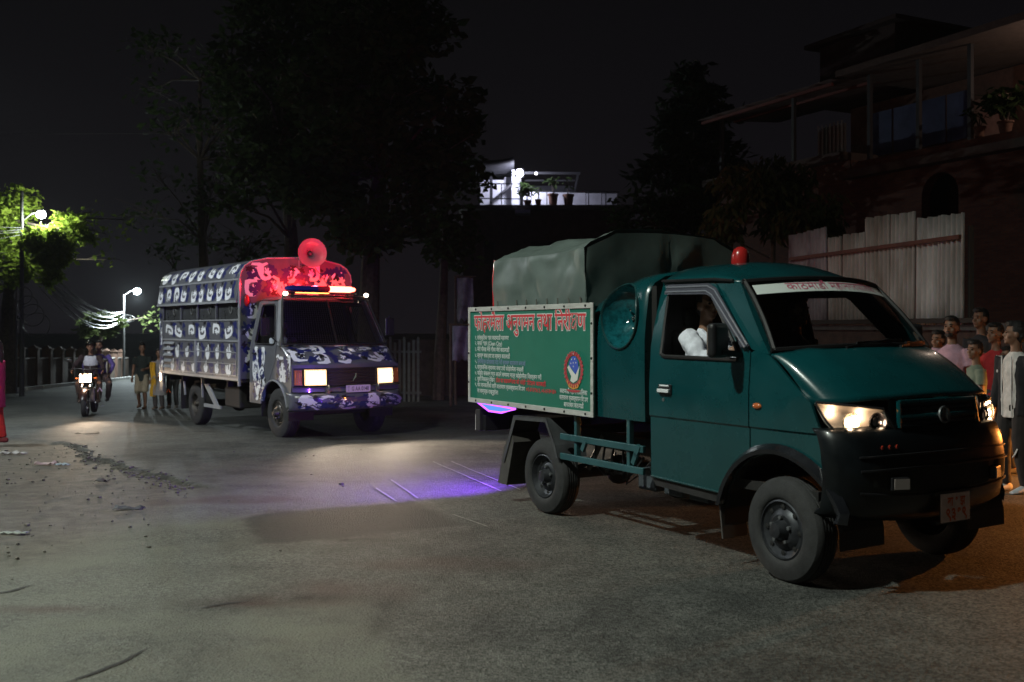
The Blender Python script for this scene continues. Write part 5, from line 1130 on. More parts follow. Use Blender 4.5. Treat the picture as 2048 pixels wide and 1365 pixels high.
for s in (-1, 1):
    for z in (.675, .515):
        mb = MB(); mb.bar((.265, s*.79, z), (1.335, s*.79, z), .028, .050); mb.build('side_rail', M['rail'], T1, bevel=.004)
    for x in (.46, 1.14):
        mb = MB(); mb.bar((x, s*.765, .88), (x, s*.765, .50), .035, .045, (0, 1, 0)); mb.build('rail_post', M['rail'], T1, bevel=.004)
    for x, z in ((.60, .63), (1.27, .66), (1.24, .60)):
        mb = MB(); mb.obox((x, s*.80, z), (.020, .012, .045), Matrix.Rotation(.5, 3, 'Y')); mb.build('rail_bracket', M['rail'], T1)
    # rear mudguard
    pf = [(-.60, .37), (-.41, .795), (.10, .812), (.235, .60), (.275, .50)]; ins = [(-.575, .37), (-.385, .76), (.085, .775), (.205, .59), (.245, .50)]
    mb = MB(); vs_ = []
    for (x, z), (xi, zi) in zip(pf, ins): vs_ += [(x, s*.83, z), (x, s*.54, z), (xi, s*.83, zi)]
    for i in range(4):
        a = 3*i; mb.add([vs_[a], vs_[a+1], vs_[a+4], vs_[a+3]], [(0, 1, 2, 3)]); mb.add([vs_[a], vs_[a+3], vs_[a+5], vs_[a+2]], [(0, 1, 2, 3)])
    o = mb.build('mudguard', mat('mudguard_grey', (.045, .048, .052), .6, var=.35, scale=8), T1); o.modifiers.new('thickness', 'SOLIDIFY').thickness = .006
    mb = MB(); mb.prism([(-.60, .50), (-.52, .60), (-.50, .55), (-.46, .64), (-.43, .56), (-.55, .17), (-.70, .17)], lambda x, z: Vector((x, s*.82, z)), lambda x, z: Vector((x+.02, s*.55, z)))
    mb.build('rear_flap', mat('grey_flap', (.06, .055, .05), .8), T1)
mb = MB(); mb.box(-1.185, -1.10, -.78, .70, .60, .80); tl = mb.build('rear_crossbar', M['dark'], T1, bevel=.006)
for s in (-1, 1):
    mb = MB(); mb.box(-1.20, -1.05, s*.62-.13, s*.62+.13, .60, .745); t_ = mb.build('tail_lamp', M['blackp'], T1, bevel=.008)
    mb = MB(); mb.box(-1.212, -1.202, s*.62-.10, s*.62+.10, .615, .73); mb.build('lens', M['redlens'], t_)
    mb = MB(); mb.box(-1.205, -1.17, s*.765-.004, s*.765+.004, .60, .745); mb.build('reflector', M['white'], t_)
# neon tray under the tail
mb = MB(); mb.prism([(-1.12, .862), (-.47, .846), (-.70, .80), (-.92, .80)], lambda x, z: Vector((x, -.785, z)), lambda x, z: Vector((x, -.765, z))); ne = mb.build('neon_panel', emat('neon_blue', (.10, .28, 1), 1.3), T1)
P = [(-1.13, -.785, .864), (-.46, -.785, .847), (-.70, -.785, .797), (-.92, -.785, .797), (-1.13, -.785, .864)]
mb = MB(); mb.tube(P, .009, 6); mb.build('neon_tube', emat('neon_violet', (.45, .08, 1), 3.2), ne, True)
lamp('lamp_light', 'SPOT', (-1.225, -.40, .77), 430, (.22, .05, 1), .03, (-1, -.55, -.28), 160, .6, T1)
for s in (-1, 1):
    wheel(T1, 0, s*.80, .315, .315, .185, .185, s, M['rim'], .065, .045)
    wheel(T1, 2.6529, s*.80, .32, .32, .185, .185, s, M['rim'], .035, .05, steer=R(-4))
# ================================================================== CAMOUFLAGED TRUCK
d2 = Vector((.60583955, -.79558685, 0)); n2 = Vector((d2.y, -d2.x, 0)); r2 = Vector((-5.95515, 18.94042, 0))
o2 = r2+n2*(-.80)
T2 = empty('camouflaged_truck', (o2.x, o2.y, g(18.94)+.0), math.atan2(d2.y, d2.x), 0)
tag(T2, 'blue grey camouflaged police truck with boxy body, red light bar and horn', 'truck')
GREY = mat('camo_grey', (.115, .12, .135), .34, var=.12, scale=4, coat=.5)
CW = mat('camo_white', (.80, .82, .86), .36, coat=.5); CN = mat('camo_navy', (.018, .024, .125), .36, coat=.5); CK = mat('camo_black', (.012, .010, .012), .4, coat=.4)
TRIM2 = mat('grey_trim', (.27, .28, .30), .38, var=.15, coat=.4)
# motifs (unit box): a thick pale hook round a small hand, ragged navy and black blots
HOOK = [(.05, .92), (.30, 1.0), (.74, .97), (.80, .84), (.42, .80), (.30, .70), (.27, .38), (.36, .22), (.52, .20), (.50, .32), (.40, .44), (.43, .58), (.50, .50), (.49, .72), (.57, .72), (.59, .54), (.66, .66), (.73, .60), (.66, .46), (.80, .44), (.78, .34), (.66, .30), (.70, .06), (.52, .0), (.24, .03), (.08, .18), (.02, .5)]
FORK = [(.30, 1.0), (.48, .97), (.44, .60), (.52, .46), (.56, .80), (.68, .80), (.66, .44), (.74, .70), (.86, .66), (.80, .22), (.62, .0), (.34, .04), (.20, .30), (.16, .55), (.28, .50), (.34, .62)]
def blot(rr, n_=15, tall=1.):
    k = rr.choice((2, 3, 3, 4)); ph = rr.uniform(0, 6.28); k2 = rr.choice((5, 6, 7)); out = []
    for i in range(n_*2):
        t = 2*PI*i/(n_*2); r = .31+.10*math.sin(k*t+ph)+.07*math.sin(k2*t+ph*2)+.05*rr.uniform(-1, 1); r = max(.1, r); out.append((.5+r*math.cos(t), .5+r*math.sin(t)*tall))
    return out
_lay = [0]
def decal(mb, shape, cx, cz, w_, h_, rot, fmap, sub=0, flip=False):
    """shape stuck on a surface; fmap(x, z, lift) -> point"""
    _lay[0] += 1; lift = .0022+.00022*(_lay[0] % 9)
    c, s = math.cos(rot), math.sin(rot); P = []
    for x, y in shape:
        x = (x-.5)*w_*(-1 if flip else 1); y = (y-.5)*h_; P.append((cx+c*x-s*y, cz+s*x+c*y))
    b = bmesh.new(); vv = [b.verts.new((x, z, 0)) for x, z in P]
    for t in tessellate_polygon([[Vector((x, z, 0)) for x, z in P]]):
        try: b.faces.new([vv[i] for i in t])
        except ValueError: pass
    for _ in range(sub): bmesh.ops.subdivide_edges(b, edges=b.edges[:], cuts=1); bmesh.ops.triangulate(b, faces=b.faces[:])
    b.verts.index_update(); mb.add([fmap(v.co.x, v.co.y, lift) for v in b.verts], [[v.index for v in f.verts] for f in b.faces]); b.free()
def camo(parent, fmap, x0, x1, z0, z1, seed, cell=.42, sub=0, hook=(.26, .34), hol=None, slant=True):
    """scattered motifs clipped by keeping centres inside the panel"""
    rr = random.Random(seed); W_, N_, K_ = MB(), MB(), MB()
    nx = max(1, round((x1-x0)/cell)); nz = max(1, round((z1-z0)/cell)); cw, ch = (x1-x0)/nx, (z1-z0)/nz
    for j in range(nz):
        for i in range(nx):
            cx = x0+cw*(i+.5); cz = z0+ch*(j+.5); k = (i+2*j+seed) % 3
            spots = [(W_, HOOK if rr.random() < .7 else FORK), (N_, None), (K_, None), (N_, None)]
            offs = [(-.22, .12), (.26, .2), (.1, -.3), (-.25, -.28)]; rr.shuffle(offs)
            for (m_, sh), (ox, oz) in zip(spots, offs):
                s_ = 1. if m_ is W_ else (.80 if m_ is N_ else .55); w_, h_ = hook[0]*s_, hook[1]*s_
                px, pz = cx+ox*cw+rr.uniform(-.05, .05), cz+oz*ch+rr.uniform(-.05, .05)
                px = min(max(px, x0+w_*.52), x1-w_*.52); pz = min(max(pz, z0+h_*.52), z1-h_*.52)
                if hol and hol(px, pz, w_, h_): continue
                decal(m_, sh or blot(rr, tall=1.1), px, pz, w_, h_, rr.choice((0, 0, .4, -.5, 1.3, PI, 2.2)) if slant else 0, fmap, sub, rr.random() < .5)
    for m_, q, nm in ((W_, CW, 'white_camouflage'), (N_, CN, 'navy_camouflage'), (K_, CK, 'black_camouflage')):
        if m_.v:
            o = m_.build(nm, q, parent, bool(sub), recalc=False); o['kind'] = 'stuff'
def rowcamo(parent, fmap, x0, x1, zc_, h, n_, seed, shape=HOOK, sub=0, black=True, shift=0.):
    """one band of the body side: the wrap repeats the same tall hook, navy figure and small dark W"""
    rr = random.Random(seed); W_, N_, K_ = MB(), MB(), MB(); st = (x1-x0)/n_
    for i in range(n_):
        cx = x0+st*(i+.5)+shift+rr.uniform(-.06, .06)
        decal(W_, shape, cx-.16*st, zc_-.04*h+rr.uniform(-.04, .04)*h, h*rr.uniform(.74, .98), st*rr.uniform(.48, .70), PI/2+rr.uniform(-.28, .28), fmap, sub, rr.random() < .25) if shape is HOOK else decal(W_, shape, cx-.16*st, zc_+rr.uniform(-.08, .08)*h, st*rr.uniform(.46, .66), h*rr.uniform(.74, .98), rr.uniform(-.3, .3), fmap, sub, True)
        for q in range(2): decal(N_, blot(rr, 9, 1.), cx+.30*st+rr.uniform(-.03, .03)*st, zc_+(.26-.46*q)*h, st*rr.uniform(.40, .66), h*rr.uniform(.5, .75), rr.uniform(-.6, .6), fmap, sub)
        if black: decal(K_, [(0, 1), (.2, .9), (.3, .5), (.42, 1), (.58, 1), (.7, .5), (.85, .95), (1, .9), (.75, 0), (.5, .4), (.28, 0)], cx+.04*st, zc_+.38*h*(1 if i % 2 else .95), st*.26, h*.24, rr.uniform(-.2, .2), fmap, sub)
    for m_, q, nm in ((W_, CW, 'white_camouflage'), (N_, CN, 'navy_camouflage'), (K_, CK, 'black_camouflage')):
        if m_.v: o = m_.build(nm, q, parent, bool(sub), recalc=False); o['kind'] = 'stuff'
HB2 = 1.05; XA, XB = -1.50, 2.60
def roofsec(t):      # t 0..1 from the near eave over to the far eave
    P = [(-HB2, 2.66), (-HB2+.02, 2.78), (-HB2+.09, 2.89), (-HB2+.22, 2.97), (-.55, 3.03), (0, 3.06)]; P = P+[(-y, z) for y, z in reversed(P[:-1])]
    f = t*(len(P)-1); i = min(int(f), len(P)-2); f -= i; return P[i][0]*(1-f)+P[i+1][0]*f, P[i][1]*(1-f)+P[i+1][1]*f
mb = MB(); mb.grid(lambda a, b: Vector((XA+(XB-XA)*a, *roofsec(b))), 8, 30); rf = mb.build('box_roof', GREY, T2, True, angle=60); rf.modifiers.new('thickness', 'SOLIDIFY').thickness = .02
def roofmap(x, t, l):
    y, z = roofsec(t); y2, z2 = roofsec(min(1, t+.02)); nn = Vector((-(z2-z), (y2-y))).normalized(); nn = nn if nn.y > 0 else -nn
    return Vector((x, y+nn.x*l, z+nn.y*l))
rowcamo(rf, roofmap, XA+.1, XB-.1, .15, .24, 8, 5, HOOK, 2, False)
frontpoly = [(-HB2, .98)]+[roofsec(i/30) for i in range(31)]+[(HB2, .98)]
mb = MB(); mb.prism(frontpoly, lambda y, z: Vector((XB+.012, y, z)), lambda y, z: Vector((XB-.03, y, z))); fw = mb.build('box_front', GREY, T2)
mb = MB(); mb.prism(frontpoly, lambda y, z: Vector((XA-.012, y, z)), lambda y, z: Vector((XA+.03, y, z))); mb.build('box_rear', GREY, T2)
camo(fw, lambda y, z, l: Vector((XB+.012+l, y, z)), -.98, .98, 2.36, 2.96, 3, .33, hook=(.30, .30)); camo(fw, lambda y, z, l: Vector((XB+.012+l, y, z)), -1.04, -.72, 1.05, 2.34, 8, .34, hook=(.24, .26))
mb = MB(); mb.tube([(XB+.006, *roofsec(i/30)) for i in range(31)], .016, 6); mb.tube([(XB+.006, -HB2, 2.66), (XB+.006, -HB2-.004, .86)], .028, 6); mb.build('edge_moulding', TRIM2, T2, True)
for s in (-1, 1):
    yy = s*HB2; si = lambda x, z, l, s=s, yy=yy: Vector((x, yy+s*l, z))
    def slab(name, x0, x1, z0, z1, m, off0=0., off1=0., parent=T2, th=.03):
        q = MB(); q.add([(x, yy+s*o_-s*k, z) for x in (x0, x1) for z, o_ in ((z0, off0), (z1, off1)) for k in (0, th)], [(0, 1, 3, 2), (4, 6, 7, 5), (0, 4, 5, 1), (2, 3, 7, 6), (0, 2, 6, 4), (1, 5, 7, 3)]); return q.build(name, m, parent, bevel=.004)
    up = slab('upper_flap', XA+.0, XB, 2.29, 2.655, GREY, .055, .006)
    mid = slab('middle_panel', XA+.22, XB, 1.63, 1.965, GREY)
    lo = slab('lower_panel', XA+.22, XB, .98, 1.60, GREY)
    slab('rear_post', XA, XA+.21, .58, 2.285, GREY, .012, .012); po = [o for o in T2.children if o.name.startswith('rear_post')][-1]
    if s < 0:
        upm = lambda x, z, l: Vector((x, yy-.055+(.049)*(z-2.29)/.365-l, z))
        rowcamo(up, upm, XA+.05, XB-.05, 2.47, .36, 9, 21); rowcamo(mid, si, XA+.3, XB-.05, 1.80, .32, 6, 22); rowcamo(lo, si, XA+.3, XB-.05, 1.42, .30, 7, 23, FORK); rowcamo(lo, si, XA+.4, XB-.15, 1.12, .26, 6, 24, FORK, black=True, shift=.12)
        camo(po, lambda x, z, l: Vector((x, yy-.012-l, z)), XA+.01, XA+.20, .95, 2.2, 25, .36, hook=(.15, .28))
    for z, h in ((2.66, .03), (2.285, .04), (1.975, .022), (1.615, .03), (.965, .04)):
        q = MB(); q.box(XA+(.22 if z < 2.2 else 0), XB, min(yy, yy+s*(.062 if z == 2.285 else .016)), max(yy, yy+s*(.062 if z == 2.285 else .016)), z-h/2, z+h/2); q.build('trim_rail', TRIM2, T2)
    for x in (-.28, .62, 1.55):
        q = MB(); q.box(x-.03, x+.03, min(yy-s*.02, yy+s*.01), max(yy-s*.02, yy+s*.01), 1.98, 2.27); q.build('window_post', GREY, T2)
    for x0, x1 in ((XA+.24, -.32), (-.24, .58), (.66, 1.51), (1.59, XB-.03)):
        q = MB(); q.box(x0, x1, min(yy-s*.03, yy-s*.06), max(yy-s*.03, yy-s*.06), 1.98, 2.28); wp = q.build('window_panel', mat('dark_window_plate', (.045, .048, .05), .3, var=.3, coat=.5), T2)
        c = ((x0+x1)/2+.08, yy-s*.03, 2.16); q = MB(); q.lathe([(.078, 0), (.078, .014), (.055, .016), (.052, 0)], c, (0, s, 0), 24); q.build('port_ring', M['steel'], wp, True)
        q = MB(); q.lathe([(.052, .002), (.001, .004)], c, (0, s, 0), 20); q.build('port_hole', M['interior'], wp)
    for k in range(5):
        q = MB(); z = 1.53-.115*k; q.grid(lambda a, b: Vector((XA+.28+(.62-.05*k)*a, yy+s*(.012+.03*b), z+.045-.05*b)), 3, 2); o = q.build('louvre', TRIM2, T2); o.modifiers.new('t', 'SOLIDIFY').thickness = .006
    for x0, x1, z0, z1 in ((-.36, .46, 1.02, 1.40), (.60, 2.48, 1.03, 1.42)):
        q = MB()
        for a, b in (((x0, z0), (x1, z0)), ((x1, z0), (x1, z1)), ((x1, z1), (x0, z1)), ((x0, z1), (x0, z0)), ((x0, (z0+z1)/2), (x1, (z0+z1)/2))): q.bar((a[0], yy+s*.006, a[1]), (b[0], yy+s*.006, b[1]), .016, .012, (0, 1, 0))
        q.build('hatch_frame', TRIM2, T2)
    q = MB(); q.bar((.55, yy+s*.014, 1.0), (.55, yy+s*.014, 1.6), .05, .02, (0, 1, 0)); q.build('hatch_post', TRIM2, T2)
    q = MB(); q.obox((XA+.10, yy+s*.018, .86), (.055, .006, .09)); q.build('reflector', mat('bright_reflector', (.75, .62, .55), .18, .7), po)
mb = MB(); mb.box(XA+.02, XB-.02, -HB2+.06, HB2-.06, .92, 1.0); mb.build('box_floor', M['dark'], T2)
mb = MB(); mb.box(XA+.04, XB-.04, -HB2+.07, HB2-.07, 1.0, 2.64); mb.build('box_core', M['interior'], T2)
mb = MB()
for y in (-.42, .42): mb.bar((XA+.1, y, .78), (4.3, y, .72), .08, .18)
for x in (-1.2, -.5, .7, 1.8): mb.bar((x, -.95, .86), (x, .95, .86), .07, .10)
mb.build('chassis', M['dark'], T2)
mb = MB(); mb.tube([(0, -.7, .40), (0, .7, .40)], .07, 10); mb.ball((0, 0, .4), (.18, .17, .18)); mb.tube([(3.75, -.7, .47), (3.75, .7, .47)], .06, 8); mb.build('axle', M['dark'], T2, True)
for s in (-1, 1):
    mb = MB(); mb.prism([(.36, .92), (.60, .92), (1.28, .40), (1.10, .40)], lambda x, z: Vector((x, s*.90, z)), lambda x, z: Vector((x, s*.87, z))); mb.build('side_brace', TRIM2, T2)
    mb = MB(); mb.bar((.62, s*.92, .42), (1.45, s*.92, .42), .03, .06); mb.build('side_guard', TRIM2, T2)
    for x in (-.55, .42):
        mb = MB(); mb.bar((x, s*.90, .95), (x+(.08 if x < 0 else .05), s*.90, .55), .03, .03, (0, 1, 0)); mb.build('guard_stay', TRIM2, T2)
    mb = MB(); mb.box(1.55, 2.25, min(s*.5, s*.9), max(s*.5, s*.9), .45, .82); mb.build('tank', M['dark'], T2, bevel=.03)
    wheel(T2, -.05, s*.86, .40, .40, .22, .20, s, M['rim2'], .09, .06, 6); wheel(T2, 3.75, s*.88, .472, .40, .22, .20, s, M['rim2'], .02, .06, 6, steer=R(2))
    mb = MB(); mb.obox((-.62, s*.80, .55), (.008, .13, .28)); mb.build('mud_flap', M['dark'], T2)
# ---- cab
CH = .945
def tin2(z): return 0. if z < 1.5 else .175*min(1, (z-1.5)/.80)**1.1
def cmap(s): return lambda x, z: Vector((x, s*(CH-tin2(z)), z))
A2 = (3.75, .475, .515)
for s in (-1, 1):
    inw = Vector((0, -s, 0)); fm = cmap(s); fl = lambda x, z, l, s=s: Vector((x, s*(CH-tin2(z)+l), z))
    hole = [(2.98, 1.60), (3.02, 1.575), (3.72, 1.575), (3.76, 1.60), (3.74, 1.66), (3.50, 2.18), (3.44, 2.22), (3.02, 2.22), (2.98, 2.18)]
    dr = panel('door', [(2.88, .60), (3.24, .60)]+arc(*A2, 162, 117, 6)+[(3.515, .93), (3.80, 1.30), (3.83, 1.56), (3.78, 1.70), (3.535, 2.27), (2.88, 2.29)], fm, GREY, T2, [hole[::-1]], (.8, 1.2, 1.5, 1.7, 1.9, 2.1), (3.1, 3.4), .025, inw)
    mb = MB(); P = [fm(x, z)+Vector((0, s*.004, 0)) for x, z in hole]; P.append(P[0]); mb.tube(P, .016, 6, False); mb.build('window_seal', M['rubberseal'], dr, True)
    panel('pillar', [(3.79, 1.70), (3.845, 1.565), (4.0, 1.56), (3.64, 2.31), (3.545, 2.28)], fm, TRIM2, T2, (), (1.7, 1.9, 2.1), (), .05, inw)
    fe = panel('fender', [(3.525, .925)]+arc(*A2, 115, 14, 12)+[(4.30, .60), (4.37, .80), (4.41, .95), (4.41, 1.225), (4.33, 1.30), (4.0, 1.553), (3.84, 1.555), (3.812, 1.30)], fm, GREY, T2, (), (.8, 1.0, 1.2, 1.4), (3.9, 4.1), .02, inw)
    panel('cab_corner', [(2.78, .60), (2.872, .60), (2.872, 2.29), (2.80, 2.27)], fm, GREY, T2, (), (1.5, 1.7, 1.9, 2.1), (), .03, inw)
    mb = MB(); mb.obox(fm(3.02, 1.42)+Vector((0, s*.02, 0)), (.07, .010, .015)); mb.build('handle', M['blackp'], dr, bevel=.004)
    if s < 0:
        camo(dr, fl, 2.90, 3.46, .64, 1.54, 77, .24, hook=(.17, .24)); camo(fe, fl, 3.84, 4.39, .98, 1.42, 78, .22, hook=(.15, .2)); camo(dr, fl, 2.90, 3.42, .64, 1.54, 31, .27, hook=(.20, .31), slant=False); camo(fe, fl, 3.84, 4.38, .98, 1.40, 32, .26, hook=(.21, .30), slant=False)
    mb = MB(); vs_ = [(x, s*y, z) for x, z in arc(A2[0], A2[1], .52, 190, -10, 14) for y in (.93, .5)]; mb.add(vs_, [(2*i, 2*i+1, 2*i+3, 2*i+2) for i in range(14)]); mb.build('wheel_well', M['dark'], T2)
    mb = MB(); mb.tube([fm(x, z)+Vector((0, s*.006, 0)) for x, z in arc(A2[0], A2[1], .525, 162, 14, 16)], .016, 6); mb.build('arch_lip', TRIM2, T2, True)
    # mirror on its stay
    mb = MB(); mb.tube([fm(3.82, 1.62), (3.86, s*1.10, 1.75), (3.84, s*1.12, 2.05)], .012, 6); mi = mb.build('mirror_stay', M['blackp'], T2, True)
    mb = MB(); mb.obox((3.84, s*1.13, 1.86), (.02, .08, .15)); mb.build('mirror', M['blackp'], mi, bevel=.015)
def roof2(a, b):
    u = 2*a-1; xf = 3.64+.09*(1-u*u); return Vector((xf+(2.79-xf)*b, u*.775, 2.305+(1-abs(u)**3)*(.02+.06*sstep(0, .3, b))))
mb = MB(); mb.grid(roof2, 14, 6); mb.build('cab_roof', GREY, T2, True, angle=60)
mb = MB(); mb.grid(lambda a, b: Vector((2.79, (2*a-1)*(.94-.17*max(0, b-.5)*2), .6+1.7*b)), 4, 4); mb.build('cab_back', M['dark'], T2)
def ws2(a, b, off=0.):
    u = 2*a-1; return Vector(((4.0+.10*(1-u*u))*(1-b)+(3.64+.09*(1-u*u))*b+off*.9, u*(.925*(1-b)+.77*b), 1.56+.745*b+off*.4))
mb = MB(); mb.grid(ws2, 14, 6); w2 = mb.build('windscreen', glass('truck_windscreen', (.45, .45, .48), .10), T2, True, angle=80)
mb = MB(); mb.tube([ws2(.5, 0, .004), ws2(.5, 1, .004)], .012, 6); mb.build('windscreen_bar', M['rubberseal'], w2)
mb = MB()
for i in range(46): mb.tube([ws2(i/45, 0, .07), ws2(i/45, 1.03, .07)], .0026, 4, False)
for j in range(24): mb.tube([ws2(i/10, j/23*1.03, .07) for i in range(11)], .0026, 4, False)
o = mb.build('wire_mesh', mat('mesh_wire', (.05, .05, .05), .4, .6), T2); o['kind'] = 'stuff'
mb = MB(); fr_ = lambda t: ws2(t, 1.04, .07)
mb.tube([fr_(i/10) for i in range(11)], .014, 6); mb.tube([ws2(0, i/6*1.04, .07) for i in range(7)], .014, 6); mb.tube([ws2(1, i/6*1.04, .07) for i in range(7)], .014, 6); mb.tube([ws2(i/10, -.01, .07) for i in range(11)], .014, 6); mb.build('mesh_frame', M['dark'], T2, True)
mb = MB(); mb.box(3.3, 3.98, -.85, .85, 1.35, 1.5); mb.build('dashboard', M['interior'], T2); mb = MB(); mb.box(2.9, 3.35, -.8, .8, .95, 1.15); mb.box(2.84, 2.95, -.8, .8, 1.15, 1.75); mb.build('seat', M['interior'], T2, bevel=.04)
mb = MB(); mb.box(2.8, 4.0, -.88, .88, .7, .76); mb.build('cab_floor', M['dark'], T2)
def hood2(a, b):
    u = 2*a-1; xb = 4.0+.10*(1-u*u); xf = 4.615-.20*abs(u)**2; return Vector((xb+(xf-xb)*b, u*.945, 1.562-.30*b**1.25-.015*abs(u)**5+.018*(1-u*u)*math.sin(PI*b)))
mb = MB(); mb.grid(hood2, 24, 12); hd2 = mb.build('bonnet', GREY, T2, True, angle=60); hd2.modifiers.new('t', 'SOLIDIFY').thickness = .015
hm = lambda x, z, l: hood2(x/1.8, z/.9)+Vector((.45*l, 0, .9*l))
camo(hd2, hm, .04, 1.76, .05, .88, 41, .38, 2, hook=(.27, .44))
def face2(u, z, off=0.): return Vector((4.615-.20*abs(u)**2+(1.25-z)*.05+off, u*.945, z))
mb = MB(); mb.grid(lambda a, b: face2(2*a-1, 1.262-.42*b), 24, 6); f2_ = mb.build('front_panel', GREY, T2, True)
mb = MB(); mb.grid(lambda a, b: face2(-.98+1.96*a, 1.215-.285*b, .012), 20, 4); gr2 = mb.build('grille', mat('grille_black', (.015, .014, .014), .5), T2, True)
for z in (1.19, 1.14, 1.09, 1.04, .99, .95):
    mb = MB(); mb.tube([face2(-.44+.88*i/10, z, .022) for i in range(11)], .009, 5); mb.build('grille_bar', M['blackp'], gr2, True)
mb = MB(); mb.tube([face2(-.02, 1.01, .035), face2(.03, 1.06, .035), face2(.045, 1.12, .035)], [.006, .016, .006], 6); mb.build('emblem', M['chrome'], gr2, True)
HLM = emat('truck_headlight_glow', (1, .80, .55), 26)
for s in (-1, 1):
    hl = MB(); hl.grid(lambda a, b: face2(s*(.48+.345*a), 1.185-.235*b, .035+.012*math.sin(PI*a)*math.sin(PI*b)), 8, 6); h_ = hl.build('headlight', emat('headlight_rim_glow', (1, .60, .30), 2.4), T2, True)
    mb = MB(); mb.grid(lambda a, b: face2(s*(.48+.345*(.10+.80*a)), 1.185-.235*(.10+.80*b), .043+.012*math.sin(PI*a)*math.sin(PI*b)), 8, 6); mb.build('lens_core', HLM, h_, True)
    mb = MB()
    for z in (1.195, .94): mb.tube([face2(s*(.465+.375*i/6), z, .03) for i in range(7)], .012, 6)
    for u in (.465, .84): mb.tube([face2(s*u, 1.195, .03), face2(s*u, .94, .03)], .012, 6)
    mb.build('bezel', M['chrome'], h_, True)
    mb = MB(); mb.grid(lambda a, b: face2(s*(.86+.12*a), 1.185-.235*b, .03), 4, 6); ind = mb.build('indicator', mat('amber_dim', (.36, .13, .03), .3, coat=.5), T2, True)
    mb = MB()
    for k in range(4): mb.tube([face2(s*(.875+.03*k), 1.18, .034), face2(s*(.875+.03*k), .955, .034)], .004, 4)
    mb.build('lens_rib', M['amber'], ind)
    lamp('lamp_light', 'SPOT', face2(s*.65, 1.06, .14), 430, (1, .80, .60), .07, (1, -s*.05, -.14), 84, .7, T2)
    mb = MB(); mb.tube([face2(s*.46+.0, .90, .05)+Vector((.04*math.cos(t), .0, .04*math.sin(t)))+Vector((0, .04*math.sin(t)*0, 0)) for t in [2*PI*i/14 for i in range(15)]], .012, 6); mb.obox(face2(s*.46, .86, .03), (.03, .03, .05)); mb.build('tow_shackle', M['steel'], T2, True)
    # marker lamps on the screen corners
    c = fr_(.02 if s < 0 else .98)+Vector((.03, 0, .03)); mb = MB(); mb.ball(c, (.035, .04, .035), 10, 7); mk = mb.build('marker_lamp', emat('marker_glow', (1, .80, .58), 12), T2, True); mb = MB(); mb.tube([c-Vector((.03, 0, .06)), c], .02, 6); mb.build('lamp_stalk', M['blackp'], mk)
mb = MB(); mb.tube([face2(-1+2*i/16, .925, .03) for i in range(17)], .014, 6); mb.build('chrome_strip', M['chrome'], T2, True)
def bump2(a, b, off=0.):
    u = 2*a-1; P = [(4.62, .83), (4.69, .815), (4.72, .76), (4.725, .68), (4.70, .60), (4.64, .545)]; t = b*5; i = min(int(t), 4); f = t-i
    return Vector((P[i][0]*(1-f)+P[i+1][0]*f-.30*abs(u)**2.6+off, u*.985, P[i][1]*(1-f)+P[i+1][1]*f))
mb = MB(); mb.grid(bump2, 24, 10); b2 = mb.build('front_bumper', GREY, T2, True, angle=60); b2.modifiers.new('t', 'SOLIDIFY').thickness = .015
camo(b2, lambda x, z, l: bump2(x/1.9, z, l), .05, 1.85, .22, .96, 52, .46, 1, hook=(.30, .60))
c2 = face2(.05, .885, .085); mb = MB(); mb.obox(c2, (.004, .215, .056)); pl = mb.build('number_plate', mat('truck_plate', (.70, .62, .70), .45), T2, bevel=.002)
mb = MB(); letter(mb, 'G AA 0148', .09, lambda x, y, l: c2+Vector((.006+l, .03+x, -.032+y)), .001, width=.30); letter(mb, hand_order('प्र'), .045, lambda x, y, l: c2+Vector((.006+l, -.175+x, .012+y)), 0, width=.035); letter(mb, '२', .05, lambda x, y, l: c2+Vector((.006+l, -.175+x, -.045+y)), 0); mb.build('plate_lettering', mat('plate_ink', (.05, .03, .06), .6), pl)
# ---- light bar, horn
LB = empty('light_bar', (3.50, .0, 2.405)); LB.parent = T2
mb = MB(); mb.box(-.10, .10, -.62, .62, 0, .03); mb.bar((-.02, -.5, -.06), (-.02, -.5, 0), .04, .05, (1, 0, 0)); mb.bar((-.02, .5, -.06), (-.02, .5, 0), .04, .05, (1, 0, 0)); mb.build('bar_base', M['blackp'], LB)
mb = MB(); mb.box(.098, .104, -.50, .10, .004, .016); mb.build('amber_strip', emat('amber_strip_glow', (1, .30, .06), 9), LB)
def seg(name, y0, y1, m, r=.05, tip0=False, tip1=False):
    n_ = 6; P = [(0, y0+(y1-y0)*i/n_, .085) for i in range(n_+1)]; q = MB(); q.tube(P, [(r*1.6*(.55 if (i == 0 and tip0) or (i == n_ and tip1) else 1), r*(.55 if (i == 0 and tip0) or (i == n_ and tip1) else 1)) for i in range(n_+1)], 16, True, (1, 0, 0)); return q.build(name, m, LB, True)
seg('blue_dome', -.63, -.08, mat('blue_dome_plastic', (.02, .03, .22), .15, coat=.8), tip0=True)
seg('centre_block', -.08, .14, mat('centre_red', (.25, .03, .05), .2, coat=.5))
seg('red_dome', .14, .63, emat('red_glow', (1, .14, .09), 11), tip1=True)
lamp('lamp_light', 'POINT', (3.42, .38, 2.60), 62, (1, .012, .022), .05, parent=T2)
lamp('lamp_light', 'POINT', (3.42, -.05, 2.60), 36, (1, .012, .022), .05, parent=T2)
lamp('lamp_light', 'POINT', (3.66, .34, 2.50), 10, (1, .02, .03), .04, parent=T2)
HN = empty('loud_horn', (2.86, .16, 3.14), -.22); HN.parent = T2
hp = [(.245, .0), (.252, .006), (.250, .012)]
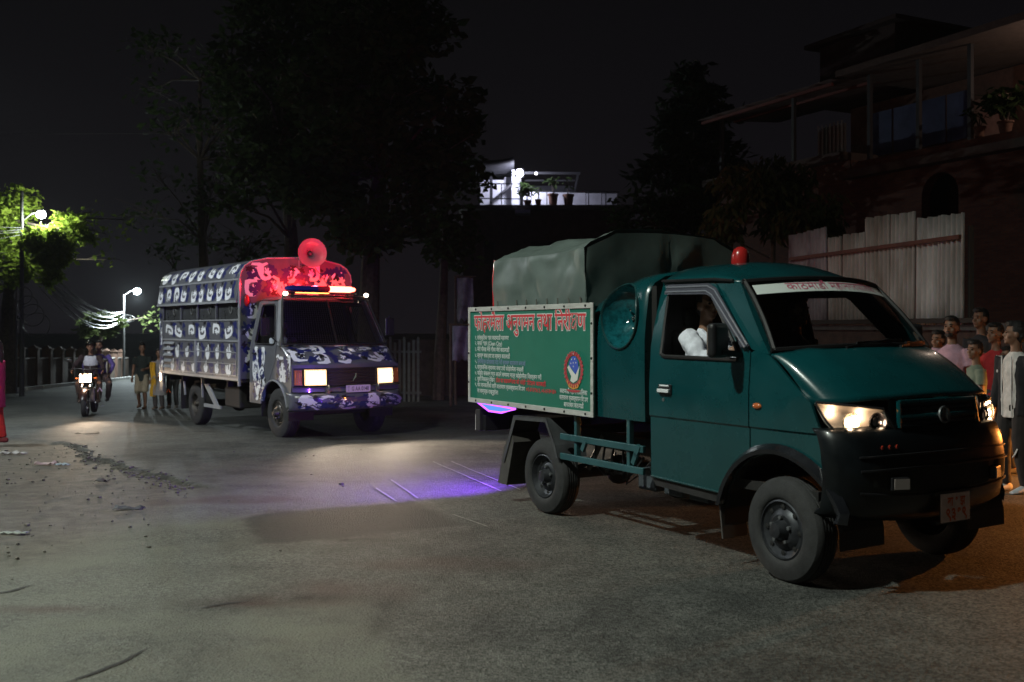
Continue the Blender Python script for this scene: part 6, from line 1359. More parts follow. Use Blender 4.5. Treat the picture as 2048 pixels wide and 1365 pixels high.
mb = MB(); mb.lathe([(.0, -.235), (.045, -.23), (.050, -.17), (.075, -.12), (.115, -.07), (.165, -.03), (.215, -.006), (.245, 0), (.252, .004), (.248, -.008), (.215, -.022), (.165, -.048), (.115, -.09), (.08, -.14), (.062, -.20), (.055, -.30), (.07, -.32), (.07, -.44), (.001, -.45)], (0, 0, 0), (1, 0, .0), 36); mb.build('horn_bell', mat('horn_grey', (.19, .18, .20), .42, var=.08, coat=.3), HN, True, angle=70)
mb = MB(); mb.lathe([(.001, -.14), (.03, -.15), (.05, -.19), (.05, -.23)], (0, 0, 0), (1, 0, 0), 20); mb.build('horn_throat', mat('horn_throat_dark', (.03, .03, .045), .5), HN, True)
mb = MB(); mb.bar((-.28, 0, -.05), (-.28, 0, -.20), .03, .05, (1, 0, 0)); mb.bar((-.05, -.22, -.05), (-.05, -.22, -.27), .012, .03, (1, 0, 0)); mb.bar((-.30, 0, -.19), (-.02, -.22, -.27), .03, .012); mb.bar((-.1, .05, -.22), (.2, .25, -.60), .010, .010); mb.build('horn_bracket', M['steel'], HN)
mb = MB(); mb.ball((XB+.05, -.94, 2.30), (.03, .05, .10), 10, 7); mb.build('side_lamp', M['redlens'], T2, True)
# ================================================================== PEOPLE
def remesh(mb, vox, wr=0., seed=0, smooth_it=2, wscale=9.):
    me_ = bpy.data.meshes.new('t'); me_.from_pydata([tuple(v) for v in mb.v], [], mb.f); me_.update()
    b = bmesh.new(); b.from_mesh(me_); bmesh.ops.recalc_face_normals(b, faces=b.faces[:]); b.to_mesh(me_); b.free()
    o = bpy.data.objects.new('t', me_); COL.objects.link(o); m_ = o.modifiers.new('r', 'REMESH'); m_.mode = 'VOXEL'; m_.voxel_size = vox
    if smooth_it: s_ = o.modifiers.new('s', 'SMOOTH'); s_.factor = .5; s_.iterations = smooth_it
    bpy.context.view_layer.update(); out = bpy.data.meshes.new_from_object(o.evaluated_get(bpy.context.evaluated_depsgraph_get()))
    bpy.data.objects.remove(o); bpy.data.meshes.remove(me_)
    if wr:
        co_ = [v.co.copy() for v in out.vertices]; nr = [v.normal.copy() for v in out.vertices]
        for v, c, n_ in zip(out.vertices, co_, nr): v.co = c+n_*wr*(mnoise.noise(c*wscale+Vector((seed, 0, 0)))+.5*mnoise.noise(c*wscale*2.3+Vector((0, seed, 0))))
    out.polygons.foreach_set('use_smooth', [True]*len(out.polygons)); return out
def link(name, me_, m, parent):
    me_.name = name; me_.materials.clear(); me_.materials.append(m); o = bpy.data.objects.new(name, me_); COL.objects.link(o); o.parent = parent; return o
def ik(a, t, l1, l2, pole):
    a = Vector(a); t = Vector(t); d = t-a; D_ = min(d.length, (l1+l2)*.995); d.normalize(); t = a+d*D_
    x = (l1*l1-l2*l2+D_*D_)/(2*D_); h = math.sqrt(max(0, l1*l1-x*x)); p = Vector(pole); p = p-d*p.dot(d); p.normalize(); return a+d*x+p*h, t
_fab = {}
def fab(col):
    k = tuple(round(c, 3) for c in col)
    if k not in _fab: _fab[k] = mat('cloth_%d' % len(_fab), col, .85, var=.18, scale=12, bump=.12, bscale=60)
    return _fab[k]
def person(label, loc, face, H=1.68, hips=.93, lean=0., feet=None, hands=None, poles=None, yaw=0., pitch=0., shirt=((.2, .2, .2), 'short', .0), pants=((.05, .05, .06), 'long'),
           shoes=(.05, .05, .05), hair='short', fem=False, seat=False, vox=.013, group=None, fine=True, beard=False, knee=None, hipx=.0, skin=None, parts=None, headless=False):
    """local frame: +y is where the body faces, +x its right; returns the root Empty"""
    s = H/1.775; e = empty('person', loc, R(face)-PI/2); e.scale = (s, s, s); tag(e, label, 'person', group)
    P = Vector((hipx, 0, hips)); up = Vector((0, math.sin(lean), math.cos(lean))); fw_ = Vector((0, math.cos(lean), -math.sin(lean)))
    sw = .165 if fem else .185; chest = P+up*.30; neck = P+up*.515; hd = neck+up*.10+Vector((0, .025, .075))
    Hm = Matrix.Rotation(yaw, 3, 'Z') @ Matrix.Rotation(pitch, 3, 'X')
    feet = feet or ((-.10, .0, .07), (.10, .02, .07)); hands = hands or ((-.25, .06, .80), (.25, .06, .80)); poles = poles or ((-.3, -1, 0), (.3, -1, 0))
    sh = [P+up*.455+Vector((-sw, 0, 0)), P+up*.455+Vector((sw, 0, 0))]; hp_ = [P+Vector((-.09, 0, -.02)), P+Vector((.09, 0, -.02))]
    arms = []; legs = []
    for i in range(2):
        el, wr_ = ik(sh[i], hands[i], .285, .25, poles[i]); arms.append((sh[i], el, wr_))
        kn, an = ik(hp_[i], feet[i], .43, .42, (knee[i] if knee else (0, 1, 0))); legs.append((hp_[i], kn, an))
    sk = skin or M['skin']; B = MB()
    B.tube([P-up*.06, P+up*.05, P+up*.16, chest, P+up*.42, P+up*.49], [(.15, .105), (.15, .105), (.125, .095), (.15, .11), (.155, .09), (.07, .06)], 14, True, (1, 0, 0))
    B.tube([P+up*.45, neck+Vector((0, .005, .03)), hd-Vector((0, .01, .05))], [.062, .052, .052], 10)
    # head: skull, jaw, nose, ears, brow, lips
    B.ball(hd+Hm @ Vector((0, -.012, .025)), (.074, .092, .098), 16, 11, Hm); B.ball(hd+Hm @ Vector((0, .022, -.045)), (.056, .066, .070), 14, 9, Hm); B.ball(hd+Hm @ Vector((0, .070, -.092)), (.026, .022, .020), 8, 6, Hm)
    B.tube([hd+Hm @ Vector((0, .078, .012)), hd+Hm @ Vector((0, .098, -.022)), hd+Hm @ Vector((0, .090, -.034))], [.010, .017, .012], 7); B.ball(hd+Hm @ Vector((0, .086, -.060)), (.023, .012, .009), 8, 5, Hm)
    for x in (-1, 1): B.ball(hd+Hm @ Vector((x*.075, -.012, -.012)), (.012, .024, .034), 8, 6, Hm); B.ball(hd+Hm @ Vector((x*.03, .072, .022)), (.024, .014, .010), 8, 5, Hm); B.ball(hd+Hm @ Vector((x*.042, .055, -.03)), (.024, .022, .022), 8, 6, Hm)
    for a, el, wr_ in arms:
        B.tube([a, a.lerp(el, .4), el, el.lerp(wr_, .35), wr_], [.052, .046, .038, .036, .026], 10)
    for a, kn, an in legs:
        B.tube([a, a.lerp(kn, .3), a.lerp(kn, .8), kn, kn.lerp(an, .35), an], [.085, .082, .060, .054, .053, .034], 10)
        B.tube([an+Vector((0, -.05, -.03)), an+Vector((0, .05, -.03)), an+Vector((0, .15, -.05))], [(.034, .03), (.042, .03), (.036, .016)], 8, True, (1, 0, 0))
    # hands: palm, four unequal curled fingers, thumb from the side of the palm
    Fg = MB()
    for i, (a, el, wr_) in enumerate(arms):
        d = (wr_-el).normalized(); sx_ = 1 if i else -1; curl = Vector((-sx_*.5, .35, 0)); curl = (curl-d*curl.dot(d)).normalized(); ac = d.cross(curl).normalized()
        pm = wr_+d*.075; B.tube([wr_-d*.01, wr_+d*.03, pm, wr_+d*.095], [(.024, .018), (.038, .015), (.040, .014), (.034, .012)], 10, True, ac)
        if fine:
            for k, ln in enumerate((.068, .078, .072, .056)):
                b0 = wr_+d*.088+ac*(.027-.018*k); p1 = b0+d*ln*.45+curl*ln*.12; p2 = p1+d*ln*.26+curl*ln*.28; p3 = p2+d*ln*.08+curl*ln*.26
                Fg.tube([b0-d*.012, b0, p1, p2, p3], [.0085, .0088, .0082, .0075, .006], 6)
            b0 = wr_+d*.03+ac*.032; Fg.tube([b0-ac*.008, b0+d*.022+ac*.014+curl*.008, b0+d*.048+ac*.012+curl*.022, b0+d*.066+ac*.006+curl*.030], [.0105, .0105, .009, .007], 6)
    me_ = remesh(B, vox*.85)
    if fine:
        b = bmesh.new(); b.from_mesh(me_); t_ = bpy.data.meshes.new('t'); t_.from_pydata([tuple(v) for v in Fg.v], [], Fg.f); b.from_mesh(t_); b.to_mesh(me_); b.free(); bpy.data.meshes.remove(t_); me_.polygons.foreach_set('use_smooth', [True]*len(me_.polygons))
    link('body', me_, sk, e)
    # shirt
    col, sl, ext = shirt; C_ = MB(); hem = -.10-ext
    if ext < .3: pts = [P+up*(hem), P+up*.05, P+up*.16, chest, P+up*.42, P+up*.485]; rs = [(.172, .128), (.168, .122), (.150, .115), (.168, .126), (.172, .108), (.085, .072)]
    else:
        pts = [P+Vector((0, .01, hem)), P+Vector((0, .01, hem*.5)), P+up*.05, P+up*.16, chest, P+up*.42, P+up*.485]; rs = [(.235, .19), (.20, .155), (.168, .122), (.140, .110), (.162, .125), (.165, .105), (.08, .07)]
    C_.tube(pts, rs, 16, True, (1, 0, 0))
    for a, el, wr_ in arms:
        if sl == 'long': C_.tube([a, a.lerp(el, .4), el, el.lerp(wr_, .5), wr_-(wr_-el).normalized()*.005], [.068, .060, .054, .046, .040], 10)
        elif sl == 'short': C_.tube([a, a.lerp(el, .4), a.lerp(el, .72)], [.068, .064, .064], 10)
    C_.tube([P+up*.455, P+up*.51], [(.07, .064), (.062, .058)], 10)
    so = link('shirt' if ext < .3 else 'tunic', remesh(C_, vox, .009, len(label)), fab(col), e)
    pc_, pt = pants; C_ = MB()
    C_.tube([P-up*.11, P-up*.02, P+up*.07], [(.155, .115), (.165, .12), (.152, .112)], 14, True, (1, 0, 0))
    for a, kn, an in legs:
        if pt == 'shorts': C_.tube([a, a.lerp(kn, .5), kn, kn.lerp(an, .10)], [.098, .098, .092, .092], 12)
        else: C_.tube([a, a.lerp(kn, .35), a.lerp(kn, .85), kn.lerp(an, .1), kn.lerp(an, .5), an+(kn-an)*.06], [.098, .096, .078, .074, .068, .060], 12)
    link('shorts' if pt == 'shorts' else 'trousers', remesh(C_, vox, .007, len(label)+3), fab(pc_), e)
    if shoes:
        for a, kn, an in legs:
            C_ = MB(); C_.tube([an+Vector((0, -.075, -.025)), an+Vector((0, -.03, -.02)), an+Vector((0, .06, -.025)), an+Vector((0, .135, -.042)), an+Vector((0, .19, -.05))], [(.030, .035), (.040, .050), (.046, .040), (.046, .026), (.030, .014)], 12, True, (1, 0, 0))
            link('shoe', remesh(C_, .010), fab(shoes), e)
    # hair
    if hair:
        C_ = MB()
        C_.ball(hd+Hm @ Vector((0, -.022, .040)), (.083, .097, .099), 16, 11, Hm)
        C_.ball(hd+Hm @ Vector((0, -.055, -.01)), (.075, .062, .085), 12, 8, Hm); C_.ball(hd+Hm @ Vector((0, .035, .095)), (.062, .055, .040), 12, 7, Hm)
        if hair == 'tall': C_.ball(hd+Hm @ Vector((.005, .02, .125)), (.070, .072, .050), 12, 7, Hm)
        if hair == 'bun': C_.ball(hd+Hm @ Vector((0, -.115, .0)), (.045, .045, .045), 10, 7, Hm)
        if hair == 'long': C_.tube([hd+Hm @ Vector((0, -.07, .02)), hd+Hm @ Vector((0, -.10, -.12)), hd+Hm @ Vector((0, -.10, -.34))], [(.075, .05), (.065, .035), (.03, .02)], 10, True, (1, 0, 0))
        mh = remesh(C_, .011, .006, 3, 1, 28.)
        # clear the face: drop hair in front of and below the hairline
        b = bmesh.new(); b.from_mesh(mh); Hi = Hm.transposed(); kill = []
        for f in b.faces:
            q = Hi @ (f.calc_center_median()-hd)
            if q.y > .028 and q.z < .075-.0*q.y and abs(q.x) < .10: kill.append(f)
            elif q.y > -.005 and q.z < .02: kill.append(f)
        bmesh.ops.delete(b, geom=kill, context='FACES'); b.to_mesh(mh); b.free(); link('hair', mh, M['hair'], e)
    if fine:
        C_ = MB()
        for x in (-1, 1): C_.ball(hd+Hm @ Vector((x*.031, .079, .008)), (.013, .007, .007), 8, 6, Hm)
        link_o = C_.build('eyes', mat('eye_dark', (.02, .014, .012), .15, coat=.6), e, True)
        C_ = MB()
        for x in (-1, 1): C_ = MB(); C_.tube([hd+Hm @ Vector((x*.014, .089, .028)), hd+Hm @ Vector((x*.032, .089, .034)), hd+Hm @ Vector((x*.050, .077, .028))], [.004, .0055, .003], 5); C_.build('eyebrow', M['hair'], e, True)
        if beard:
            C_ = MB(); C_.ball(hd+Hm @ Vector((0, .048, -.085)), (.050, .048, .034), 12, 7, Hm); C_.build('beard', M['hair'], e, True); C_ = MB(); C_.tube([hd+Hm @ Vector((-.026, .088, -.052)), hd+Hm @ Vector((0, .098, -.047)), hd+Hm @ Vector((.026, .088, -.052))], [.004, .007, .004], 6)
            C_.build('moustache', M['hair'], e, True)
        C_ = MB(); C_.ball(hd+Hm @ Vector((0, .0925, -.062)), (.021, .007, .006), 8, 5, Hm); C_.build('mouth', mat('lip', (.22, .09, .07), .5), e, True)
    e['hd'] = tuple(hd); e['sc'] = s
    if parts: parts(e, P, up, hd, Hm, arms, legs, sw)
    for k in ('hd', 'sc'):
        del e[k]
    return e
def head_dir(a, b): return math.degrees(math.atan2(b[1]-a[1], b[0]-a[0]))
def wpt(e, v):
    c, s = math.cos(e.rotation_euler.z), math.sin(e.rotation_euler.z); v = Vector(v)*e.scale.x; return e.location+Vector((c*v.x-s*v.y, s*v.x+c*v.y, v.z))
DK = (.016, .016, .018)
# --- the man at the right edge in a dark tracksuit jacket over white
def jacket(e, P, up, hd, Hm, arms, legs, sw):
    for s in (-1, 1):
        C_ = MB(); pts = []
        for t in (-.14, .0, .14, .28, .40, .47): pts.append(P+up*t+Vector((s*(.118-.02*max(0, t)), -.03 if t < .4 else -.02, 0)))
        C_.tube(pts, [(.085, .145), (.085, .141), (.075, .132), (.088, .142), (.078, .122), (.05, .08)], 14, True, (1, 0, 0))
        a, el, wr_ = arms[0 if s < 0 else 1]; C_.tube([a, a.lerp(el, .4), el, el.lerp(wr_, .5), wr_], [.080, .070, .062, .054, .046], 10)
        link('jacket', remesh(C_, .012, .008, 5), fab((.012, .012, .016)), e)
        C_ = MB(); C_.tube([P+up*t+Vector((s*.065, .128-.02*abs(t-.2), 0)) for t in (-.14, 0, .14, .28, .40, .46)], .006, 5); C_.build('white_piping', fab((.7, .7, .7)), e, True)
        C_ = MB(); C_.tube([a+Vector((s*.075, .01, .01)), a.lerp(el, .5)+Vector((s*.068, .0, 0)), el+Vector((s*.060, 0, 0)), wr_+Vector((s*.045, 0, 0))], .006, 5); C_.build('sleeve_stripe', fab((.7, .7, .7)), e, True)
        hp0, kn, an = legs[0 if s < 0 else 1]; C_ = MB(); C_.tube([kn+Vector((s*.03, .055, -.02)), kn+Vector((s*.02, .075, -.07)), kn+Vector((-s*.03, .06, -.11))], [(.008, .022), (.008, .03), (.006, .012)], 6); C_.build('knee_flash', fab((.7, .7, .7)), e, True)
m1 = gpos(2033, 986)
person('young man in dark tracksuit jacket over white shirt standing at the right edge', m1, 196, 1.66, hands=((-.27, .06, .82), (.27, .05, .84)), yaw=R(-36), pitch=R(3), shirt=((.66, .62, .60), 'long', .06), pants=((.018, .015, .015), 'long'), shoes=(.55, .56, .58), vox=.011, parts=jacket, feet=((-.11, -.02, .07), (.10, .05, .07)))
# --- the onlookers behind the green truck
GRP = 'onlookers behind the green truck'
def crowd(px, ptop, y, H, label, **kw):
    p = Vector(((px-CX)/FPX*y, y, g(y))); z = CAMH-(ptop-CY)/FPX*y; p.z = z-H
    if p.z < g(y): p.z = g(y)
    H = z-p.z if abs(p.z-g(y)) < 1e-4 else H
    return person(label, (p.x, p.y, g(y)), kw.pop('face', 195), z-g(y), group=GRP, **kw)
crowd(1905, 628, 11.3, 1.68, 'bearded man in pink shirt standing behind the truck bonnet', shirt=((.50, .30, .38), 'short', .02), beard=True, face=215, yaw=R(8))
crowd(1953, 676, 10.5, 1.4, 'dark haired boy in pale green t-shirt nearest the truck headlight', shirt=((.17, .21, .16), 'short', .02), face=170, yaw=R(35))
crowd(1993, 641, 11.2, 1.6, 'onlooker in bright red shirt behind the boy in green', shirt=((.42, .025, .03), 'short', .02), face=200)
crowd(1878, 657, 12.2, 1.5, 'short onlooker in dark shirt left of the man in pink', shirt=((.05, .035, .035), 'short', .02), face=215)
crowd(2018, 690, 11.0, 1.3, 'child in dark patterned shirt between the red shirt and the tracksuit man', shirt=((.035, .04, .06), 'short', .02), face=190)
crowd(1963, 612, 13.2, 1.75, 'tall shadowy onlooker farthest back beside the fence end', shirt=((.03, .03, .035), 'long', .02), face=205)
# --- driver of the green truck and passenger
def seat_person(T, lx, ly, floor, label, hips, **kw):
    Mx = Matrix.Translation(T.location) @ T.rotation_euler.to_matrix().to_4x4(); p = Mx @ Vector((lx, ly, floor)); return person(label, p, math.degrees(T.rotation_euler.z), hips=hips, **kw)
def collar(e, P, up, hd, Hm, arms, legs, sw):
    for a, el, wr_ in arms:
        C_ = MB(); C_.tube([a+up*.01, a.lerp(el, .3), a.lerp(el, .75), el, el.lerp(wr_, .3), el.lerp(wr_, .85)], [.062, .078, .074, .076, .066, .050], 14); link('sleeve', remesh(C_, .008, .022, 4, 1, 9.), fab((.66, .68, .76)), e)
    C_ = MB()
    C_.tube([P+up*.10, P+up*.28, P+up*.40, P+up*.47], [(.165, .128), (.172, .133), (.130, .118), (.075, .075)], 14, True, (1, 0, 0)); link('waistcoat', remesh(C_, .012, .005, 8), fab((.014, .02, .016)), e)
    for s in (-1, 1):
        C_ = MB(); C_.tube([P+up*.50+Vector((s*.05, .02, 0)), P+up*.46+Vector((s*.045, .085, 0)), P+up*.38+Vector((s*.03, .125, 0))], [(.02, .008), (.024, .008), (.012, .006)], 6); C_.build('collar', fab((.62, .64, .70)), e, True)
seat_person(T1, 1.58, -.44, .575, 'driver in white shirt and dark waistcoat at the green truck window', .52, H=1.68, lean=R(2), feet=((-.1, .55, .08), (.1, .52, .08)), hands=((-.10, .46, .80), (.17, .47, .875)), poles=((-.5, -.3, -.8), (.35, -.55, -.8)), shirt=((.66, .68, .76), 'long', 0), pants=((.03, .03, .035), 'long'), yaw=R(-14), parts=collar)
seat_person(T1, 1.66, .38, .575, 'passenger in grey clothes on the far seat of the green truck', .52, H=1.62, lean=R(2), feet=((-.1, .55, .08), (.1, .52, .08)), hands=((-.12, .30, .62), (.12, .30, .62)), shirt=((.20, .20, .22), 'long', 0), pants=((.03, .03, .035), 'long'), yaw=R(10))
seat_person(T2, 3.08, -.50, .75, 'driver in pale collared shirt inside the camouflaged truck cab', .50, H=1.66, lean=R(3), feet=((-.1, .50, .08), (.1, .48, .08)), hands=((-.12, .44, .80), (.16, .44, .80)), shirt=((.34, .37, .42), 'short', 0), pants=((.03, .03, .035), 'long'), yaw=R(-25), fine=True)
# --- walkers left of the camouflaged truck
p = gpos(285, 818)
w1 = person('man in black polo and beige knee shorts walking beside the truck', p, 275, (818-684)*p.y/FPX, hips=.92, feet=((-.09, .08, .07), (.10, -.10, .10)), hands=((-.15, .26, 1.06), (.26, .02, .82)), shirt=((.012, .018, .016), 'short', .08), pants=((.27, .22, .15), 'shorts'), shoes=(.14, .07, .04), hair='tall', yaw=R(18))
p = gpos(314, 820); p.y += .15
def dupatta(e, P, up, hd, Hm, arms, legs, sw):
    C_ = MB(); C_.grid(lambda a, b: Vector((.02+.17*a+.02*math.sin(b*9), .155+.03*math.sin(a*9+b*3)+.02*b, 1.36-.98*b)), 10, 12); o = link('yellow_shawl', bpy.data.meshes.new('t'), fab((.62, .34, .02)), e)
    m_ = C_.build('t', fab((.62, .34, .02))); o.data = m_.data; bpy.data.objects.remove(m_); o.modifiers.new('t', 'SOLIDIFY').thickness = .008
w2_ = person('woman in grey tunic with long mustard yellow shawl beside the walking man', p, 262, (820-697)*p.y/FPX, hands=((-.16, .22, .98), (.24, .05, .80)), shirt=((.24, .22, .22), 'short', .42), pants=((.06, .05, .05), 'long'), shoes=(.1, .06, .04), hair='bun', fem=True, yaw=R(20), parts=dupatta)
p = gpos(341, 818); p.y += .2
w3 = person('third walker hidden behind the camouflaged truck rear', p, 268, 1.55, shirt=((.10, .09, .09), 'short', .05), pants=((.03, .03, .03), 'long'), shoes=(.22, .2, .18), hair='short', hands=((-.25, .06, .80), (.25, .1, .84)))
def bag(label, loc, col, w_, h_, seed, handle=True):
    mb = MB(); mb.lathe([(.001, -h_), (w_*.62, -h_), (w_*.95, -h_*.72), (w_, -h_*.45), (w_*.75, -h_*.15), (w_*.30, 0), (.02, .02)], (0, 0, 0), (0, 0, 1), 16); me_ = remesh(mb, .014, .016, seed, 1, 14.)
    me_.name = 'carrier_bag'; me_.materials.append(mat('bag_%d' % seed, col, .35, var=.2, scale=10)); o = bpy.data.objects.new('carrier_bag', me_); COL.objects.link(o); o.location = loc
    mb = MB(); mb.tube([(-.05, 0, -.02), (0, 0, .06), (.05, 0, -.02)], .009, 6); mb.build('bag_handle', mat('bag_%d' % seed, col), o, True); return tag(o, label, 'bag')
y_ = 24.2
bag('bright orange carrier bag hanging below the truck rear', at(337, 784, y_), (.70, .12, .02), .14, .30, 1)
bag('small blue carrier bag held beside the yellow shawl', at(308, 757, 24.3), (.03, .22, .40), .075, .17, 2)
# --- woman leaving the picture at the left edge
p = Vector(((-7-CX)/FPX*14.8, 14.8, g(14.8)))
def dress(e, P, up, hd, Hm, arms, legs, sw): pass
person('woman in magenta blouse and red trousers cut off by the left edge', p, 182, 1.56, hands=((-.25, .0, .80), (.24, .05, .80)), shirt=((.36, .012, .085), 'long', .22), pants=((.50, .02, .015), 'long'), shoes=(.2, .03, .03), hair='long', fem=True, feet=((-.08, .10, .07), (.08, -.08, .07)))

# ================================================================== MOTORCYCLE
mp = gpos(180, 830); BK = empty('motorcycle', mp, math.atan2(-1, .26)); tag(BK, 'motorcycle with glaring headlight carrying two riders towards the camera', 'motorcycle')
def bwheel(x, name='wheel'):
    w_ = empty(name, (x, 0, .30)); w_.parent = BK; mb = MB(); mb.lathe([(.235, -.04), (.275, -.052), (.295, -.03), (.30, 0), (.295, .03), (.275, .052), (.235, .04), (.235, -.04)], (0, 0, 0), (0, 1, 0), 32); mb.build('tyre', M['rubber'], w_, True)
    mb = MB(); mb.lathe([(.237, -.03), (.222, -.022), (.222, .022), (.237, .03)], (0, 0, 0), (0, 1, 0), 32); mb.lathe([(.04, -.06), (.05, -.03), (.05, .03), (.04, .06)], (0, 0, 0), (0, 1, 0), 14)
    for k in range(6): t = PI*k/3; mb.bar((0, 0, 0), (.225*math.cos(t), 0, .225*math.sin(t)), .03, .02, (0, 1, 0))
    mb.lathe([(.12, .062), (.12, .066), (.06, .066)], (0, 0, 0), (0, 1, 0), 20); mb.build('rim', M['steel'], w_, True)
bwheel(.66); bwheel(-.64)
DKB = mat('bike_dark', (.03, .012, .012), .3, coat=.6)
for y in (-.085, .085):
    mb = MB(); mb.tube([(.66, y, .30), (.55, y, .62), (.42, y, 1.0)], [.024, .022, .020], 8); mb.build('fork', M['chrome'], BK, True)
mb = MB(); mb.grid(lambda a, b: Vector((.66+.335*math.cos(R(20+130*a)), (b-.5)*.13, .30+.335*math.sin(R(20+130*a))-.03*(2*b-1)**2)), 12, 6); mb.build('front_mudguard', DKB, BK, True)
mb = MB(); mb.tube([(.38, -.36, 1.02), (.43, -.20, 1.05), (.45, 0, 1.03), (.43, .20, 1.05), (.38, .36, 1.02)], .013, 8); mb.build('handlebar', M['blackp'], BK, True)
mb = MB(); mb.tube([(.30, 0, .86), (.12, 0, .93), (-.10, 0, .88)], [(.10, .08), (.14, .11), (.10, .07)], 14, True, (0, 1, 0)); mb.build('fuel_tank', DKB, BK, True)
mb = MB(); mb.tube([(-.08, 0, .82), (-.40, 0, .84), (-.78, 0, .88)], [(.11, .05), (.13, .05), (.09, .035)], 12, True, (0, 1, 0)); mb.build('seat', M['blackp'], BK, True)
mb = MB(); mb.box(-.15, .25, -.14, .14, .30, .62); mb.tube([(.1, 0, .5), (.30, 0, .60)], .09, 12); mb.build('engine', M['steel'], BK, bevel=.03)
mb = MB(); mb.bar((.42, 0, .95), (.25, 0, .35), .05, .05); mb.bar((.25, 0, .35), (-.3, 0, .38), .05, .05); mb.bar((-.3, 0, .38), (-.75, 0, .80), .05, .05); mb.bar((-.3, .09, .38), (-.64, .09, .30), .03, .04); mb.bar((-.3, -.09, .38), (-.64, -.09, .30), .03, .04); mb.build('frame', M['dark'], BK)
mb = MB(); mb.tube([(.28, -.10, .42), (.22, -.14, .24), (-.3, -.16, .28), (-.85, -.17, .40)], [.022, .022, .04, .045], 10); mb.build('exhaust', M['chrome'], BK, True)
mb = MB(); mb.tube([(.50, 0, .90), (.60, 0, .86), (.63, 0, .85)], [(.10, .09), (.13, .11), (.125, .105)], 16, True, (0, 1, 0)); hb = mb.build('headlight', DKB, BK, True)
mb = MB(); mb.obox((.638, 0, .85), (.008, .115, .085)); mb.build('lens', emat('bike_glow', (1, .74, .50), 60), hb, bevel=.03, seg=3)
lamp('lamp_light', 'SPOT', (.72, 0, .85), 560, (1, .76, .54), .08, (1, .27, -.10), 38, .7, BK); lamp('lamp_light', 'POINT', (.74, 0, .84), 9, (1, .70, .45), .06, parent=BK)
for s in (-1, 1):
    mb = MB(); mb.ball((.50, s*.20, .84), (.035, .03, .028), 8, 6); mb.tube([(.46, s*.08, .84), (.49, s*.19, .84)], .01, 6); mb.build('indicator', M['amber'], BK, True)
    mb = MB(); mb.tube([(.40, s*.24, 1.04), (.38, s*.34, 1.20)], .008, 6); mb.ball((.385, s*.37, 1.23), (.012, .065, .04), 10, 6); mb.build('mirror', M['blackp'], BK, True)
    mb = MB(); mb.tube([(.20, s*.22, .52), (.16, s*.24, .30), (.12, s*.20, .28)], .014, 6); mb.build('crash_guard', M['chrome'], BK, True)
rz = math.degrees(BK.rotation_euler.z)
def on_bike(x, y, z): return mp+Matrix.Rotation(BK.rotation_euler.z, 3, 'Z') @ Vector((x, y, z))
def helmet(e, P, up, hd, Hm, arms, legs, sw):
    C_ = MB(); C_.ball(hd+Hm @ Vector((0, -.01, .03)), (.125, .145, .135), 18, 12, Hm); m_ = C_.build('t', M['blackp']); me_ = m_.data; bpy.data.objects.remove(m_)
    b = bmesh.new(); b.from_mesh(me_); Hi = Hm.transposed(); bmesh.ops.delete(b, geom=[f for f in b.faces if (Hi @ (f.calc_center_median()-hd)).y > .06 and -.2 < (Hi @ (f.calc_center_median()-hd)).z < .055], context='FACES'); b.to_mesh(me_); b.free()
    me_.polygons.foreach_set('use_smooth', [True]*len(me_.polygons)); o = link('helmet', me_, mat('helmet_black', (.012, .012, .012), .12, coat=1.), e); o.modifiers.new('t', 'SOLIDIFY').thickness = .015
    for s in (-1, 1):
        C_ = MB(); C_.ball(hd+Hm @ Vector((s*.05, .10, .11)), (.012, .01, .012), 8, 6, Hm); C_.build('visor_stud', M['chrome'], e, True)
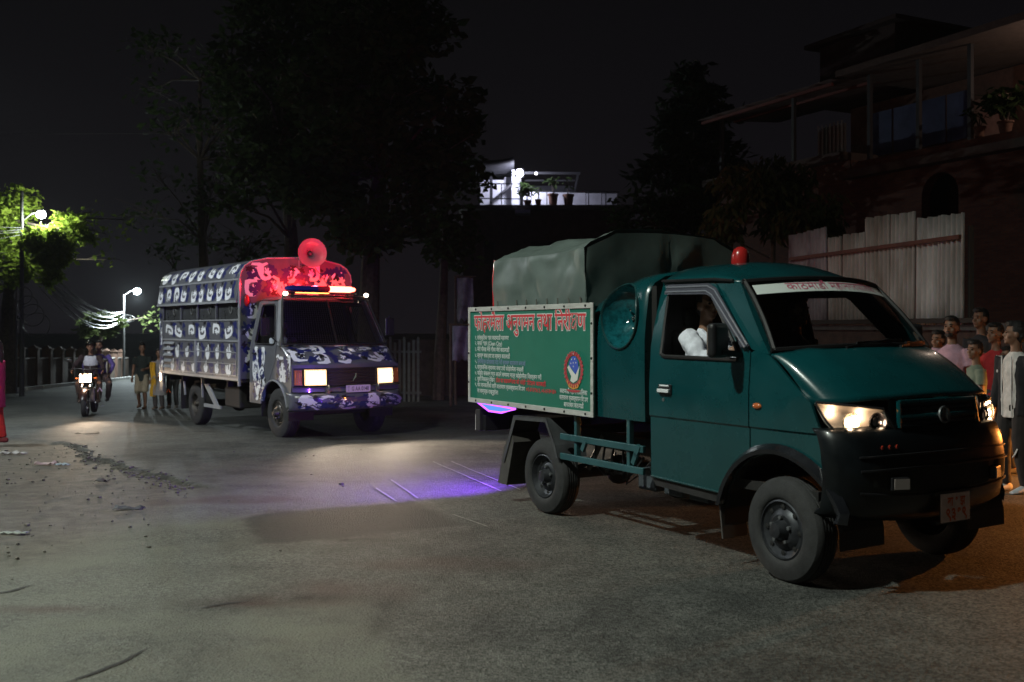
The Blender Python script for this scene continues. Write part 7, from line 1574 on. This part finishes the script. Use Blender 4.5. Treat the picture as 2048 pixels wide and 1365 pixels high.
def yoke(e, P, up, hd, Hm, arms, legs, sw):
    helmet(e, P, up, hd, Hm, arms, legs, sw)
    C_ = MB(); C_.tube([P+up*.255, P+up*.36, P+up*.43, P+up*.48], [(.172, .132), (.178, .130), (.178, .116), (.10, .085)], 14, True, (1, 0, 0)); link('white_yoke', remesh(C_, .012, .005, 8), fab((.55, .55, .60)), e)
    C_ = MB(); C_.tube([P+up*.02+Vector((0, .125, 0)), P+up*.2+Vector((0, .128, 0)), P+up*.45+Vector((0, .112, 0))], .007, 5); C_.build('zip', fab((.6, .6, .62)), e, True)
person('motorcycle rider in black helmet and jacket with white yoke', on_bike(-.16, 0, 0), rz, 1.70, hips=.90, lean=R(8), feet=((-.20, .24, .36), (.20, .24, .36)), hands=((-.33, .50, 1.05), (.33, .50, 1.05)), poles=((-1, -.3, -.5), (1, -.3, -.5)), knee=((-.35, 1, .2), (.35, 1, .2)), shirt=((.035, .018, .02), 'long', 0), pants=((.05, .028, .025), 'long'), shoes=(.04, .03, .03), hair=None, parts=yoke)
person('pillion passenger in purple and white jacket leaning out behind the rider', on_bike(-.52, .12, 0), rz, 1.68, hips=.93, hipx=.0, lean=R(3), feet=((-.22, .22, .36), (.22, .22, .36)), hands=((-.26, .22, .95), (.28, .20, .93)), poles=((-1, -.3, -.3), (1, -.3, -.3)), knee=((-.5, 1, .2), (.5, 1, .2)), shirt=((.10, .07, .26), 'long', 0), pants=((.05, .03, .03), 'long'), shoes=(.04, .03, .03), hair='short', yaw=R(-12))
bag('pale violet plastic bag hanging from the motorcycle', on_bike(.40, .26, .56), (.42, .36, .62), .15, .34, 3)

# ================================================================== night haze
mb = MB(); mb.box(-60, 45, -12, 90, -4, 26); hz = mb.build('haze', [])
hm_ = bpy.data.materials.new('haze'); hm_.use_nodes = True; n = hm_.node_tree.nodes; n.clear(); v = n.new('ShaderNodeVolumePrincipled'); o = n.new('ShaderNodeOutputMaterial'); hm_.node_tree.links.new(v.outputs[0], o.inputs['Volume'])
v.inputs['Color'].default_value = (.85, .88, .92, 1); v.inputs['Density'].default_value = .00026; v.inputs['Anisotropy'].default_value = .35
hz.data.materials.append(hm_); tag(hz, 'thin night haze glowing round the lamps', kind='stuff')
